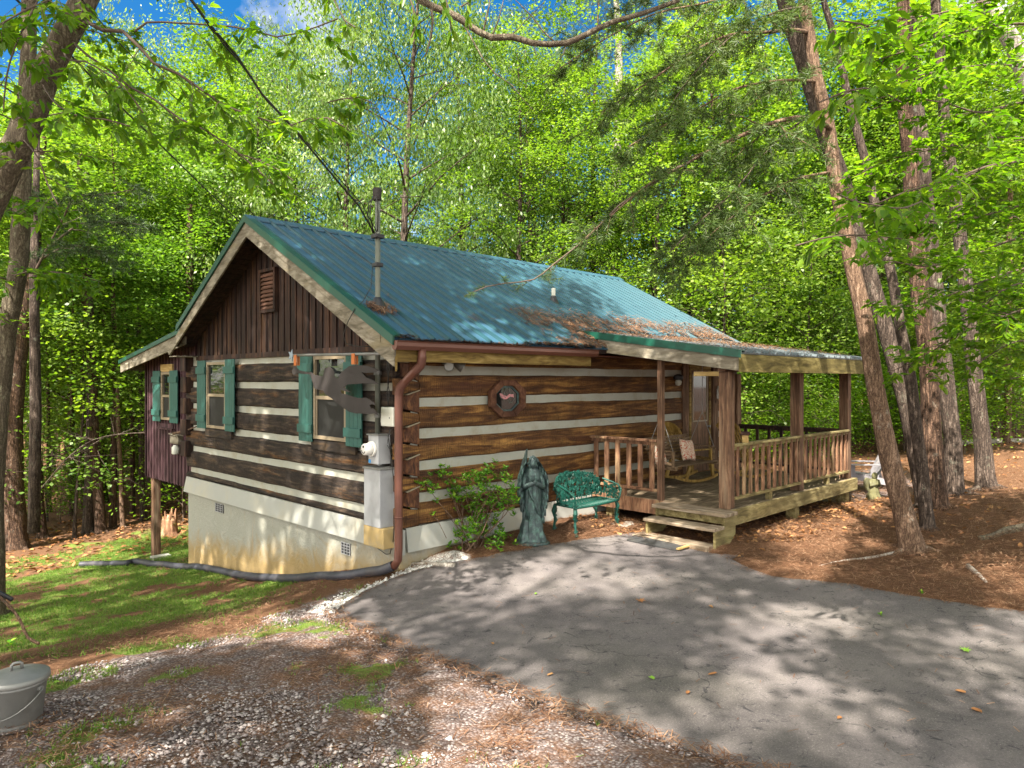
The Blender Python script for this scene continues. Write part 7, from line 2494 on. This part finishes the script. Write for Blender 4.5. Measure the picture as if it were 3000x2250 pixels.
ok = (rn.uniform(0, 1, n0) < dens) & ~((Y_ < EY_) & (X_ < PRX0))
X_, Y_ = X_[ok], Y_[ok]
Zr = roof_pt(X_, Y_)
nr = np.tile(np.array([0, -SL, 1.0]), (len(X_), 1))
nr[(X_ > PRX0) & (Y_ < PTY)] = (0, -SLP, 1)
needle_heap('roof_needles', 'fallen brown pine needles heaped where the porch roof meets the main roof', (np.stack([X_, Y_, Zr], 1), unit(nr)), rn, .15, .0045, .07)
X_ = rn.uniform(5.4, 9.45, 2600)
Y_ = rn.uniform(7.40, 7.56, 2600)
Zr = np.full(len(X_), E + .51) + rn.uniform(0, .04, 2600) + np.where(fbm(np.stack([X_, Y_ * 0], 1), 3, 3, 3) > .5, .02, -.03)
needle_heap('gutter_needles', 'brown pine needles sticking out of the gutter', (np.stack([X_, Y_, Zr], 1), np.tile([0, 0, 1.0], (len(X_), 1))), rn, .14, .004, .03)

# litter strands on the ground
n0 = 620000
Q_ = np.stack([rn.uniform(1, 20, n0), rn.uniform(-2, 17, n0)], 1)
Zc = (Q_[:, 0] + Q_[:, 1]) * S2
Xc = (Q_[:, 0] - Q_[:, 1]) * S2
vis = (Zc > 3.6) & (np.abs(Xc) < Zc * .76) & (rn.uniform(0, 1, n0) < np.clip(7.5 / Zc, 0, 1) ** 1.5)
Q_ = Q_[vis]
dpo = dist_poly(Q_, np.array(drive))
inside = in_poly(Q_, np.array(drive))
fz = fbm(Q_, 1.3, 55, 4)
rightside = (Q_[:, 0] > 5.9)
dn = np.where(inside, np.where(dpo < .12, .5, .004), np.where(rightside, .9, np.clip((fz - .46) * 3, .05, .5)))
grassy = (Q_[:, 1] > 10) & (Q_[:, 0] < 7.5)
dn = np.where(grassy, dn * .3, dn)
dn = np.where(~inside & (dpo < .15), .8, dn)
Q_ = Q_[rn.uniform(0, 1, len(Q_)) < dn]
under = (Q_[:, 0] > WX) & (Q_[:, 1] > WY - .05) & (Q_[:, 1] < FY) & (Q_[:, 0] < FX)
Q_ = Q_[~under]
e_ = .05
z0 = Gn(Q_)
gxn = (Gn(Q_ + [e_, 0]) - z0) / e_
gyn = (Gn(Q_ + [0, e_]) - z0) / e_
nr = unit(np.stack([-gxn, -gyn, np.ones(len(Q_))], 1))
ins = in_poly(Q_, np.array(drive))
base_l = np.where(ins, .014, .035)
needle_heap('needle_litter', 'loose brown pine needles scattered over the soil and gravel', (np.column_stack([Q_, z0 + base_l]), nr), rn, .095, .0023, .03)

# dry leaves under the porch and on the soil
def scatter_leaves(name, label, n, fn, mat_, L_=.09, W_=.05, cat='dead leaves'):
    P_ = fn(n)
    z = Gn(P_)
    v, f = leaves_geo(np.column_stack([P_, z + .03]), L_, W_, rn, droop=0, flat=.65, shape='leaf', curl=.25)
    o = link_mesh(name, np_mesh(name, v, f), mat_)
    tag(o, label, cat, kind='stuff')
def f1(n):
    P_ = np.stack([rn.uniform(9.0, 15.5, n), rn.uniform(4.4, 7.9, n)], 1)
    k_ = fbm(P_, 1.2, 5, 3) > .42
    return P_[k_ & ~in_poly(P_, np.array(drive))]
scatter_leaves('leaf_litter', 'curled dry leaves lying under and before the porch', 2600, f1, M['dry_leaf'])
def f2(n):
    P_ = np.stack([rn.uniform(-3, 26, n), rn.uniform(19, 27, n)], 1)
    return P_
scatter_leaves('leaf_litter', 'reddish dry leaves along the edge of the lawn and wood', 5200, f2, M['dry_leaf'], .16, .10)
def f3(n):
    P_ = np.stack([rn.uniform(11, 26, n), rn.uniform(-1, 10, n)], 1)
    return P_[~in_poly(P_, np.array(drive))]
scatter_leaves('leaf_litter', 'scattered dry leaves on the needle slope to the right', 2200, f3, M['dry_leaf'], .10, .06)

# gravel stones
n0 = 110000
Q_ = np.stack([rn.uniform(-.5, 7, n0), rn.uniform(-.5, 10, n0)], 1)
Zc = (Q_[:, 0] + Q_[:, 1]) * S2
Xc = (Q_[:, 0] - Q_[:, 1]) * S2
k_ = (Zc > 3.7) & (Zc < 9.6) & (np.abs(Xc) < Zc * .75) & ~in_poly(Q_, np.array(drive)) & (Q_[:, 1] - (Q_[:, 0] - 4) * .25 < 7.5 + (fbm(Q_, .9, 21, 4) - .5) * 2.5)
Q_, Zc = Q_[k_], Zc[k_]
dens = np.clip((.62 - fbm(Q_, 1.3, 55, 4)) * 6, .25, 1) * np.clip(6.5 / Zc, .3, 1)
Q_ = Q_[rn.uniform(0, 1, len(Q_)) < dens][:26000]
octv = np.array([(1, 0, 0), (.3, .95, 0), (-.8, .6, 0), (-.8, -.6, 0), (.3, -.95, 0), (.1, 0, .8), (0, 0, -.6)], float)
octf = np.array([(0, 1, 5), (1, 2, 5), (2, 3, 5), (3, 4, 5), (4, 0, 5), (1, 0, 6), (2, 1, 6), (3, 2, 6), (4, 3, 6), (0, 4, 6)])
m_ = len(Q_)
sz = rn.lognormal(math.log(.0095), .42, m_)
sc3 = sz[:, None] * rn.uniform(.6, 1.35, (m_, 3)) * np.array([1.1, 1, .75])
an = rn.uniform(0, 2 * PI, m_)
vv_ = octv[None] * (1 + rn.normal(0, .14, (m_, 7, 1))) * sc3[:, None]
ca, sa = np.cos(an)[:, None], np.sin(an)[:, None]
x2 = vv_[..., 0] * ca - vv_[..., 1] * sa
y2 = vv_[..., 0] * sa + vv_[..., 1] * ca
zz_ = Gn(Q_) + .018
vv_ = np.stack([x2 + Q_[:, :1], y2 + Q_[:, 1:], vv_[..., 2] + zz_[:, None]], -1)
ff_ = (octf[None] + 7 * np.arange(m_)[:, None, None]).reshape(-1, 3)
def stone_mat():
    m, t, bs = nm('mixed_gravel_stone')
    g = N(t, 'ShaderNodeNewGeometry')
    c = ramp(t, g.outputs['Random Per Island'], [(0, (.09, .07, .065)), (.35, (.16, .132, .127)), (.7, (.25, .215, .21)), (1, (.40, .36, .34))])
    n = noise_(t, coords(t), 60, 4, .7)
    L(t, mixc(t, n, c, (.2, .15, .12), 'MIX') if False else c, bs.inputs['Base Color'])
    bs.inputs['Roughness'].default_value = .9
    return m
o = link_mesh('gravel_stones', np_mesh('gravel_stones', vv_.reshape(-1, 3), ff_), stone_mat(), smooth=True)
tag(o, 'loose grey and pinkish gravel stones left of the asphalt', 'gravel', kind='stuff')
# pale gravel along the driveway corner
n1 = 5200
tt_ = rn.uniform(0, 1, n1)
Q_ = a0[None] + tt_[:, None] * ab[None] + rn.normal(0, .17, (n1, 2))
Q_ = Q_[~in_poly(Q_, np.array(drive))]
Q_ = Q_[(Q_[:, 1] < 8.4) & (dist_poly(Q_, np.array(drive)) < .34)]
m_ = len(Q_)
sz = rn.lognormal(math.log(.016), .35, m_)
sc3 = sz[:, None] * rn.uniform(.6, 1.3, (m_, 3))
an = rn.uniform(0, 2 * PI, m_)
vv_ = octv[None] * (1 + rn.normal(0, .14, (m_, 7, 1))) * sc3[:, None]
ca, sa = np.cos(an)[:, None], np.sin(an)[:, None]
x2 = vv_[..., 0] * ca - vv_[..., 1] * sa
y2 = vv_[..., 0] * sa + vv_[..., 1] * ca
zz_ = Gn(Q_) + .02
vv_ = np.stack([x2 + Q_[:, :1], y2 + Q_[:, 1:], vv_[..., 2] + zz_[:, None]], -1)
ff_ = (octf[None] + 7 * np.arange(m_)[:, None, None]).reshape(-1, 3)
o = link_mesh('pale_gravel', np_mesh('pale_gravel', vv_.reshape(-1, 3), ff_), plain('white_limestone_gravel', (.62, .61, .58), .9, 0, .25, 40, .2), smooth=False)
tag(o, 'fresh white gravel packed along the rounded corner of the asphalt', 'gravel', kind='stuff')

# grass tufts
n0 = 150000
Q_ = np.stack([rn.uniform(-6, 8, n0), rn.uniform(3, 22, n0)], 1)
u, v_ = Q_[:, 0], Q_[:, 1]
nz = fbm(Q_, .9, 21, 4) - .5
gmask = sm(v_ + nz * 5.0, 8.9, 11.6) * sm(-(v_ * .75 - u * .35 + nz * 3), -15.6, -14.2)
g2 = sm(fbm(Q_, 1.5, 41, 4), .57, .68) * sm(-v_, -9.5, -8) * sm(v_, 2.5, 4) * sm(-u, -5.6, -4.2) * .9
Zc = (u + v_) * S2
Xc = (u - v_) * S2
keep = (rn.uniform(0, 1, n0) < np.maximum(gmask * sm(fbm(Q_, 3.2, 31, 3) + (fbm(Q_, .7, 88, 4) - .5) * .8, .30, .50), g2)) & (Zc > 3.7) & (np.abs(Xc) < Zc * .76) & ~((u > WX - .05) & (v_ > WY) & (v_ < 15.6)) & ~in_poly(Q_, np.array(drive))
Q_ = Q_[keep]
near = (Q_.sum(1) * S2) < 9
base_ = np.column_stack([Q_, Gn(Q_) + .01])
v1, f1_ = needles_geo(base_, .05, .006, rn, 4, dirs=np.tile([0, 0, 1.0], (len(base_), 1)), spread=.9)
o = link_mesh('lawn_grass', np_mesh('lawn_grass', v1, f1_), M['grass'])
tag(o, 'thin short lawn grass and tufts growing through the gravel', 'grass', kind='stuff')

# single leaves on the asphalt
def one_leaf(px_, py_, lb, mat_, L_, W_, star=False):
    c = on_ground(px_, py_, .022)
    rl = random.Random(int(px_ * 7 + py_))
    a0_ = rl.uniform(0, 6.28)
    n = 14 if star else 8
    poly = []
    for k_ in range(n):
        a = 2 * PI * k_ / n
        r = (1 if k_ % 2 == 0 else .45) if star else 1
        x_, y_ = math.cos(a) * L_ / 2 * r * rl.uniform(.85, 1.1), math.sin(a) * W_ / 2 * r * rl.uniform(.85, 1.1)
        poly.append(Vector((c.x + x_ * math.cos(a0_) - y_ * math.sin(a0_), c.y + x_ * math.sin(a0_) + y_ * math.cos(a0_), G(c.x, c.y) + .022 + abs(y_) * .35 + rl.uniform(0, .006))))
    mb = MB()
    top_ = [Vector((c.x, c.y, G(c.x, c.y) + .02))]
    vs_ = top_ + poly
    fs = [(0, i + 1, (i + 1) % n + 1) for i in range(n)]
    vs2 = [p - Vector((0, 0, .002)) for p in vs_]
    mb.add(vs_ + vs2, fs + [tuple(len(vs_) + j for j in reversed(f)) for f in fs] + [(i + 1, len(vs_) + i + 1, len(vs_) + (i + 1) % n + 1, (i + 1) % n + 1) for i in range(n)])
    o = mb.build('fallen_leaf', mat_, None, loc=tuple(c))
    tag(o, lb, 'leaf')
for a in [(1876, 1766, 'reddish lobed leaf in the middle of the asphalt', M['dry_leaf'], .15, .12, True), (2828, 1912, 'large bright green leaf lying on the asphalt at the right', M['fallen_green'], .17, .11, True),
          (1909, 1994, 'small yellow green leaf on the central asphalt', M['fallen_green'], .06, .05), (2088, 1982, 'curled tan leaf right of the yellow green one', M['dry_leaf'], .09, .035),
          (1613, 1983, 'curled tan leaf near the left asphalt edge', M['dry_leaf'], .07, .03), (2815, 2035, 'pale curled leaf standing on the lower right asphalt', M['dry_leaf'], .08, .05), (2860, 2090, 'flat tan leaf below the pale curled one', M['dry_leaf'], .08, .05),
          (2015, 2037, 'tiny orange leaf in the lower centre of the asphalt', M['dry_leaf'], .06, .035), (1443, 1892, 'tiny tan leaf in the upper left of the asphalt', M['dry_leaf'], .05, .025), (2083, 1783, 'small tan leaf on the sunlit upper asphalt', M['dry_leaf'], .08, .04),
          (1570, 1745, 'small green leaf on the asphalt below the shrub bed', M['fallen_green'], .05, .03), (1700, 2222, 'green leaf in the gravel at the bottom edge', M['fallen_green'], .11, .06), (1798, 2195, 'tan leaf in the gravel beside the bottom asphalt edge', M['dry_leaf'], .10, .05),
          (610, 1950, 'tan leaf lying among the gravel at the left', M['dry_leaf'], .11, .05), (167, 2007, 'yellow leaf on the gravel right of the metal pail', M['fallen_green'], .06, .05), (2460, 2112, 'thin brown leaf on the lower right sunlit asphalt', M['dry_leaf'], .05, .03)]:
    one_leaf(*a)
